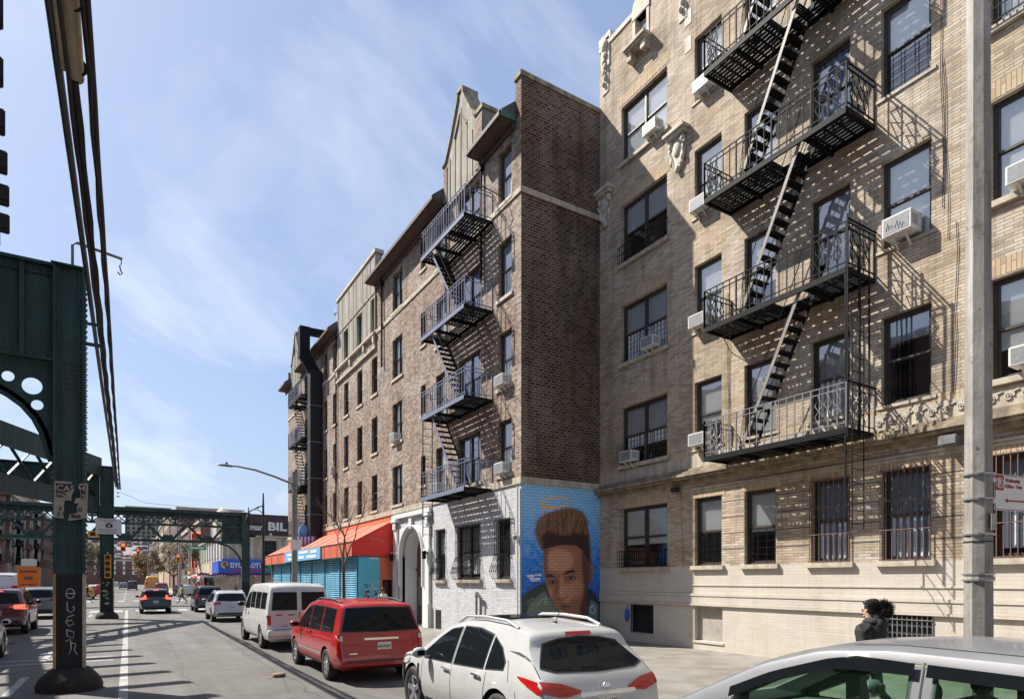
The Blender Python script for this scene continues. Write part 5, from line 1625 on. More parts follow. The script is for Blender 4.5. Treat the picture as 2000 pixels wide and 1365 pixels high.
run('thin_cable', 'thin wire sagging from the second column towards the portal truss', 'cable', lambda b: b.tube([(-.4, 43, 7.3), (1.0, 50, 7.5), (4.0, 57, 8.1), (6, 64, 8.5)], .012, 4), M['black'])
P(E2, 'cable_insulator', lambda b: [b.lathe([(.05, 0), (.09, .03), (.05, .06)], (-.5, 42.9, 7.0 + k * .22), 8) for k in range(4)], M['iron'])

# traffic signals and signs
def signal(name, label, loc, rz, lenses, on=None, s=1.0, m='yellow'):
    t = thing(name, label, 'traffic light', loc, rz, 'traffic lights')
    n = lenses
    P(t, 'housing', lambda b: b.box(-.18 * s, .18 * s, .0, .25 * s, 0, .36 * n * s), M[m], bevel=.02)
    for k in range(n):
        z = (.18 + .36 * (n - 1 - k)) * s
        o = P(t, 'lens', lambda b: b.lathe([(.0, -.012), (.12 * s, -.01), (.125 * s, 0)], (0, 0, z), 14, 'y', cap=False), M['lens_red'] if on == k else M['lens_off'], smooth=40)
        def fn(b):
            pts = [(.14 * s * math.cos(a), .14 * s * math.sin(a)) for a in [math.pi * q / 8 for q in range(-1, 10)]]
            for p, q in zip(pts[:-1], pts[1:]): b.quad((p[0], -.2 * s, z + p[1]), (q[0], -.2 * s, z + q[1]), (q[0], 0, z + q[1]), (p[0], 0, z + p[1]))
        P(o, 'visor', fn, M['black'] if m == 'yellow' else M[m])
    P(t, 'mount', lambda b: (b.bar((0, .1 * s, .36 * n * s), (0, .1 * s, .36 * n * s + .15), .06), b.bar((0, .1, .36 * n * s + .1), (0, .45, .36 * n * s + .1), .05)), M[m])
    return t
signal('traffic_signal', 'yellow four-lens traffic signal strapped to the second green column', (-.97, 41.85, 2.3), 0, 4, None, .92)
signal('traffic_signal', 'small yellow signal with lit red lens hanging just right of the second column', (-.35, 62.0, 4.6), 0, 2, 0, 1.0)
signal('traffic_signal', 'yellow signal on a pole at the far crossing, right of the black hatchback', (5.0, 83, 4.2), 0, 3, 0, .9)
signal('traffic_signal', 'distant yellow signal above the autumn tree down the street', (1.4, 120, 6.1), 0, 3, 0, 1.1)
t = thing('pedestrian_signal', 'small pedestrian signal with lit orange hand by the far corner', 'pedestrian signal', (5.65, 78, 2.75), 0)
P(t, 'housing', lambda b: b.box(-.3, .3, 0, .25, 0, .55), M['street_green'], bevel=.02)
P(t, 'lens', lambda b: b.box(-.02, .22, -.02, -.003, .1, .42), M['lens_red'])
t = thing('pedestrian_signal', 'small orange crossing signal seen between the two green columns', 'pedestrian signal', (-1.95, 55, 5.35), 0)
P(t, 'housing', lambda b: b.box(-.55, .55, 0, .3, 0, .42), M['yellow'], bevel=.02)
P(t, 'lens', lambda b: (b.box(-.4, -.08, -.02, -.003, .08, .34), b.box(.08, .4, -.02, -.003, .08, .34)), M['lens_off'])
t = thing('camera_sign', 'white sign with a camera symbol on the second green column', 'sign', (-1.55, 42.1, 4.78), 0)
P(t, 'sign_plate', lambda b: b.box(0, 1.24, 0, .03, 0, .88), M['white'], bevel=.01)
P(t, 'camera_symbol', lambda b: (b.box(.48, .8, -.008, -.002, .38, .58), b.box(.58, .70, -.008, -.002, .58, .63), ), M['black'])
P(t, 'camera_symbol', lambda b: b.lathe([(.06, -.014), (.06, -.009)], (.64, 0, .48), 12, 'y'), M['white'])
wtext(t, 'sign_lettering', 'THIS AREA IS UNDER', .1, M['black'], (.1, -.006, .75), '-y', 0, .95, .002)
wtext(t, 'sign_lettering', '24 HOUR', .1, M['black'], (.42, -.006, .65), '-y', 0, .95, .002)
wtext(t, 'sign_lettering', 'VIDEO SURVEILLANCE', .1, M['black'], (.1, -.006, .22), '-y', 0, .9, .002)
wtext(t, 'sign_lettering', 'FOR YOUR SAFETY', .1, M['black'], (.2, -.006, .08), '-y', 0, .95, .002)
# ================================================================ cars (local: x forward from the rear bumper, y to the car's left, z up)
def resample(pts, step):
    out = [Vector(pts[0])]
    for p, q in zip(pts[:-1], pts[1:]):
        p = Vector(p); q = Vector(q); n = max(1, int((q - p).length / step))
        for k in range(1, n + 1): out.append(p.lerp(q, k / n))
    return out
def smooth_pts(ps, it):
    for _ in range(it):
        ps = [ps[0]] + [(ps[i - 1] + ps[i] * 2 + ps[i + 1]) / 4 for i in range(1, len(ps) - 1)] + [ps[-1]]
    return ps
def interp(tab, x):
    if x <= tab[0][0]: return tab[0][1]
    for (a, fa), (b_, fb) in zip(tab[:-1], tab[1:]):
        if x <= b_: return fa + (fb - fa) * (x - a) / max(1e-6, b_ - a)
    return tab[-1][1]

def car_body(S):
    Lc, W, H = S['L'], S['W'], S['H']
    top = smooth_pts(resample(S['prof'], .045), S.get('sm', 4))
    zb_t = S['belt']
    plan = S.get('plan') or [(0, .86), (.12, .93), (.4, .985), (1.0, 1.0), (Lc - 1.1, 1.0), (Lc - .5, .965), (Lc - .15, .86), (Lc, .72)]
    tum = S.get('tumble', .2)
    vs = []; n = 0
    for p in top:
        x, zt = p.x, p.y
        w = W / 2 * interp(plan, x)
        zl = interp(S.get('low', [(0, .38), (.3, .27), (Lc - .5, .24), (Lc, .34)]), x)
        zt = max(zt, zl + .06)
        zb = interp(zb_t, x)
        zw = min(zb, zt - .07) if zt > zl + .2 else zl + (zt - zl) * .6
        k = max(0.0, min(1.0, (zt - zw - .07) / max(.1, H - zb - .07)))
        yr = w * (.965 - tum * k)
        h = zw - zl
        e = min(.07, (zt - zw) * .5)
        sec = [(0, zl), (w * .80, zl), (w * .93, zl + h * .07), (w * .985, zl + h * .25), (w * 1.0, zl + h * .5), (w * .998, zl + h * .72), (w * .975, zl + h * .93), (w * .955, zw)]
        for q in (.25, .5, .75):
            sec.append((w * .955 + (yr - w * .955) * q + w * .012 * math.sin(q * math.pi), zw + (zt - e - zw) * q))
        sec += [(yr, zt - e), (yr * .975, zt - e * .45), (yr * .92, zt - e * .15), (yr * .7, zt - e * .0 + .006), (yr * .35, zt + .016), (0, zt + .02)]
        n = len(sec)
        vs += [(x, y, z) for y, z in sec] + [(x, -y, z) for y, z in sec[-2:0:-1]]
    m = 2 * n - 2
    b = MB()
    fs = []
    for i in range(len(top) - 1):
        for k in range(m):
            k2 = (k + 1) % m
            fs.append((i * m + k, i * m + k2, (i + 1) * m + k2, (i + 1) * m + k))
    fs.append(tuple(range(m - 1, -1, -1)))
    fs.append(tuple((len(top) - 1) * m + k for k in range(m)))
    b.add(vs, fs)
    return b

def make_car(S, paint, label, cat='car', name='parked_car', group='cars parked along the right kerb', loc=(0, 0, 0), yaw=0.0, detail=True):
    Lc, W, H = S['L'], S['W'], S['H']
    root = thing(name, label, cat, loc, math.pi / 2 + yaw, group)
    b = car_body(S)
    body = b.build('body', [paint, M['plastic']], root)
    bm = bmesh.new(); bm.from_mesh(body.data); bmesh.ops.recalc_face_normals(bm, faces=bm.faces); bm.to_mesh(body.data); bm.free()
    full = body.data.copy()
    bvh = BVHTree.FromPolygons([v.co.copy() for v in full.vertices], [tuple(p.vertices) for p in full.polygons])
    r = S['wr']
    wx = (S['rear_axle'], S['rear_axle'] + S['wb'])
    c = MB(); c.cur = 1
    for x in wx:
        for s in (-1, 1):
            c.lathe([(r + .055, s * (W / 2 - .27)), (r + .055, s * (W / 2 + .2))], (x, 0, r + .01), 28, 'y')
    cut = c.build('cut', [M['plastic'], M['plastic']])
    bm = bmesh.new(); bm.from_mesh(cut.data); bmesh.ops.recalc_face_normals(bm, faces=bm.faces)
    for f in bm.faces: f.material_index = 1
    bm.to_mesh(cut.data); bm.free()
    cut.parent = root
    md = body.modifiers.new('b', 'BOOLEAN'); md.object = cut; md.operation = 'DIFFERENCE'; md.solver = 'EXACT'
    extra = []
    for poly, yw in S.get('cabin', []):
        c = MB(); c.cur = 1; c.prism(poly, -yw, yw)
        e = c.build('cut', [M['plastic'], M['dash']]); e.parent = root
        bm = bmesh.new(); bm.from_mesh(e.data); bmesh.ops.recalc_face_normals(bm, faces=bm.faces)
        for f in bm.faces: f.material_index = 1
        bm.to_mesh(e.data); bm.free()
        m2 = body.modifiers.new('c', 'BOOLEAN'); m2.object = e; m2.operation = 'DIFFERENCE'; m2.solver = 'EXACT'
        extra.append(e)
    dg = bpy.context.evaluated_depsgraph_get(); dg.update()
    me = bpy.data.meshes.new_from_object(body.evaluated_get(dg))
    body.modifiers.clear(); body.data = me
    bpy.data.objects.remove(cut)
    for e in extra: bpy.data.objects.remove(e)
    me.shade_smooth(); me.set_sharp_from_angle(angle=R(32))
    # wheels
    def wheel(x, s):
        y0 = s * (W / 2 - .235); y1 = s * (W / 2 - .012)
        wb_ = MB()
        ym = (y0 + y1) / 2; hw = abs(y1 - y0) / 2
        prof = [(r * .66, ym - hw * .9), (r * .80, ym - hw), (r * .95, ym - hw * .93), (r, ym - hw * .7), (r, ym + hw * .7), (r * .95, ym + hw * .93), (r * .80, ym + hw), (r * .66, ym + hw * .9)]
        wb_.lathe(prof, (0, 0, 0), 30, 'y', cap=False)
        w_ = wb_.build('wheel', M['rubber'], root, smooth=50, loc=(x, 0, r))
        q = MB()
        yo = y1 - s * .028
        q.lathe([(r * .68, y0), (r * .66, yo), (r * .62, yo + s * .012), (r * .60, yo - s * .03), (r * .58, y0)], (0, 0, 0), 28, 'y', cap=False)
        ns = S.get('spokes', 6)
        for k in range(ns):
            a = 2 * math.pi * k / ns + .2
            q.bar((.05 * math.cos(a), yo - s * .02, .05 * math.sin(a)), (r * .62 * math.cos(a), yo - s * .008, r * .62 * math.sin(a)), .03, S.get('sw', .055), up=(0, 1, 0)) if False else q.bar((.04 * math.cos(a), yo - s * .018, .04 * math.sin(a)), (r * .62 * math.cos(a), yo - s * .006, r * .62 * math.sin(a)), S.get('sw', .06), .03, up=(0, 1, 0))
        q.lathe([(.075, yo - s * .03), (.07, yo + s * .006), (.0, yo + s * .008)], (0, 0, 0), 14, 'y', cap=False)
        q.build('rim', M['rim'], w_, smooth=40)
        q = MB(); q.lathe([(r * .59, y0 + s * .05), (.0, y0 + s * .05)], (0, 0, 0), 20, 'y', cap=False); q.build('brake_disc', M['plastic'], w_)
    for x in wx:
        for s in (1, -1): wheel(x, s)
    # projected parts
    def decal(nm, tp, bt, axis, m, off=.006, nx=14, nz=6, parent=root):
        """tp / bt: polylines (a,z); a is x for side views, y for rear / front views"""
        def at(pl, t):
            Ls = [0]
            for p, q in zip(pl[:-1], pl[1:]): Ls.append(Ls[-1] + math.hypot(q[0] - p[0], q[1] - p[1]))
            s_ = t * Ls[-1]
            for i in range(len(pl) - 1):
                if s_ <= Ls[i + 1] + 1e-9:
                    k = (s_ - Ls[i]) / max(1e-9, Ls[i + 1] - Ls[i])
                    return (pl[i][0] + (pl[i + 1][0] - pl[i][0]) * k, pl[i][1] + (pl[i + 1][1] - pl[i][1]) * k)
            return pl[-1]
        vs = []; ok = []
        for j in range(nz + 1):
            for i in range(nx + 1):
                a = at(tp, i / nx); c_ = at(bt, i / nx)
                k = j / nz
                u = c_[0] + (a[0] - c_[0]) * k; z = c_[1] + (a[1] - c_[1]) * k
                if axis == 'L': o, d = Vector((u, 3, z)), Vector((0, -1, 0))
                elif axis == 'R': o, d = Vector((u, -3, z)), Vector((0, 1, 0))
                elif axis == 'B': o, d = Vector((-2, u, z)), Vector((1, 0, 0))
                elif axis == 'F': o, d = Vector((Lc + 2, u, z)), Vector((-1, 0, 0))
                elif axis == 'T': o, d = Vector((u, z, 4)), Vector((0, 0, -1))
                h, nn, _, _ = bvh.ray_cast(o, d)
                if h is None: vs.append(tuple(o)); ok.append(False)
                else:
                    if nn.dot(d) > 0: nn = -nn
                    vs.append(tuple(h + nn * off)); ok.append(True)
        fs = []
        for j in range(nz):
            for i in range(nx):
                q = (j * (nx + 1) + i, j * (nx + 1) + i + 1, (j + 1) * (nx + 1) + i + 1, (j + 1) * (nx + 1) + i)
                if all(ok[k] for k in q): fs.append(q)
        if fs:
            q = fs[len(fs) // 2]; A_, B_, C_ = (Vector(vs[k]) for k in q[:3])
            if (B_ - A_).cross(C_ - A_).dot(d) > 0: fs = [f[::-1] for f in fs]
        b = MB(); b.add(vs, fs)
        return b.build(nm, m, parent, smooth=60)
    G = S.get('glass', M['cglass'])
    for tp, bt in S['side']:
        for ax in ('L', 'R'):
            g = .018
            gt = [(p[0], p[1] + g) for p in tp]; gb = [(p[0], p[1] - g) for p in bt]
            gt[0] = (gt[0][0] - g, gt[0][1]); gt[-1] = (gt[-1][0] + g, gt[-1][1]); gb[0] = (gb[0][0] - g, gb[0][1]); gb[-1] = (gb[-1][0] + g, gb[-1][1])
            w_ = decal('window', tp, bt, ax, G, .009)
            if not S.get('cabin'): decal('window_seal', gt, gb, ax, M['plastic'], .005, parent=w_)
    for key, ax, nm in (('rear_glass', 'B', 'rear_window'), ('wind', 'F', 'windscreen')):
        for tp, bt in S.get(key, []):
            w_ = decal(nm, tp, bt, ax, S.get('wglass', M['cglass']) if ax == 'F' else M['cglass'], .009, 18, 10)
            gt = [(p[0] * 1.03, p[1] + .02) for p in tp]; gb = [(p[0] * 1.03, p[1] - .02) for p in bt]
            if not (S.get('cabin') and ax == 'F'): decal('window_seal', gt, gb, ax, M['plastic'], .005, 18, 10, parent=w_)
    for tp, bt in S.get('tail', []):
        for s in (1, -1):
            decal('tail_light', [(p[0] * s, p[1]) for p in tp], [(p[0] * s, p[1]) for p in bt], 'B', S.get('tail_m', M['tail']), .014, 8, 5)
    for tp, bt in S.get('tail_side', []):
        for ax in ('L', 'R'): decal('tail_light', tp, bt, ax, S.get('tail_m', M['tail']), .012, 6, 5)
    for tp, bt in S.get('head', []):
        for ax in ('L', 'R'): decal('headlight', tp, bt, ax, M['clear'], .012, 6, 5)
    pl = S.get('plate')
    if pl:
        yc, zc = pl
        h, nn, _, _ = bvh.ray_cast(Vector((-2, yc, zc)), Vector((1, 0, 0)))
        xx = h.x - .012
        p_ = P(root, 'number_plate', lambda b: b.box(xx - .01, xx, yc - .155, yc + .155, zc - .08, zc + .08), M['plate'], bevel=.004)
        if detail:
            vs, fs = text_geo(S.get('reg', 'HR-FG41'), .085, .002, .002, .85, 'CENTER')
            b = MB(); b.add([(xx - .013, -x + yc, z + zc - .035) for x, y, z in vs], fs); b.build('lettering', M['ink'], p_)
    if detail:
        for ax, s in (('L', 1), ('R', -1)):
            for sx0 in S.get('seams', []):
                decal('door_seam', [(sx0[0] - .005, sx0[2]), (sx0[0] + .005, sx0[2])], [(sx0[1] - .005, sx0[3]), (sx0[1] + .005, sx0[3])], ax, M['plastic'], .003, 1, 14)
            for hx in S.get('handles', []):
                h, nn, _, _ = bvh.ray_cast(Vector((hx[0], s * 3, hx[1])), Vector((0, -s, 0)))
                P(root, 'door_handle', lambda b: (b.bar((hx[0] - .11, h.y + s * .03, hx[1]), (hx[0] + .11, h.y + s * .03, hx[1] + .01), .025, .03), b.box(hx[0] - .1, hx[0] - .06, h.y, h.y + s * .03, hx[1] - .01, hx[1] + .015)), S.get('handle_m', paint), bevel=.006)
        decal('rear_bumper_trim', S.get('btrim', ([(-W * .36, .50), (W * .36, .50)], [(-W * .36, .34), (W * .36, .34)]))[0], S.get('btrim', ([(-W * .36, .50), (W * .36, .50)], [(-W * .36, .34), (W * .36, .34)]))[1], 'B', M['plastic'], .006, 12, 3)
        for ax in ('L', 'R'):
            decal('sill_trim', [(wx[0] + r + .1, .36), (wx[1] - r - .1, .36)], [(wx[0] + r + .1, .28), (wx[1] - r - .1, .28)], ax, M['plastic'], .005, 12, 2)
    mx, mz = S['mirror']
    for s in (1, -1):
        h, nn, _, _ = bvh.ray_cast(Vector((mx, s * 3, mz)), Vector((0, -s, 0)))
        yy = h.y
        o = P(root, 'mirror', lambda b: (b.ball((mx + .03, yy + s * .17, mz + .05), .075, .12, .085, 12, 8), b.bar((mx, yy - s * .02, mz - .02), (mx + .02, yy + s * .12, mz + .01), .05, .03)), S.get('mirror_m', paint), smooth=60)
        P(o, 'mirror_glass', lambda b: b.box(mx - .055, mx - .048, yy + s * .11, yy + s * .23, mz + .01, mz + .09), M['cglass'])
    if S.get('rails'):
        x0, x1, yf, hh = S['rails']
        for s in (1, -1):
            pts = []
            for k in range(13):
                x = x0 + (x1 - x0) * k / 12
                h, nn, _, _ = bvh.ray_cast(Vector((x, s * W * yf, 4)), Vector((0, 0, -1)))
                pts.append((x, s * W * yf, h.z + (hh * min(1, min(k, 12 - k) / 2.0)) + .005))
            P(root, 'roof_rail', lambda b: b.tube(pts, .022, 8), S.get('rail_m', paint), smooth=60)
    root['_'] = 0
    del root['_']
    return root, decal, bvh

def y_for(S, y_rear_axle):       # world Y of the rear bumper from the rear axle's Y
    return y_rear_axle - S['rear_axle']

white = paintm('white_car_paint', (.47, .475, .47))
red = paintm('red_car_paint', (.36, .008, .012), dirt=.18)
whitev = paintm('white_van_paint', (.52, .52, .515), coat=.3, dirt=.12)
silver = paintm('silver_car_paint', (.20, .205, .22), rough=.4, metal=.2, coat=.4)
black = paintm('black_car_paint', (.010, .011, .013))
navy = paintm('dark_car_paint', (.018, .020, .026))
maroon = paintm('maroon_car_paint', (.13, .012, .014))
greyp = paintm('grey_car_paint', (.20, .21, .23), metal=.3)

# --- white crossover, nearest
FX = dict(L=4.86, W=1.93, H=1.64, wb=2.88, rear_axle=1.06, wr=.385, spokes=5, sw=.085,
    prof=[(0, .42), (.0, .60), (.035, .72), (.06, .86), (.13, .96), (.20, 1.06), (.42, 1.24), (.62, 1.43), (.60, 1.50), (.70, 1.555), (1.2, 1.61), (1.9, 1.645), (2.5, 1.62), (2.95, 1.51), (3.35, 1.30), (3.65, 1.12), (3.9, 1.06), (4.35, .98), (4.68, .86), (4.83, .70), (4.86, .45)],
    sm=3, belt=[(0, .93), (1.0, 1.03), (2.0, .99), (3.6, .97), (4.86, .88)], tumble=.25,
    side=[([(2.48, 1.50), (2.8, 1.45), (3.1, 1.30), (3.45, 1.06)], [(2.48, 1.0), (3.45, .98)]),
          ([(1.50, 1.46), (1.9, 1.52), (2.38, 1.515)], [(1.50, 1.035), (2.38, 1.0)]),
          ([(.98, 1.16), (1.15, 1.32), (1.42, 1.44)], [(.98, 1.08), (1.42, 1.04)])],
    rear_glass=[([(-.56, 1.40), (-.3, 1.455), (0, 1.47), (.3, 1.455), (.56, 1.40)], [(-.76, 1.17), (-.60, 1.12), (0, 1.10), (.60, 1.12), (.76, 1.17)])],
    wind=[([(-.55, 1.50), (.55, 1.50)], [(-.68, 1.12), (.68, 1.12)])],
    tail=[([(.36, .90), (.60, .985), (.86, 1.02)], [(.36, .875), (.60, .83), (.86, .90)])],
    tail_side=[([(.14, 1.0), (.40, 1.035), (.62, 1.04)], [(.14, .87), (.40, .95), (.62, 1.025)])],
    head=[([(4.1, .92), (4.6, .84)], [(4.1, .84), (4.6, .70)])],
    plate=(0, .76), reg='FNR-6935', seams=[(2.43, 2.43, 1.5, .32), (1.38, 1.42, 1.0, .6), (3.5, 3.55, .95, .34), (.62, .5, .85, .45), (.92, .80, 1.2, .95)], handles=[(2.6, .90), (1.62, .93)], handle_m=M['chrome'],
    mirror=(3.28, 1.02), rails=(1.0, 2.75, .34, .06), btrim=([(-.6, .62), (.6, .62)], [(-.5, .42), (.5, .42)]))
rt, dc, bv = make_car(FX, white, 'white crossover parked nearest the camera, with silver roof rails and a wide dark rear window', 'car', loc=(4.90, 5.78, 0), yaw=R(-1.0))
dc('brake_light', [(-.2, 1.535), (.2, 1.535)], [(-.2, 1.495), (.2, 1.495)], 'B', M['tail'], .02, 6, 2)
dc('hatch_seam', [(.80, 1.42), (.84, 1.05)], [(.79, 1.42), (.83, 1.05)], 'B', M['plastic'], .003, 10, 1)
dc('hatch_seam', [(-.80, 1.42), (-.84, 1.05)], [(-.79, 1.42), (-.83, 1.05)], 'B', M['plastic'], .003, 10, 1)
def ring(b, x, y, z, ry, rz_, t):
    pts = [(x, y + ry * math.cos(a), z + rz_ * math.sin(a)) for a in [2 * math.pi * k / 20 for k in range(21)]]
    b.tube(pts, t, 5)
P(rt, 'emblem', lambda b: (ring(b, .075, 0, .955, .065, .04, .007), b.tube([(.07, -.045, .93), (.075, 0, .99), (.07, .045, .93)], .006, 5)), M['chrome'])
P(rt, 'plate_garnish', lambda b: b.bar((.02, -.42, .865), (.02, .42, .865), .03, .05), M['chrome'], bevel=.008)
P(rt, 'wiper', lambda b: (b.tube([(.30, .0, 1.10), (.33, .25, 1.17), (.36, .42, 1.15)], .010, 5), b.ball((.29, 0, 1.09), .03)), M['plastic'])
P(rt, 'antenna', lambda b: (b.tube([(1.15, .0, 1.60), (.98, .0, 1.86)], .006, 5), b.ball((1.15, 0, 1.62), .05, .04, .025)), M['plastic'])
P(rt, 'vent', lambda b: b.box(3.93 + .38, 3.93 + .42, .93, .955, .45, .80), M['plastic'])
P(rt, 'sunroof', lambda b: b.box(1.7, 2.45, -.38, .38, 1.655, 1.672), M['cglass'], bevel=.01)
dc('fender_vent', [(3.62, .86), (3.70, .86)], [(3.60, .46), (3.66, .46)], 'L', M['plastic'], .008, 2, 8)

# --- red minivan
RV = dict(L=5.1, W=1.95, H=1.74, wb=3.05, rear_axle=1.0, wr=.345, spokes=9, sw=.045,
    prof=[(0, .40), (.0, .62), (.05, .70), (.07, .90), (.11, 1.08), (.2, 1.35), (.30, 1.60), (.36, 1.67), (.6, 1.70), (1.4, 1.74), (2.5, 1.74), (3.1, 1.66), (3.6, 1.42), (4.05, 1.14), (4.4, 1.04), (4.8, .90), (5.05, .66), (5.1, .42)],
    sm=3, belt=[(0, 1.02), (2.5, 1.0), (4.0, .96), (5.1, .86)], tumble=.17, plan=[(0, .93), (.12, .975), (.4, 1.0), (4.1, 1.0), (4.6, .96), (4.95, .86), (5.1, .74)],
    side=[([(.62, 1.56), (1.5, 1.59)], [(.55, 1.08), (1.5, 1.06)]), ([(1.62, 1.59), (2.55, 1.59)], [(1.62, 1.06), (2.55, 1.05)]), ([(2.66, 1.58), (3.05, 1.52), (3.5, 1.26), (3.72, 1.08)], [(2.66, 1.05), (3.72, 1.03)])],
    rear_glass=[([(-.70, 1.58), (0, 1.60), (.70, 1.58)], [(-.84, 1.12), (0, 1.10), (.84, 1.12)])],
    wind=[([(-.62, 1.60), (.62, 1.60)], [(-.74, 1.12), (.74, 1.12)])],
    tail=[([(.84, 1.04), (.93, 1.04)], [(.84, .60), (.95, .60)])], tail_side=[([(.08, 1.05), (.22, 1.04)], [(.07, .62), (.18, .66)])],
    head=[([(4.45, .90), (4.9, .80)], [(4.45, .76), (4.9, .66)])],
    plate=(-.05, .79), reg='HX-FG41', seams=[(2.6, 2.6, 1.6, .32), (1.5, 1.52, 1.6, .72), (3.68, 3.7, 1.0, .36), (.45, .5, .98, .5)], handles=[(2.75, .98), (2.45, .98)],
    mirror=(3.45, 1.05), rails=(.7, 2.7, .36, .03), rail_m=M['plastic'], btrim=([(-.8, .50), (.8, .50)], [(-.8, .46), (.8, .46)]))
rt, dc, bv = make_car(RV, red, 'red minivan with a large dark rear window parked behind the white van', 'minivan', loc=(4.66, 12.92, 0), yaw=R(-.3))
dc('chrome_strip', [(-.38, .965), (.38, .965)], [(-.38, .92), (.38, .92)], 'B', M['chrome'], .02, 8, 2)
dc('reversing_light', [(.845, 1.02), (.925, 1.02)], [(.845, .92), (.925, .92)], 'B', M['clear'], .018, 3, 3)
dc('reversing_light', [(-.845, 1.02), (-.925, 1.02)], [(-.845, .92), (-.925, .92)], 'B', M['clear'], .018, 3, 3)
dc('badge', [(.80, .66), (.55, .66)], [(.80, .635), (.55, .635)], 'B', M['chrome'], .012, 4, 1)
for ax in ('L', 'R'): dc('rub_strip', [(1.35, .58), (3.5, .58)], [(1.35, .54), (3.5, .54)], ax, M['chrome'], .01, 14, 1)
dc('bumper_reflector', [(.72, .66), (.95, .66)], [(.72, .61), (.95, .61)], 'B', M['tail'], .014, 4, 1)

# --- white panel van
VN = dict(L=5.5, W=2.0, H=2.09, wb=3.5, rear_axle=1.25, wr=.36, spokes=8, sw=.06,
    prof=[(0, .46), (.0, .62), (.10, .64), (.13, .74), (.14, 1.2), (.20, 1.72), (.27, 1.95), (.36, 2.03), (.7, 2.07), (2.0, 2.10), (3.5, 2.07), (3.85, 1.96), (4.35, 1.40), (4.55, 1.28), (5.1, 1.18), (5.4, 1.0), (5.5, .70), (5.5, .45)],
    sm=2, belt=[(0, 1.22), (4.3, 1.2), (5.5, 1.0)], tumble=.13, plan=[(0, .95), (.12, .97), (.4, 1.0), (4.5, 1.0), (5.0, .95), (5.5, .84)],
    side=[([(.55, 1.78), (1.35, 1.79)], [(.55, 1.30), (1.35, 1.29)]), ([(1.5, 1.79), (2.3, 1.79)], [(1.5, 1.29), (2.3, 1.28)]), ([(2.45, 1.79), (3.2, 1.79)], [(2.45, 1.28), (3.2, 1.28)]), ([(3.35, 1.78), (3.75, 1.72), (4.2, 1.32)], [(3.35, 1.24), (4.2, 1.22)])],
    rear_glass=[([(-.76, 1.80), (-.07, 1.80)], [(-.82, 1.27), (-.07, 1.27)]), ([(.07, 1.80), (.76, 1.80)], [(.07, 1.27), (.82, 1.27)])],
    wind=[([(-.7, 1.9), (.7, 1.9)], [(-.8, 1.42), (.8, 1.42)])],
    tail=[([(.86, 1.10), (.965, 1.10)], [(.86, .80), (.965, .80)])], head=[([(5.1, .98), (5.4, .9)], [(5.1, .8), (5.4, .74)])],
    seams=[(3.3, 3.3, 1.9, .4), (1.42, 1.42, 1.9, .5), (4.25, 4.3, 1.2, .5)], handles=[(3.42, 1.08)], mirror=(4.15, 1.3), mirror_m=M['plastic'],
    btrim=([(-.9, .60), (.9, .60)], [(-.9, .50), (.9, .50)]))
rt, dc, bv = make_car(VN, whitev, 'tall white passenger van with two square rear windows parked ahead of the red minivan', 'van', 'parked_van', loc=(4.62, 20.25, 0), yaw=R(.3))
for s in (-1, 1):
    for y_ in (.25, .62): dc('reflector', [(s * y_ - .09, 1.13), (s * y_ + .09, 1.13)], [(s * y_ - .09, 1.09), (s * y_ + .09, 1.09)], 'B', M['tail'], .008, 2, 1)
    dc('reflector', [(s * .45 - .09, .78), (s * .45 + .09, .78)], [(s * .45 - .09, .755), (s * .45 + .09, .755)], 'B', M['tail'], .008, 2, 1)
P(rt, 'door_gap', lambda b: b.box(.115, .135, -.008, .008, .70, 1.2), M['plastic'])
P(rt, 'rear_bumper', lambda b: b.box(-.08, .12, -.98, .98, .48, .66), M['ac'], bevel=.03)
P(rt, 'blue_step_strip', lambda b: b.box(-.07, .10, -.8, .8, .664, .675), M['sign_blue'])
P(rt, 'lock_handle', lambda b: b.box(.08, .12, -.12, -.05, 1.0, 1.06), M['plastic'])

# --- small silver hatchback and others
SU = dict(L=4.5, W=1.82, H=1.62, wb=2.65, rear_axle=.88, wr=.35, spokes=6,
    prof=[(0, .42), (.0, .62), (.04, .74), (.07, .92), (.14, 1.06), (.32, 1.32), (.42, 1.50), (.50, 1.56), (.9, 1.60), (1.7, 1.625), (2.3, 1.60), (2.75, 1.48), (3.2, 1.22), (3.45, 1.08), (3.9, .98), (4.25, .86), (4.45, .66), (4.5, .44)],
    sm=3, belt=[(0, .98), (2, .98), (3.4, .95), (4.5, .84)], tumble=.22,
    side=[([(.75, 1.38), (1.3, 1.48)], [(.75, 1.10), (1.3, 1.04)]), ([(1.38, 1.49), (2.05, 1.50)], [(1.38, 1.04), (2.05, 1.02)]), ([(2.13, 1.50), (2.5, 1.46), (3.05, 1.10)], [(2.13, 1.02), (3.05, 1.0)])],
    rear_glass=[([(-.56, 1.45), (0, 1.47), (.56, 1.45)], [(-.70, 1.12), (0, 1.10), (.70, 1.12)])],
    wind=[([(-.55, 1.48), (.55, 1.48)], [(-.68, 1.12), (.68, 1.12)])],
    tail=[([(.52, 1.05), (.88, 1.06)], [(.52, .92), (.88, .90)])], tail_side=[([(.1, 1.05), (.3, 1.05)], [(.1, .9), (.3, 1.0)])],
    plate=(0, .78), seams=[(2.09, 2.09, 1.5, .32), (1.33, 1.3, 1.0, .6)], handles=[(2.2, .92), (1.45, .93)], mirror=(2.95, 1.04), rails=(.8, 2.2, .35, .03))
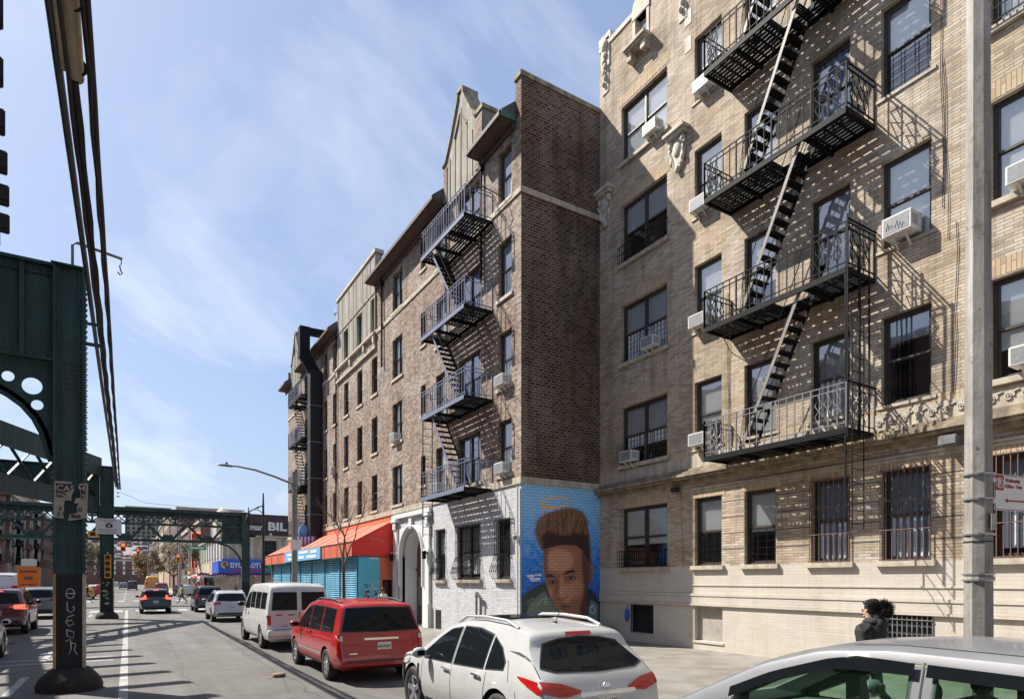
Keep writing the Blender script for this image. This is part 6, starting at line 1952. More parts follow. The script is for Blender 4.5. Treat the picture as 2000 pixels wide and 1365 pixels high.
def su(paint, label, cat, loc, yaw=0, group='cars parked along the right kerb', name='parked_car', sc=(1, 1, 1), lit=False, **k):
    S = dict(SU); S.update(k)
    if lit: S['tail_m'] = M['tail_on']
    r_ = make_car(S, paint, label, cat, name, group, loc, yaw)
    r_[0].scale = sc
    if lit: r_[1]('brake_light', [(-.15, 1.535), (.15, 1.535)], [(-.15, 1.51), (.15, 1.51)], 'B', M['tail_on'], .015, 4, 1)
    return r_
su(paintm('pale_silver_paint', (.46, .48, .52)), 'pale silver hatchback parked in front of the tall white van', 'car', (4.62, 35.5, 0), reg='LCV-4471')
su(navy, 'dark boxy car parked ahead of the pale silver hatchback near the crossing', 'car', (4.75, 46.9, 0), sc=(1, 1, 1.08), prof=[(0, .42), (.0, .62), (.04, .74), (.07, .95), (.12, 1.1), (.22, 1.45), (.32, 1.60), (.6, 1.63), (1.7, 1.64), (2.5, 1.60), (2.85, 1.45), (3.15, 1.16), (3.45, 1.08), (4.2, 1.02), (4.45, .8), (4.5, .44)], tail=[([(.66, 1.12), (.84, 1.12)], [(.66, .84), (.86, .84)])])
su(black, 'black hatchback with lit orange-red tail lights driving away in the middle lane', 'car', (1.55, 46.6, 0), group='cars on the road', name='moving_car', lit=True, reg='JKD-2210', tail=[([(.62, 1.22), (.72, 1.06), (.88, 1.04)], [(.55, 1.2), (.55, .95), (.88, .92)])])
su(maroon, 'maroon SUV with lit tail light in the shaded lane left of the near column', 'car', (-4.42, 31.6, 0), group='cars on the road', name='moving_car', lit=True, sc=(1.06, 1.03, 1.14), reg='DZR-5560')
su(greyp, 'grey-blue SUV ahead of the maroon SUV, partly hidden by the near column', 'car', (-4.3, 43.6, 0), group='cars on the road', name='moving_car', lit=False, sc=(1.04, 1.0, 1.1))
SD = dict(SU); SD.update(L=4.6, H=1.45, prof=[(0, .42), (.0, .62), (.05, .80), (.12, .98), (.7, 1.03), (1.2, 1.30), (1.6, 1.42), (2.3, 1.44), (2.8, 1.32), (3.35, .98), (3.9, .9), (4.35, .78), (4.55, .62), (4.6, .44)], belt=[(0, .92), (3.4, .9), (4.6, .78)],
    side=[([(1.3, 1.22), (1.5, 1.30), (2.05, 1.33)], [(1.3, 1.0), (2.05, .96)]), ([(2.13, 1.33), (2.5, 1.28), (3.0, 1.02)], [(2.13, .96), (3.0, .95)])], rear_glass=[([(-.5, 1.36), (.5, 1.36)], [(-.6, 1.08), (.6, 1.08)])], wind=[([(-.52, 1.34), (.52, 1.34)], [(-.66, 1.02), (.66, 1.02)])], tail=[([(.5, .92), (.85, .92)], [(.5, .78), (.85, .78)])], tail_side=[], rails=None, mirror=(2.95, .98), plate=(0, .7))
make_car(SD, white, 'white saloon at the left edge with only its front wheel and bonnet showing', 'car', 'moving_car', 'cars on the road', loc=(-3.93, 19.4, 0))

# --- silver minivan right in front of the camera
GV = dict(RV); GV.update(L=5.15, H=1.78, wb=3.0, rear_axle=1.05, wr=.34,
    prof=[(0, .40), (.0, .62), (.05, .70), (.07, .95), (.2, 1.40), (.32, 1.66), (.6, 1.72), (1.4, 1.77), (2.3, 1.78), (2.75, 1.74), (3.2, 1.60), (3.75, 1.32), (4.2, 1.08), (4.5, 1.00), (4.9, .86), (5.1, .62), (5.15, .42)],
    belt=[(0, 1.06), (2.5, 1.03), (4.1, .99), (5.15, .84)], tumble=.20, glass=M['cglass_green'], wglass=M['cglass_green'],
    side=[([(.60, 1.56), (1.0, 1.62)], [(.55, 1.14), (1.0, 1.12)]), ([(1.1, 1.62), (2.02, 1.64)], [(1.1, 1.12), (2.02, 1.10)]), ([(2.14, 1.64), (2.6, 1.63), (3.05, 1.48), (3.35, 1.33)], [(2.14, 1.10), (3.35, 1.08)]), ([(3.44, 1.28), (3.85, 1.09)], [(3.44, 1.07), (3.85, 1.06)])],
    wind=[([(-.62, 1.68), (.62, 1.68)], [(-.78, 1.12), (.78, 1.12)])], seams=[(2.08, 2.08, 1.70, .34), (1.05, 1.05, 1.66, .7), (3.4, 3.75, 1.3, .36)], handles=[(2.3, .95), (1.95, .95)], mirror=(3.36, 1.14), rails=None, reg='GKT-8832',
    cabin=[([(.65, .75), (.65, 1.52), (1.1, 1.66), (2.5, 1.70), (2.95, 1.60), (3.5, 1.34), (3.85, 1.14), (3.85, .98), (3.3, .80), (3.2, .55), (.65, .55)], .76),
           ([(1.12, 1.13), (1.12, 1.61), (2.0, 1.63), (2.0, 1.11)], 1.3), ([(2.16, 1.11), (2.16, 1.63), (2.6, 1.62), (3.05, 1.47), (3.33, 1.33), (3.33, 1.09)], 1.3), ([(3.46, 1.08), (3.46, 1.27), (3.82, 1.10), (3.82, 1.07)], 1.3), ([(.64, 1.14), (.64, 1.55), (.98, 1.60), (.98, 1.13)], 1.3),
           ([(2.80, 1.60), (2.85, 1.9), (4.3, 1.5), (4.16, 1.12), (3.80, 1.10)], .66)])
rt, dc, bv = make_car(GV, silver, 'silver minivan cropped at the bottom right corner, closest to the camera', 'minivan', loc=(4.86, -.15, 0))
def seat(b, x, y):
    b.box(x, x + .5, y - .25, y + .25, .62, .82); b.bar((x, y, .8), (x - .2, y, 1.34), .48, .13, up=(1, 0, 0)); b.ball((x - .22, y, 1.46), .06, .13, .09, 10, 8)
for x_ in (2.45, 1.45):
    for y_ in (-.38, .38): P(rt, 'seat', lambda b: seat(b, x_, y_), M['seat'], bevel=.03)
P(rt, 'dashboard', lambda b: b.prism([(3.35, .7), (3.2, 1.02), (3.45, 1.10), (3.83, 1.08), (3.83, .7)], -.74, .74), M['dash'], bevel=.02)
P(rt, 'steering_wheel', lambda b: b.tube([(3.12 + .08 * math.sin(a), .38 + .18 * math.cos(a), 1.04 + .17 * math.sin(a)) for a in [2 * math.pi * k / 16 for k in range(17)]], .016, 6), M['plastic'])
P(rt, 'inner_mirror', lambda b: b.ball((3.05, 0, 1.50), .02, .12, .035, 10, 6), M['plastic'])
P(rt, 'pillar_trim', lambda b: [b.bar((2.08, s * .74, .8), (2.08, s * .70, 1.66), .09, .05) for s in (-1, 1)], M['dash'])
for pts in ([(1.08, 1.665), (2.05, 1.685)], [(2.12, 1.685), (2.62, 1.675), (3.08, 1.525), (3.42, 1.365)]):
    for ax in ('L', 'R'): dc('rain_visor', pts, [(p[0], p[1] - .075) for p in pts], ax, M['cglass'], .03, 12, 3)
dc('roof_seam', [(.4, .60), (2.6, .60)], [(.4, .585), (2.6, .585)], 'T', M['plastic'], .003, 20, 1)
dc('roof_seam', [(.4, -.60), (2.6, -.60)], [(.4, -.585), (2.6, -.585)], 'T', M['plastic'], .003, 20, 1)

# --- traffic far down the street (built simply, still body + glass + wheels)
def far_car(label, cat, loc, paint, sc=(1, 1, 1), yaw=0.0, group='distant cars down the street'):
    t = thing('distant_car', label, cat, loc, math.pi / 2 + yaw, group)
    S = SU
    b = car_body(S); o = b.build('body', paint, t, smooth=35)
    P(t, 'window', lambda b: (b.add([(.28, -.6, 1.16), (.28, .6, 1.16), (.40, .52, 1.48), (.40, -.52, 1.48)], [(0, 1, 2, 3)]),), M['cglass'])
    P(t, 'tail_light', lambda b: (b.box(-.02, .1, .55, .85, .9, 1.03), b.box(-.02, .1, -.85, -.55, .9, 1.03)), M['tail'])
    for x in (.88, 3.53):
        for s in (-1, 1): P(t, 'wheel', lambda b: b.lathe([(.34, s * .7), (.34, s * .9), (.2, s * .905)], (x, 0, .35), 14, 'y'), M['rubber'])
    t.scale = sc
    return t
whitef = paintm('far_white_paint', (.5, .5, .5))
for lab, cat, x, y, p_, sc in (
        ('distant white car parked just beyond the crossing by the market stalls', 'car', 6.4, 88, whitef, (1, 1, 1)),
        ('distant dark car, second in the row parked beyond the crossing', 'car', 6.2, 95, navy, (1, 1, 1)),
        ('distant maroon car in the parked row just behind the tail of the black hatchback', 'car', 4.2, 104, maroon, (1, 1, 1.1)),
        ('yellow school bus far down the street above the black hatchback', 'bus', 3.4, 118, paintm('bus_yellow', (.60, .26, .02)), (1.6, 1.2, 1.75)),
        ('distant dark van left of the yellow bus', 'van', .8, 150, navy, (1.1, 1, 1.25)),
        ('far small grey car in the middle lane beyond the school bus', 'car', -.9, 175, greyp, (1, 1, 1)),
        ('far small white car at the very end of the street', 'car', -3.2, 220, whitef, (1, 1, 1)),
        ('distant yellow cab left of the second green column', 'taxi', -4.2, 84, paintm('cab_yellow', (.65, .36, .02)), (1, 1, .95)),
        ('distant red car seen between the two green columns', 'car', -2.9, 98, red, (1, 1, 1)),
        ('tall white delivery van at the left edge beyond the maroon SUV', 'van', -8.4, 62, whitef, (1.4, 1.2, 1.7)),
        ('distant white car left of the crossing pedestrian', 'car', -5.6, 92, whitef, (1, 1, 1))):
    far_car(lab, cat, (x, y, 0), p_, sc)
# ================================================================ people
def skin_mesh(nodes, edges, root_i=0, sub=2):
    me = bpy.data.meshes.new('s')
    me.from_pydata([n[0] for n in nodes], edges, [])
    o = bpy.data.objects.new('s', me); col.objects.link(o)
    md = o.modifiers.new('k', 'SKIN'); md.use_smooth_shade = True
    sv = me.skin_vertices[0].data
    for i, n in enumerate(nodes):
        r = n[1]
        sv[i].radius = r if isinstance(r, tuple) else (r, r)
        sv[i].use_root = (i == root_i)
    ss = o.modifiers.new('s', 'SUBSURF'); ss.levels = sub; ss.render_levels = sub
    dg = bpy.context.evaluated_depsgraph_get(); dg.update()
    out = bpy.data.meshes.new_from_object(o.evaluated_get(dg))
    bpy.data.objects.remove(o)
    return out

SK = mat('skin_brown', (.30, .16, .10), .5, var=.1, scale=12)
SK2 = mat('skin_tan', (.52, .31, .20), .5, var=.1, scale=12)
HAIR = mat('black_hair', (.012, .010, .010), .55, var=.4, scale=30)
def person(label, loc, heading, h=1.72, jacket=(.02, .02, .022), trousers=(.03, .035, .05), skin=SK, stride=.22, hair='short', pose=0, name='person', group=None, cap=None):
    """heading: direction faced, angle from +x; local x is forward"""
    t = thing(name, label, 'person', loc, heading, group)
    s = h / 1.75
    jm = mat('clothing_' + str(len(bpy.data.materials)), jacket, .8, var=.2, scale=14, bump=.3)
    tm = mat('trousers_' + str(len(bpy.data.materials)), trousers, .85, var=.2, scale=14, bump=.3)
    nodes = []; edges = []
    def nd(p, r, par=None):
        nodes.append((tuple(Vector(p) * s), tuple(x * s for x in r) if isinstance(r, tuple) else r * s))
        if par is not None: edges.append((par, len(nodes) - 1))
        return len(nodes) - 1
    pel = nd((0, 0, .96), (.13, .10))
    wst = nd((0.01, 0, 1.12), (.125, .095), pel)
    chs = nd((0.0, 0, 1.32), (.155, .11), wst)
    shc = nd((-.01, 0, 1.43), (.10, .09), chs)
    nk = nd((.0, 0, 1.51), .052, shc)
    hd0 = nd((.02, 0, 1.58), .062, nk)
    hd1 = nd((.025, 0, 1.66), (.078, .088), hd0)
    hd2 = nd((.015, 0, 1.74 - .03), (.055, .065), hd1)
    for sd, ph in ((1, 1), (-1, -1)):
        sw = stride * ph
        hp = nd((0, sd * .09, .92), .095, pel)
        kn = nd((sw * .5 + .03, sd * .10, .52), .062, hp)
        cf = nd((sw * .75 - (.03 if sw > 0 else .10), sd * .10, .34), .055, kn)
        an = nd((sw - (.02 if sw > 0 else .12), sd * .10, .10), .038, cf)
        bl = nd((sw + (.10 if sw > 0 else .0), sd * .11, .045), .042, an)
        to = nd((sw + (.18 if sw > 0 else .08), sd * .12, .035), .03, bl)
        sh = nd((-.01, sd * .17, 1.42), .062, shc)
        aw = -sw * .9
        el = nd((aw * .35 - .03, sd * .23, 1.15), .044, sh)
        wr_ = nd((aw * .9 + (.10 if pose == 0 else .22), sd * .22, .93 if pose == 0 else 1.08), .028, el)
        pm = nd((aw * 1.0 + .13, sd * .215, .87), (.022, .036), wr_)
        for q in range(4):
            f0 = nd((aw + .145 + .004 * q, sd * (.215) + .0, .83 + .0 * q), .010, None) if False else None
        for q in range(4):
            ox = (q - 1.5) * .019
            k1 = nd((aw + .14 + ox, sd * .212, .81), .0095, pm)
            k2 = nd((aw + .15 + ox, sd * .205, .775 + .004 * abs(q - 1)), .0085, k1)
            nd((aw + .147 + ox, sd * .195, .748 + .006 * abs(q - 1)), .0075, k2)
        th1 = nd((aw + .18, sd * .20, .845), .010, pm)
        nd((aw + .19, sd * .19, .815), .009, th1)
    me = skin_mesh(nodes, edges, 0, 1)
    for m_ in (skin, jm, tm, M['rubber']): me.materials.append(m_)
    zz = {'n': 1.485 * s, 'w': .95 * s}
    for p in me.polygons:
        c = p.center
        hand = abs(c.y) > .15 * s and c.z < .93 * s and c.z > .70 * s
        if c.z > zz['n']: i = 0
        elif hand: i = 0
        elif c.z > zz['w'] or (abs(c.y) > .165 * s and c.z > .7 * s): i = 1
        elif c.z > .08 * s: i = 2
        else: i = 3
        p.material_index = i
    # face: nose, brow, lips, ears joined into the same mesh
    b = MB()
    H0 = Vector((.025, 0, 1.655)) * s
    b.ball((H0.x + .088 * s, 0, H0.z - .018 * s), .018 * s, .015 * s, .026 * s)
    for sd in (-1, 1):
        b.ball((H0.x + .0 * s, sd * .088 * s, H0.z - .02 * s), .018 * s, .010 * s, .030 * s)
    b.ball((H0.x + .078 * s, 0, H0.z - .066 * s), .012 * s, .022 * s, .009 * s)
    b.ball((H0.x + .065 * s, 0, H0.z - .092 * s), .018 * s, .024 * s, .016 * s)
    eyes = MB()
    for sd in (-1, 1): eyes.ball((H0.x + .078 * s, sd * .032 * s, H0.z + .0 * s), .008 * s, .012 * s, .008 * s)
    bm = bmesh.new(); bm.from_mesh(me)
    def addgeo(mb, mi):
        vv = [bm.verts.new(v) for v in mb.v]
        for f in mb.f:
            fc = bm.faces.new([vv[i] for i in f]); fc.material_index = mi; fc.smooth = True
    addgeo(b, 0); addgeo(eyes, 3)
    bm.to_mesh(me); bm.free()
    o = bpy.data.objects.new('body', me); link(o, t)
    def hairfn(b):
        b.ball((.002 * s, 0, 1.688 * s), .098 * s, .097 * s, .092 * s, 14, 10)
    if cap: P(t, 'cap', lambda b: (b.ball((.0, 0, 1.70 * s), .105 * s, .102 * s, .09 * s, 12, 8), b.box(.05 * s, .19 * s, -.07 * s, .07 * s, 1.695 * s, 1.71 * s)), mat('cap_' + str(len(bpy.data.materials)), cap, .8), smooth=50)
    elif hair == 'short':
        P(t, 'hair', hairfn, HAIR, smooth=60)
    elif hair == 'puff':
        rg = random.Random(8)
        def fn(b):
            b.ball((-.012 * s, 0, 1.678 * s), .098 * s, .096 * s, .100 * s, 14, 10)
            b.ball((.03 * s, 0, 1.745 * s), .075 * s, .075 * s, .04 * s, 12, 8)
            cx, cz = -.165 * s, 1.665 * s
            b.ball((cx + .0, 0, cz), .07 * s, .075 * s, .075 * s, 12, 8)
            for k in range(1700):
                d = Vector((rg.gauss(0, 1), rg.gauss(0, 1), rg.gauss(0, 1))).normalized()
                r0 = .05 * s; r1 = rg.uniform(.10, .142) * s
                p0 = Vector((cx, 0, cz)) + d * r0
                p1 = Vector((cx, 0, cz)) + d * r1 + Vector((rg.uniform(-.02, .02), rg.uniform(-.02, .02), rg.uniform(-.02, .02)))
                pm_ = (p0 + p1) / 2 + Vector((rg.uniform(-.014, .014), rg.uniform(-.014, .014), rg.uniform(-.014, .014)))
                b.tube([p0, pm_, p1], .0021, 3, cap=False)
            for k in range(260):
                d = Vector((rg.uniform(-.4, 1), rg.gauss(0, 1), rg.uniform(.2, 1))).normalized()
                p0 = Vector((-.01 * s, 0, 1.69 * s)) + d * .085 * s
                b.tube([p0, p0 + d * .02 + Vector((rg.uniform(-.02, .01), rg.uniform(-.02, .02), .01)), p0 + d * .03 + Vector((-.03, 0, -.0))], .003, 3, cap=False)
        P(t, 'hair', fn, HAIR)
    return t, s, jm
woman, s_, jm = person('woman in black hooded jacket with a curly hair puff walking past the basement grille', (8.72, 4.78, .15), math.pi / 2 + .10, 1.74, hair='puff', skin=SK2, stride=.2, jacket=(.014, .014, .017))
P(woman, 'hood', lambda b: (b.lathe([(.05, 1.42), (.13, 1.44), (.15, 1.48), (.11, 1.53), (.085, 1.54), (.07, 1.50)], (-.045, 0, 0), 18, 'z', cap=False), b.ball((-.13, 0, 1.44), .085, .13, .10, 12, 8)), jm, smooth=70)
P(woman, 'jacket', lambda b: (b.lathe([(.17, .88), (.185, .96), (.17, 1.08), (.185, 1.22), (.205, 1.33), (.185, 1.41), (.10, 1.47)], (0, 0, 0), 20, 'z', cap=False), [b.tube([(-.01, sd * .165, 1.42), (-.02, sd * .22, 1.30), (-.05, sd * .245, 1.12), (.05, sd * .235, .98)], [.085, .078, .062, .05], 12) for sd in (-1, 1)], b.tube([(-.19, .02, 1.40), (-.2, .0, 1.15), (-.19, .01, .9)], .006, 5)), jm, smooth=60)
woman.children[0]
P(woman, 'earring', lambda b: b.ball((.02, .092, 1.60), .008), M['chrome'])
P(woman, 'bag_buckle', lambda b: b.ball((-.23, .02, 1.12), .02, .035, .025), M['rim'])

person('person in a white top standing by the orange doorway beside the white arch', (9.75, 27.0, .15), -math.pi / 2, 1.68, jacket=(.62, .60, .60), stride=.05)
person('person in a dark cap standing just left of the person in the white top', (9.2, 27.5, .15), math.pi, 1.58, jacket=(.04, .04, .05), stride=.05, cap=(.02, .02, .02))
person('pedestrian in dark clothes striding across the road between the two green columns', (-3.4, 74, 0), 0.2, 1.75, stride=.36, jacket=(.02, .02, .025))
person('pedestrian in dark clothes with a yellow-green vest crossing behind the black hatchback', (4.3, 66, 0), math.pi, 1.78, jacket=(.25, .32, .06), stride=.3)
person('person in a black coat standing at the far corner under the red and white bunting', (7.6, 77, .15), -math.pi / 2, 1.7, jacket=(.02, .02, .02), stride=.08)
person('person in a grey top by the lamp post at the far corner', (6.6, 80, .15), math.pi / 2, 1.65, jacket=(.25, .25, .27), stride=.1)
person('shopper in a red jacket by the far market awnings', (9.0, 86, .15), math.pi, 1.66, jacket=(.3, .04, .04), stride=.1)
person('shopper in a purple coat under the striped stall roofs', (8.9, 92, .15), math.pi / 2, 1.66, jacket=(.12, .05, .2), stride=.1)

# ================================================================ poles
t = thing('lamp_post', 'tall pale octagonal steel lamp post in front of the beige building', 'lamp post', (6.22, 2.50, 0))
def fn(b):
    b.lathe([(.115, .14), (.112, 2.0), (.098, 5.0), (.082, 9.5)], (0, 0, 0), 8)
P(t, 'shaft', fn, M['galv'])
P(t, 'base', lambda b: (b.lathe([(.24, .15), (.24, .2), (.16, .32), (.13, .34)], (0, 0, 0), 8)), M['galv'])
P(t, 'arm', lambda b: b.tube([(0, 0, 9.3), (-.8, 0, 9.9), (-2.4, 0, 10.1)], .05, 8), M['galv'])
P(t, 'lamp_head', lambda b: b.ball((-2.6, 0, 10.08), .35, .16, .08), M['galv'])
P(t, 'strap', lambda b: [b.lathe([(.118, z), (.118, z + .015)], (0, 0, 0), 16) for z in (2.19, 2.24, 2.58, 2.88, 3.09)], M['rim'])
P(t, 'sticker', lambda b: (b.box(-.05, .04, -.116, -.112, 2.62, 2.76)), M['paper'])
P(t, 'tape_wrap', lambda b: b.lathe([(.1165, 2.20), (.1165, 2.23)], (0, 0, 0), 16), M['concrete'])
P(t, 'door_joint', lambda b: b.lathe([(.114, 2.52), (.114, 2.53)], (0, 0, 0), 8), M['black'])
t = thing('parking_sign', 'red and white no-parking sign with an arrow clamped to the tall octagonal lamp post', 'sign', (6.33, 2.44, 2.80), R(-10))
P(t, 'sign_plate', lambda b: b.box(.03, .49, 0, .004, 0, .315), M['white'], bevel=.001)
P(t, 'red_border', lambda b: (b.box(.036, .484, -.002, -.0005, .006, .012), b.box(.036, .042, -.002, -.0005, .012, .309), b.box(.036, .484, -.002, -.0005, .303, .309)), M['dred'])
P(t, 'red_square', lambda b: b.box(.043, .150, -.0022, -.0005, .175, .302), M['dred'])
vs_, fs_ = plate_geo([circ(.097, .238, .047), circ(.097, .238, .040)], .001)
b = MB(); b.add([(x, y - .003, z) for x, y, z in vs_], fs_); b.bar((.066, -.003, .268), (.128, -.003, .208), .007, .001, up=(0, 1, 0)); b.build('ring', M['white'], t)
wtext(t, 'lettering', 'P', .085, M['white'], (.073, -.003, .208), '-y', .003, .9, .0005)
wtext(t, 'lettering', 'Wednesday', .047, M['dred'], (.172, -.002, .250), '-y', .0015, .9, .0005)
wtext(t, 'lettering', '9:30am - 11am', .043, M['dred'], (.168, -.002, .200), '-y', .0015, .9, .0005)
P(t, 'arrow', lambda b: (b.box(.20, .47, -.002, -.0005, .082, .096), b.add([(.165, -.0015, .089), (.205, -.0015, .066), (.205, -.0015, .112)], [(0, 1, 2)])), M['dred'])
P(t, 'clamp', lambda b: (b.box(-.005, .03, -.012, .012, .245, .275), b.box(-.005, .03, -.012, .012, .06, .09)), M['white'])

t = thing('lamp_post', 'grey cobra-head lamp post by the kerb in front of the shop awnings', 'lamp post', (6.2, 28.3, 0))
P(t, 'shaft', lambda b: b.lathe([(.14, .15), (.13, 2), (.11, 6.9)], (0, 0, 0), 8), M['pole'])
P(t, 'arm', lambda b: b.tube([(0, 0, 6.35), (-.8, 0, 6.62), (-1.6, 0, 6.84), (-2.3, 0, 6.93), (-2.6, 0, 6.92)], [.05, .045, .04, .035, .035], 8), M['pole'])
P(t, 'lamp_head', lambda b: (b.ball((-2.78, 0, 6.93), .33, .12, .05, 12, 8), b.ball((-2.72, 0, 7.03), .05, .05, .06), b.box(-2.75, -2.5, -.06, .06, 6.88, 6.94)), M['iron_grey'], smooth=60)
P(t, 'bracket', lambda b: (b.lathe([(.13, 6.3), (.13, 6.42)], (0, 0, 0), 10), b.bar((0, 0, 5.6), (.5, 0, 5.95), .04)), M['pole'])
P(t, 'street_number_sign', lambda b: b.box(-.2, .25, -.15, -.13, 3.5, 3.95), M['ac'])
t = thing('lamp_post', 'black ornate lamp post with a bracketed lantern before the dark billboard', 'lamp post', (10.1, 58.2, 0))
P(t, 'shaft', lambda b: (b.lathe([(.3, .0), (.3, .5), (.16, .8), (.14, 3.4), (.22, 3.5), (.22, 3.7), (.12, 3.9), (.09, 8.6), (.05, 9.8)], (0, 0, 0), 10)), M['black'], smooth=50)
P(t, 'arm', lambda b: (b.tube([(0, 0, 8.7), (-.4, 0, 8.55), (-.9, 0, 8.25), (-1.15, 0, 8.1)], .05, 6), b.tube([(0, 0, 8.0), (-.4, 0, 8.3), (-.7, 0, 8.3)], .035, 6), b.ball((-.45, 0, 8.5), .1, .05, .1)), M['black'], smooth=50)
P(t, 'lantern', lambda b: (b.lathe([(.03, 8.5), (.06, 8.0), (.12, 7.85), (.26, 7.5), (.24, 7.1), (.1, 6.95)], (-1.2, 0, 0), 10)), M['black'], smooth=50)
for x, y, h, lab in ((5.6, 90, 9.5, 'distant grey lamp post right of the autumn tree'), (7.2, 96, 9.0, 'thick grey pole beyond the crossing, carrying a red signal'), (3.4, 140, 10, 'thin pale lamp post far down the right side of the street')):
    t = thing('lamp_post', lab, 'lamp post', (x, y, 0), 0, 'distant street poles')
    P(t, 'shaft', lambda b: b.lathe([(.22, 0), (.16, h)], (0, 0, 0), 8), M['galv'])
    P(t, 'arm', lambda b: b.tube([(0, 0, h), (-1.2, 0, h + .5), (-3, 0, h + .6)], .08, 6), M['galv'])
    P(t, 'lamp_head', lambda b: b.ball((-3.2, 0, h + .6), .5, .2, .12), M['galv'])
def ssign(label, loc, w):
    t = thing('street_name_sign', label, 'street sign', loc, 0, 'green street name signs')
    P(t, 'sign_plate', lambda b: b.box(0, w, 0, .04, 0, w * .22), M['street_green'])
    P(t, 'sign_lettering', lambda b: b.box(w * .1, w * .88, -.012, -.002, w * .07, w * .15), M['white'])
    P(t, 'mount', lambda b: b.bar((w / 2, .05, w * .2), (w / 2, .05, w * .4), .06), M['galv'])
ssign('green street name sign at the left edge in front of the far apartment houses', (-8.2, 66, 5.6), 1.9)
ssign('green street name sign above the market bunting beyond the crossing', (5.7, 79, 5.6), 1.9)
t = thing('work_sign', 'orange road-work sign board with a white lamp on top beyond the maroon SUV', 'sign', (-6.9, 58, 0))
P(t, 'sign_plate', lambda b: b.box(0, 1.3, 0, .1, 1.5, 3.15), M['yellow'] if False else mat('work_orange', (.80, .17, .01), .5, var=.08))
P(t, 'sign_legend', lambda b: (b.box(.15, 1.15, -.02, -.002, 2.75, 2.9), b.box(.4, .9, -.02, -.002, 2.2, 2.45), b.box(.2, 1.1, -.02, -.002, 1.8, 1.9)), M['iron_rust'])
P(t, 'lamp_box', lambda b: b.box(.2, 1.1, 0, .4, 3.2, 3.75), M['ac'], bevel=.05)
P(t, 'leg', lambda b: (b.bar((.2, .05, 0), (.2, .05, 1.5), .08), b.bar((1.1, .05, 0), (1.1, .05, 1.5), .08)), M['galv'])

# ================================================================ trees
def bare_tree(label, loc, h, seed, trunk_h, spread=.5, leaf=None, r0=.09, levels=4, kids=3, name='bare_tree', group=None):
    rg = random.Random(seed)
    t = thing(name, label, 'tree', loc, 0, group)
    bt = MB(); bc = MB()
    tips = []
    bt.tube([(0, 0, 0), (.03, .02, trunk_h * .5), (.0, -.02, trunk_h)], [r0, r0 * .85, r0 * .75], 8)
    def grow(p, d, r, ln, lv):
        q = p
        pts = [p]; rr = [r]
        n = 3
        for k in range(n):
            d = (d + Vector((rg.gauss(0, .14), rg.gauss(0, .14), rg.gauss(.03, .1)))).normalized()
            q = q + d * ln / n
            pts.append(q); rr.append(r * (1 - .45 * (k + 1) / n))
        bc.tube(pts, rr, 5 if lv < 2 else 4, cap=False)
        if lv >= levels: tips.append(q); return
        for k in range(kids + (1 if lv > 0 else 0)):
            a = rg.uniform(0, 2 * math.pi); sp = rg.uniform(.35, .85) * spread * 2
            s = pts[rg.randint(1, n)] if k else q
            nd_ = (d + Vector((math.cos(a), math.sin(a), rg.uniform(-.1, .4))) * sp).normalized()
            grow(s, nd_, r * rg.uniform(.5, .62), ln * rg.uniform(.55, .8), lv + 1)
    for k in range(3):
        a = 2 * math.pi * k / 3 + rg.uniform(-.4, .4)
        grow(Vector((0, -.02, trunk_h)), Vector((math.cos(a) * spread, math.sin(a) * spread, 1)).normalized(), r0 * .62, (h - trunk_h) * .42, 0)
    bt.build('trunk', M['bark'], t, smooth=60)
    crown = bc.build('crown', M['twig'], t)
    if leaf:
        bl = MB()
        for p in tips:
            for k in range(7):
                c = p + Vector((rg.gauss(0, .3), rg.gauss(0, .3), rg.gauss(0, .25)))
                u = Vector((rg.gauss(0, 1), rg.gauss(0, 1), rg.gauss(0, 1))).normalized() * .13
                v = u.orthogonal().normalized() * .1
                bl.quad(c - u, c + v, c + u, c - v)
        bl.build('foliage', leaf, crown)
    return t
bare_tree('young bare street tree in front of the turquoise shutters', (6.9, 23.4, .15), 5.4, 12, 2.55, .42, None, .075, 4, 2)
P(thing('tree_pit', 'square soil tree pit with low edging under the young bare tree', 'tree pit', (6.9, 23.4, .15)), 'soil', lambda b: b.box(-.6, .6, -.7, .7, 0, .012), M['bark'])
gold = mat('autumn_foliage', (.30, .17, .06), .8, var=.4, scale=2)
bud = mat('budding_foliage', (.17, .15, .08), .8, var=.4, scale=2)
bare_tree('broad bare tree with dull brown twigs beyond the crossing', (7.0, 128, .15), 9.5, 4, 2.5, .7, bud, .2, 4, 3, group='trees down the street')
bare_tree('golden autumn tree far down the right side of the street', (3.2, 150, 0), 7.5, 9, 2.2, .7, gold, .2, 4, 3, group='trees down the street')
bare_tree('pale bare tree beyond the second green column', (-5.5, 170, 0), 10, 14, 2.5, .6, bud, .2, 4, 3, group='trees down the street')
bare_tree('bare tree in front of the far brown apartment block', (9.6, 108, .15), 7.5, 22, 2.5, .6, bud, .15, 4, 3, group='trees down the street')
bare_tree('bare tree between the two green columns, far away', (-8.0, 140, 0), 9, 31, 2.5, .6, bud, .2, 4, 3, group='trees down the street')

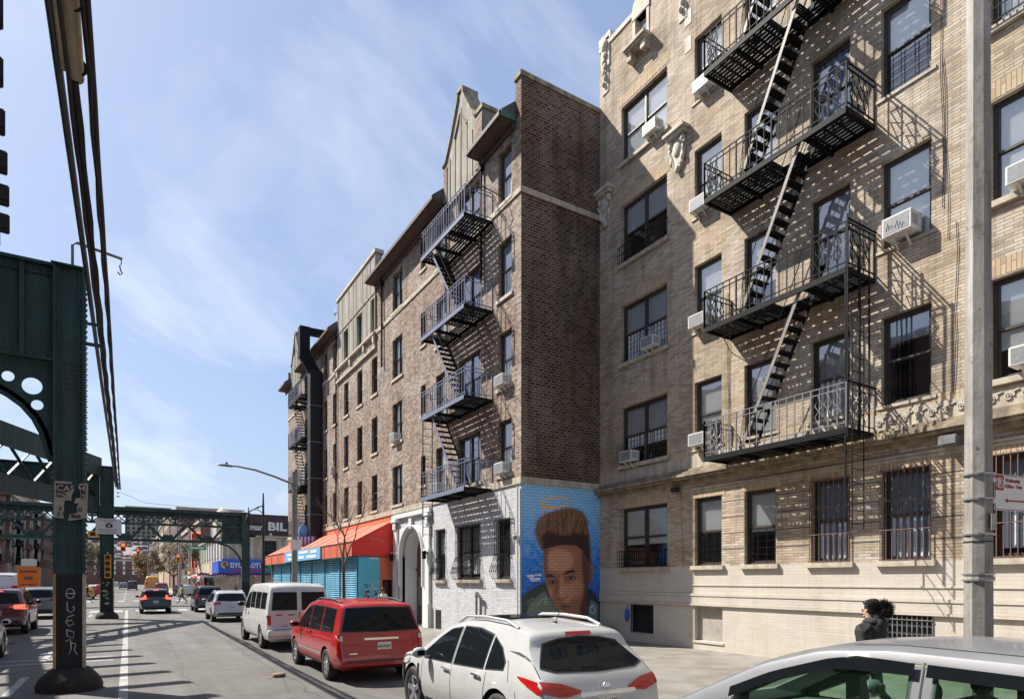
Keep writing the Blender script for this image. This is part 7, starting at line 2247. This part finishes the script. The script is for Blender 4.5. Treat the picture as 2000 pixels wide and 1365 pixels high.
# ================================================================ far buildings
def brick_far(name, c):
    return mat(name, c, .85, var=.22, scale=1.2, bump=.1, streak=.2)
def far_block(label, loc, rz, w, h, d, m, ncol, nrow, wm=None, z0=4.0, name='apartment_building', par=.6, ww=1.1, wh=1.7, sides=True, x_in=1.4, escape=0, group='buildings further down the street'):
    t = thing(name, label, 'building', loc, rz, group)
    P(t, 'wall', lambda b: b.box(0, w, 0, d, 0, h), m)
    P(t, 'parapet', lambda b: (b.box(-.15, w + .15, -.25, .1, h - .1, h + par), b.box(-.1, .1, .1, d, h, h + par), b.box(w - .1, w + .1, .1, d, h, h + par)), M['stone'])
    fh = (h - z0) / nrow
    wmesh = simple_mesh(('farwin', ww, wh, (wm or M['curtain']).name), lambda b: (b.box(0, ww, -.03, -.003, 0, wh)), wm or M['curtain2'])
    fr = simple_mesh(('farframe', ww, wh), lambda b: (b.box(-.08, ww + .08, -.09, -.002, -.14, -.0), b.box(-.0, .06, -.06, -.031, 0, wh), b.box(ww - .06, ww, -.06, -.031, 0, wh), b.box(.06, ww - .06, -.06, -.031, wh - .1, wh), b.box(.06, ww - .06, -.06, -.031, wh * .47, wh * .53)), M['frame'])
    for i in range(ncol):
        x = x_in + (w - 2 * x_in - ww) * i / max(1, ncol - 1)
        for j in range(nrow):
            o = sub('window', t, fr, (x, 0, z0 + fh * j + fh * .3))
            sub('pane', o, wmesh)
    if escape:
        for e in range(escape):
            x = w * (e + .5) / escape
            def fn(b):
                for j in range(nrow):
                    z = z0 + fh * j + fh * .2
                    b.box(x - 1.6, x + 1.6, -1.0, -.0, z, z + .06)
                    for k in range(9): b.bar((x - 1.6 + k * .4, -1, z), (x - 1.6 + k * .4, -1, z + .95), .05)
                    b.bar((x - 1.6, -1, z + .95), (x + 1.6, -1, z + .95), .05)
                    if j: b.bar((x - 1.0, -.6, z - fh), (x + .9, -.6, z), .5, .06)
            P(t, 'fire_escape', fn, M['iron_rust'] if e % 2 else M['iron'])
    return t
b1 = brick_far('far_brick_red', (.22, .11, .085)); b2 = brick_far('far_brick_tan', (.42, .32, .22)); b3 = brick_far('far_brick_brown', (.15, .085, .065)); b4 = brick_far('far_grey_brick', (.30, .27, .24)); b5 = brick_far('far_cream_stone', (.50, .43, .32))
# left side of the avenue (facades look towards +x)
for k, (y_, w_, h_2, m_, lab) in enumerate(((-60, 40, 17.5, b1, 'red brick apartment house behind the camera on the shaded side of the avenue'), (-19.9, 30, 19, b2, 'tan apartment house opposite the beige building'), (10.2, 24, 18, b3, 'brown apartment house opposite the mural wall'), (34.3, 19.5, 18.5, b4, 'grey apartment house opposite the orange awning'))):
    far_block(lab, (-15.0, y_, 0), math.pi / 2, w_, h_2, 12, m_, int(w_ / 3.2), 5, M['curtain2'] if k % 2 else M['room'], group='apartment houses across the avenue')
far_block('tan apartment house beside the beige building, behind the camera', (14.4, -15.6, 0), -math.pi / 2, 44, 20, 12, b2, 13, 5, M['curtain'], group='apartment houses across the avenue')
yy = 78
for k, (w_, h_2, m_, lab) in enumerate(((20, 15.5, b2, 'tan five-storey apartment house at the left edge behind the elevated railway'), (18, 16.5, b1, 'red brick apartment house, second in the far left row'), (22, 15, b4, 'grey brick apartment house, third in the far left row'), (20, 17, b2, 'tan apartment house, fourth in the far left row'), (26, 15.5, b3, 'brown apartment house, fifth in the far left row'), (30, 16, b5, 'cream apartment house at the far end of the left row'), (40, 15, b1, 'last red brick block of the left row before the hill'))):
    far_block(lab, (-15.0, yy, 0), math.pi / 2, w_, h_2, 12, m_, int(w_ / 3.2), 4, M['curtain2'] if k % 2 else M['room'], escape=2 if k < 4 else 0)
    yy += w_ + .1
# right side beyond the crossing (facades look towards -x): theatre corner
th = thing('theatre_building', 'two-storey cream corner building with blue shop sign and dark billboard', 'building', (9.4, 80, 0), 0)
tw_h = [(4.6, 6.0, 4.75, 6.9), (9.0, 10.3, 4.75, 6.9)]
P(th, 'wall', lambda b: (wall_grid(b, 0, 18, 0, 7.3, tw_h, depth=.3), b.box(0, .0, .0, 34, 0, 7.3) if False else b.quad((0, 0, 0), (0, 34, 0), (0, 34, 7.3), (0, 0, 7.3)), b.quad((0, 0, 7.3), (18, 0, 7.3), (18, 34, 7.3), (0, 34, 7.3))), b5)
for h in tw_h:
    o = P(th, 'window', lambda b: (b.box(h[0], h[1], .2, .28, h[2], h[2] + .1), b.box(h[0], h[0] + .08, .2, .28, h[2], h[3]), b.box(h[1] - .08, h[1], .2, .28, h[2], h[3]), b.box(h[0], h[1], .2, .28, 5.75, 5.85)), M['frame'])
    P(o, 'pane', lambda b: b.box(h[0], h[1], .29, .31, h[2], h[3]), M['room'])
for px in (5.3, 7.0, 11.0, 12.5, 3.0, .4, 1.4):
    P(th, 'pilaster', lambda b: (b.box(px + .9 if px == 5.3 else px, px + 1.2 if px == 5.3 else px + .3, -.15, -.002, 4.6, 7.0), b.box(px + .8 if px == 5.3 else px - .1, px + 1.3 if px == 5.3 else px + .4, -.2, -.002, 7.0, 7.2)), M['stone_light'])
P(th, 'pediment', lambda b: (b.prism([(4.4, 6.95), (4.6, 7.15), (5.3, 7.75), (6.0, 7.15), (6.2, 6.95)], -.25, -.002), b.ball((5.3, -.2, 7.7), .15, .12, .2), b.box(2.2, 3.6, -.3, -.002, 7.2, 7.5)), M['stone_light'])
P(th, 'side_pilaster', lambda b: [b.box(-.15, -.002, y - .25, y + .25, 4.6, 7.2) for y in range(1, 34, 3)], M['stone_light'])
P(th, 'side_window', lambda b: [b.box(-.05, -.002, y + .9, y + 2.1, 4.9, 6.7) for y in range(1, 31, 3)], M['curtain2'])
P(th, 'cornice', lambda b: (b.box(-.3, 18, -.3, .0, 7.28, 7.5), b.box(-.3, 0, 0, 34, 7.28, 7.5)), M['stone'])
P(th, 'billboard', lambda b: b.box(2.6, 18, -.1, .4, 7.5, 10.05), mat('billboard_maroon', (.045, .022, .028), .5, var=.1))
P(th, 'billboard_band', lambda b: b.box(2.6, 18, -.14, -.105, 7.75, 9.1), mat('billboard_black', (.02, .012, .016), .4, var=.1))
P(th, 'dome', lambda b: (b.lathe([(.7, 9.5), (.8, 10.6), (.95, 10.7), (.6, 11.1), (.15, 11.5)], (1.0, 8, 0), 12), b.lathe([(.5, 9.5), (.55, 10.4), (.3, 10.9), (.05, 11.1)], (3.4, 8, 0), 12), b.box(0, 4.6, 6, 10, 7.5, 9.6)), M['stone'], smooth=50)
wtext(th, 'billboard_lettering', 'imar', 1.05, M['white'], (2.75, -.16, 8.15), '-y', .02, .85, .03)
wtext(th, 'billboard_lettering', 'BIL', 1.35, M['white'], (4.95, -.16, 8.2), '-y', .05, 1.25, .03)
P(th, 'shop_fascia', lambda b: (b.box(-.1, 6.3, -.55, -.002, 2.95, 4.65), b.box(-.5, -.1, -.5, 6, 2.95, 4.4)), M['sign_blue'])
P(th, 'shop_fascia', lambda b: b.box(4.55, 6.4, -.6, -.56, 3.2, 4.5), M['street_green'])
wtext(th, 'sign_lettering', 'DYCE &', .78, M['white'], (.75, -.58, 3.65), '-y', .03, .8, .02); wtext(th, 'sign_lettering', 'LOTTER', .78, M['white'], (2.75, -.58, 3.65), '-y', .03, .75, .02)
P(th, 'fascia_stripe', lambda b: b.box(1.0, 4.4, -.58, -.56, 3.2, 3.36), M['red'])
P(th, 'fascia_emblem', lambda b: (b.lathe([(.45, -.62), (.45, -.56)], (.15, 0, 3.95), 14, 'y'), ), M['stone'])
P(th, 'fascia_emblem', lambda b: (b.ball((.15, -.62, 4.05), .2, .05, .24), b.ball((.4, -.62, 3.7), .22, .05, .18)), M['iron_rust'])
P(th, 'shop_window', lambda b: (b.box(.3, 3, -.05, -.002, .4, 2.8), b.box(3.4, 8, -.05, -.002, .4, 2.8)), M['glass_dark'])
t2 = far_block('tall dark brown apartment block behind the cream corner building', (10.2, 158, 0), -math.pi / 2, 43, 11.8, 14, b3, 8, 3, M['curtain'])
P(t2, 'end_window', lambda b: [b.box(43.003, 43.04, x, x + 1.1, z, z + 1.8) for x in (1.5, 4.2, 7, 9.5) for z in (4.5, 6.8, 9.2)], M['curtain'])
far_block('reddish apartment house right of the street beyond the brown block', (9.4, 186, 0), -math.pi / 2, 27, 18, 14, b1, 6, 5, M['curtain'])
far_block('tan apartment house further along the right side', (9.2, 214, 0), -math.pi / 2, 27, 20, 14, b2, 6, 5, M['room'])
far_block('cream apartment house near the street end on the right', (9.0, 246, 0), -math.pi / 2, 31, 19, 14, b5, 6, 5, M['room'])
far_block('long brick block near the street end on the right', (9.0, 300, 0), -math.pi / 2, 52, 17, 14, b1, 9, 5, M['room'])
far_block('wide dark red brick building closing the end of the street', (-26, 345, 0), 0, 60, 11, 20, b3, 16, 3, M['curtain'])
far_block('pale grey high-rise on the hill, left of two', (-2, 620, 30), 0, 34, 34, 16, b4, 9, 9, M['room'], ww=2, wh=2)
far_block('pale grey high-rise on the hill, right of two', (44, 640, 30), 0, 30, 30, 16, b4, 8, 8, M['room'], ww=2, wh=2)
far_block('small white tower at the foot of the hill', (8.2, 318, 0), 0, 7, 17, 8, M['white'], 3, 6, M['curtain2'])
# hill
def hill():
    b = MB()
    nx, ny = 70, 14
    vs = []
    for j in range(ny):
        for i in range(nx):
            x = -420 + 900 * i / (nx - 1); y = 400 + 420 * j / (ny - 1)
            z = 44 * math.sin(min(1, j / (ny - 2)) * math.pi / 2) * (1 - .00000035 * (x + 20) ** 2 * 6) + 4 * noise.noise(Vector((x * .01, y * .01, 0))) * min(1, j)
            vs.append((x, y, max(-1, z) if j else -2))
    b.add(vs, [(j * nx + i, j * nx + i + 1, (j + 1) * nx + i + 1, (j + 1) * nx + i) for j in range(ny - 1) for i in range(nx - 1)])
    o = b.build('hill', mat('wooded_hill', (.20, .17, .18), .95, var=.4, scale=.06, bump=.2), smooth=60)
    o['kind'] = 'structure'
hill()
rg = random.Random(5)
b = MB()
for k in range(260):
    x = rg.uniform(-200, 150); y = rg.uniform(430, 640)
    t_ = (y - 400) / 420 * (13 / 12)
    z = 44 * math.sin(min(1, t_) * math.pi / 2) - 2
    s = rg.uniform(4, 8)
    for q in range(4): b.ball((x + rg.uniform(-4, 4), y, z + rg.uniform(1, 5)), s * .6, s * .6, s * .5, 6, 4)
o = b.build('hill_woods', mat('leafless_woods', (.17, .135, .13), .95, var=.5, scale=.3, bump=.6)); o['kind'] = 'stuff'; o['label'] = 'leafless purple-brown woods covering the distant hill'; o['category'] = 'woods'

# market stalls, bunting, neon sign
for k, (x, y, c, lab) in enumerate(((8.9, 82.5, (.62, .50, .50), 'white and pink stall awning at the near corner of the cream building'), (8.8, 87.5, (.55, .06, .06), 'red stall awning, second along the cream building'), (8.6, 92.5, (.62, .58, .55), 'pale stall awning, third along the cream building'), (8.4, 98, (.08, .35, .30), 'green-edged stall awning, fourth along the cream building'))):
    t = thing('market_stall', lab, 'stall', (x, y, .15), 0, 'market stalls beyond the crossing')
    P(t, 'awning', lambda b: (b.add([(-1.6, 0, 2.5), (-1.6, 4.4, 2.5), (.6, 4.4, 3.0), (.6, 0, 3.0)], [(0, 1, 2, 3)]), b.box(-1.62, -1.58, 0, 4.4, 2.25, 2.5), b.box(-1.6, .6, -.02, .0, 2.3, 2.5)), mat('stall_%d' % k, c, .7))
    P(t, 'post', lambda b: [b.bar((xx, y2, 0), (xx, y2, 2.5), .06) for xx in (-1.5, .5) for y2 in (.1, 4.3)], M['galv'])
    P(t, 'counter', lambda b: b.box(-1.4, .4, .3, 4.1, 0, .9), M['room'])
    cols2 = [(.6, .1, .08), (.7, .35, .05), (.6, .6, .58), (.1, .2, .45), (.55, .1, .3)]
    for q in range(5):
        P(t, 'hanging_goods', lambda b: [b.ball((rg.uniform(-1.5, .4), rg.uniform(0, .3), rg.uniform(1.3, 2.35)), .16, .1, .2, 7, 5) for _ in range(3)], mat('goods_%d_%d' % (k, q), cols2[q], .6))
t = thing('bunting', 'string of red, white and blue bunting across the far corner', 'bunting', (0, 79, 0))
for k, c in enumerate(((.6, .06, .08), (.7, .68, .66), (.2, .12, .45))):
    P(t, 'flag', lambda b: [b.add([(6.6 + q * .3 + k * .1, -.0, 2.9 + .1 * math.sin(q)), (6.85 + q * .3 + k * .1, 0, 2.9 + .1 * math.sin(q)), (6.72 + q * .3 + k * .1, .0, 2.55)], [(0, 1, 2)]) for q in range(34)], mat('flag_%d' % k, c, .6))
P(t, 'cord', lambda b: b.tube([(6.5, 0, 2.95), (17, 0, 2.95)], .02, 4), M['black'])
t = thing('neon_sign', 'tall vertical black sign with red letters and red edging on the brown block', 'sign', (8.55, 112, 0))
P(t, 'sign_box', lambda b: b.box(0, 1.4, 0, .5, 4.2, 9.9), M['black'])
P(t, 'red_edge', lambda b: (b.box(-.1, .12, -.06, -.005, 4.2, 9.9), b.box(.12, 1.4, -.06, -.005, 9.6, 9.9)), M['lens_red'])
for k in range(5):
    P(t, 'sign_lettering', lambda b: (b.box(.45, .6, -.06, -.005, 8.6 - k * 1.02, 9.4 - k * 1.02), b.box(.6, 1.1, -.06, -.005, 8.95 - k * 1.02, 9.1 - k * 1.02), b.box(1.1, 1.25, -.06, -.005, 8.6 - k * 1.02, 9.4 - k * 1.02)), M['red'])
t = thing('red_banner', 'red and pink shop banners below the tall vertical sign', 'banner', (8.5, 104, 0))
P(t, 'banner_cloth', lambda b: b.box(0, .08, 0, 2.6, 2.8, 5.0), M['red']); P(t, 'banner_cloth', lambda b: b.box(.9, 2.1, 0, .06, 2.8, 4.7), mat('pink_cloth', (.65, .3, .42), .6))
P(t, 'pole', lambda b: b.bar((0, 0, 0), (0, 0, 5), .1), M['galv'])
t = thing('bus_shelter', 'grey glazed shelter under the bunting at the far corner', 'shelter', (8.6, 78.2, .15))
P(t, 'roof', lambda b: b.box(-1.4, 2.6, -.6, .8, 2.3, 2.4), M['galv']); P(t, 'panel', lambda b: b.box(-1.3, 2.5, .7, .74, .2, 2.3), M['glass_dark']); P(t, 'post', lambda b: [b.bar((x, .7, 0), (x, .7, 2.3), .08) for x in (-1.3, 2.5)], M['galv'])
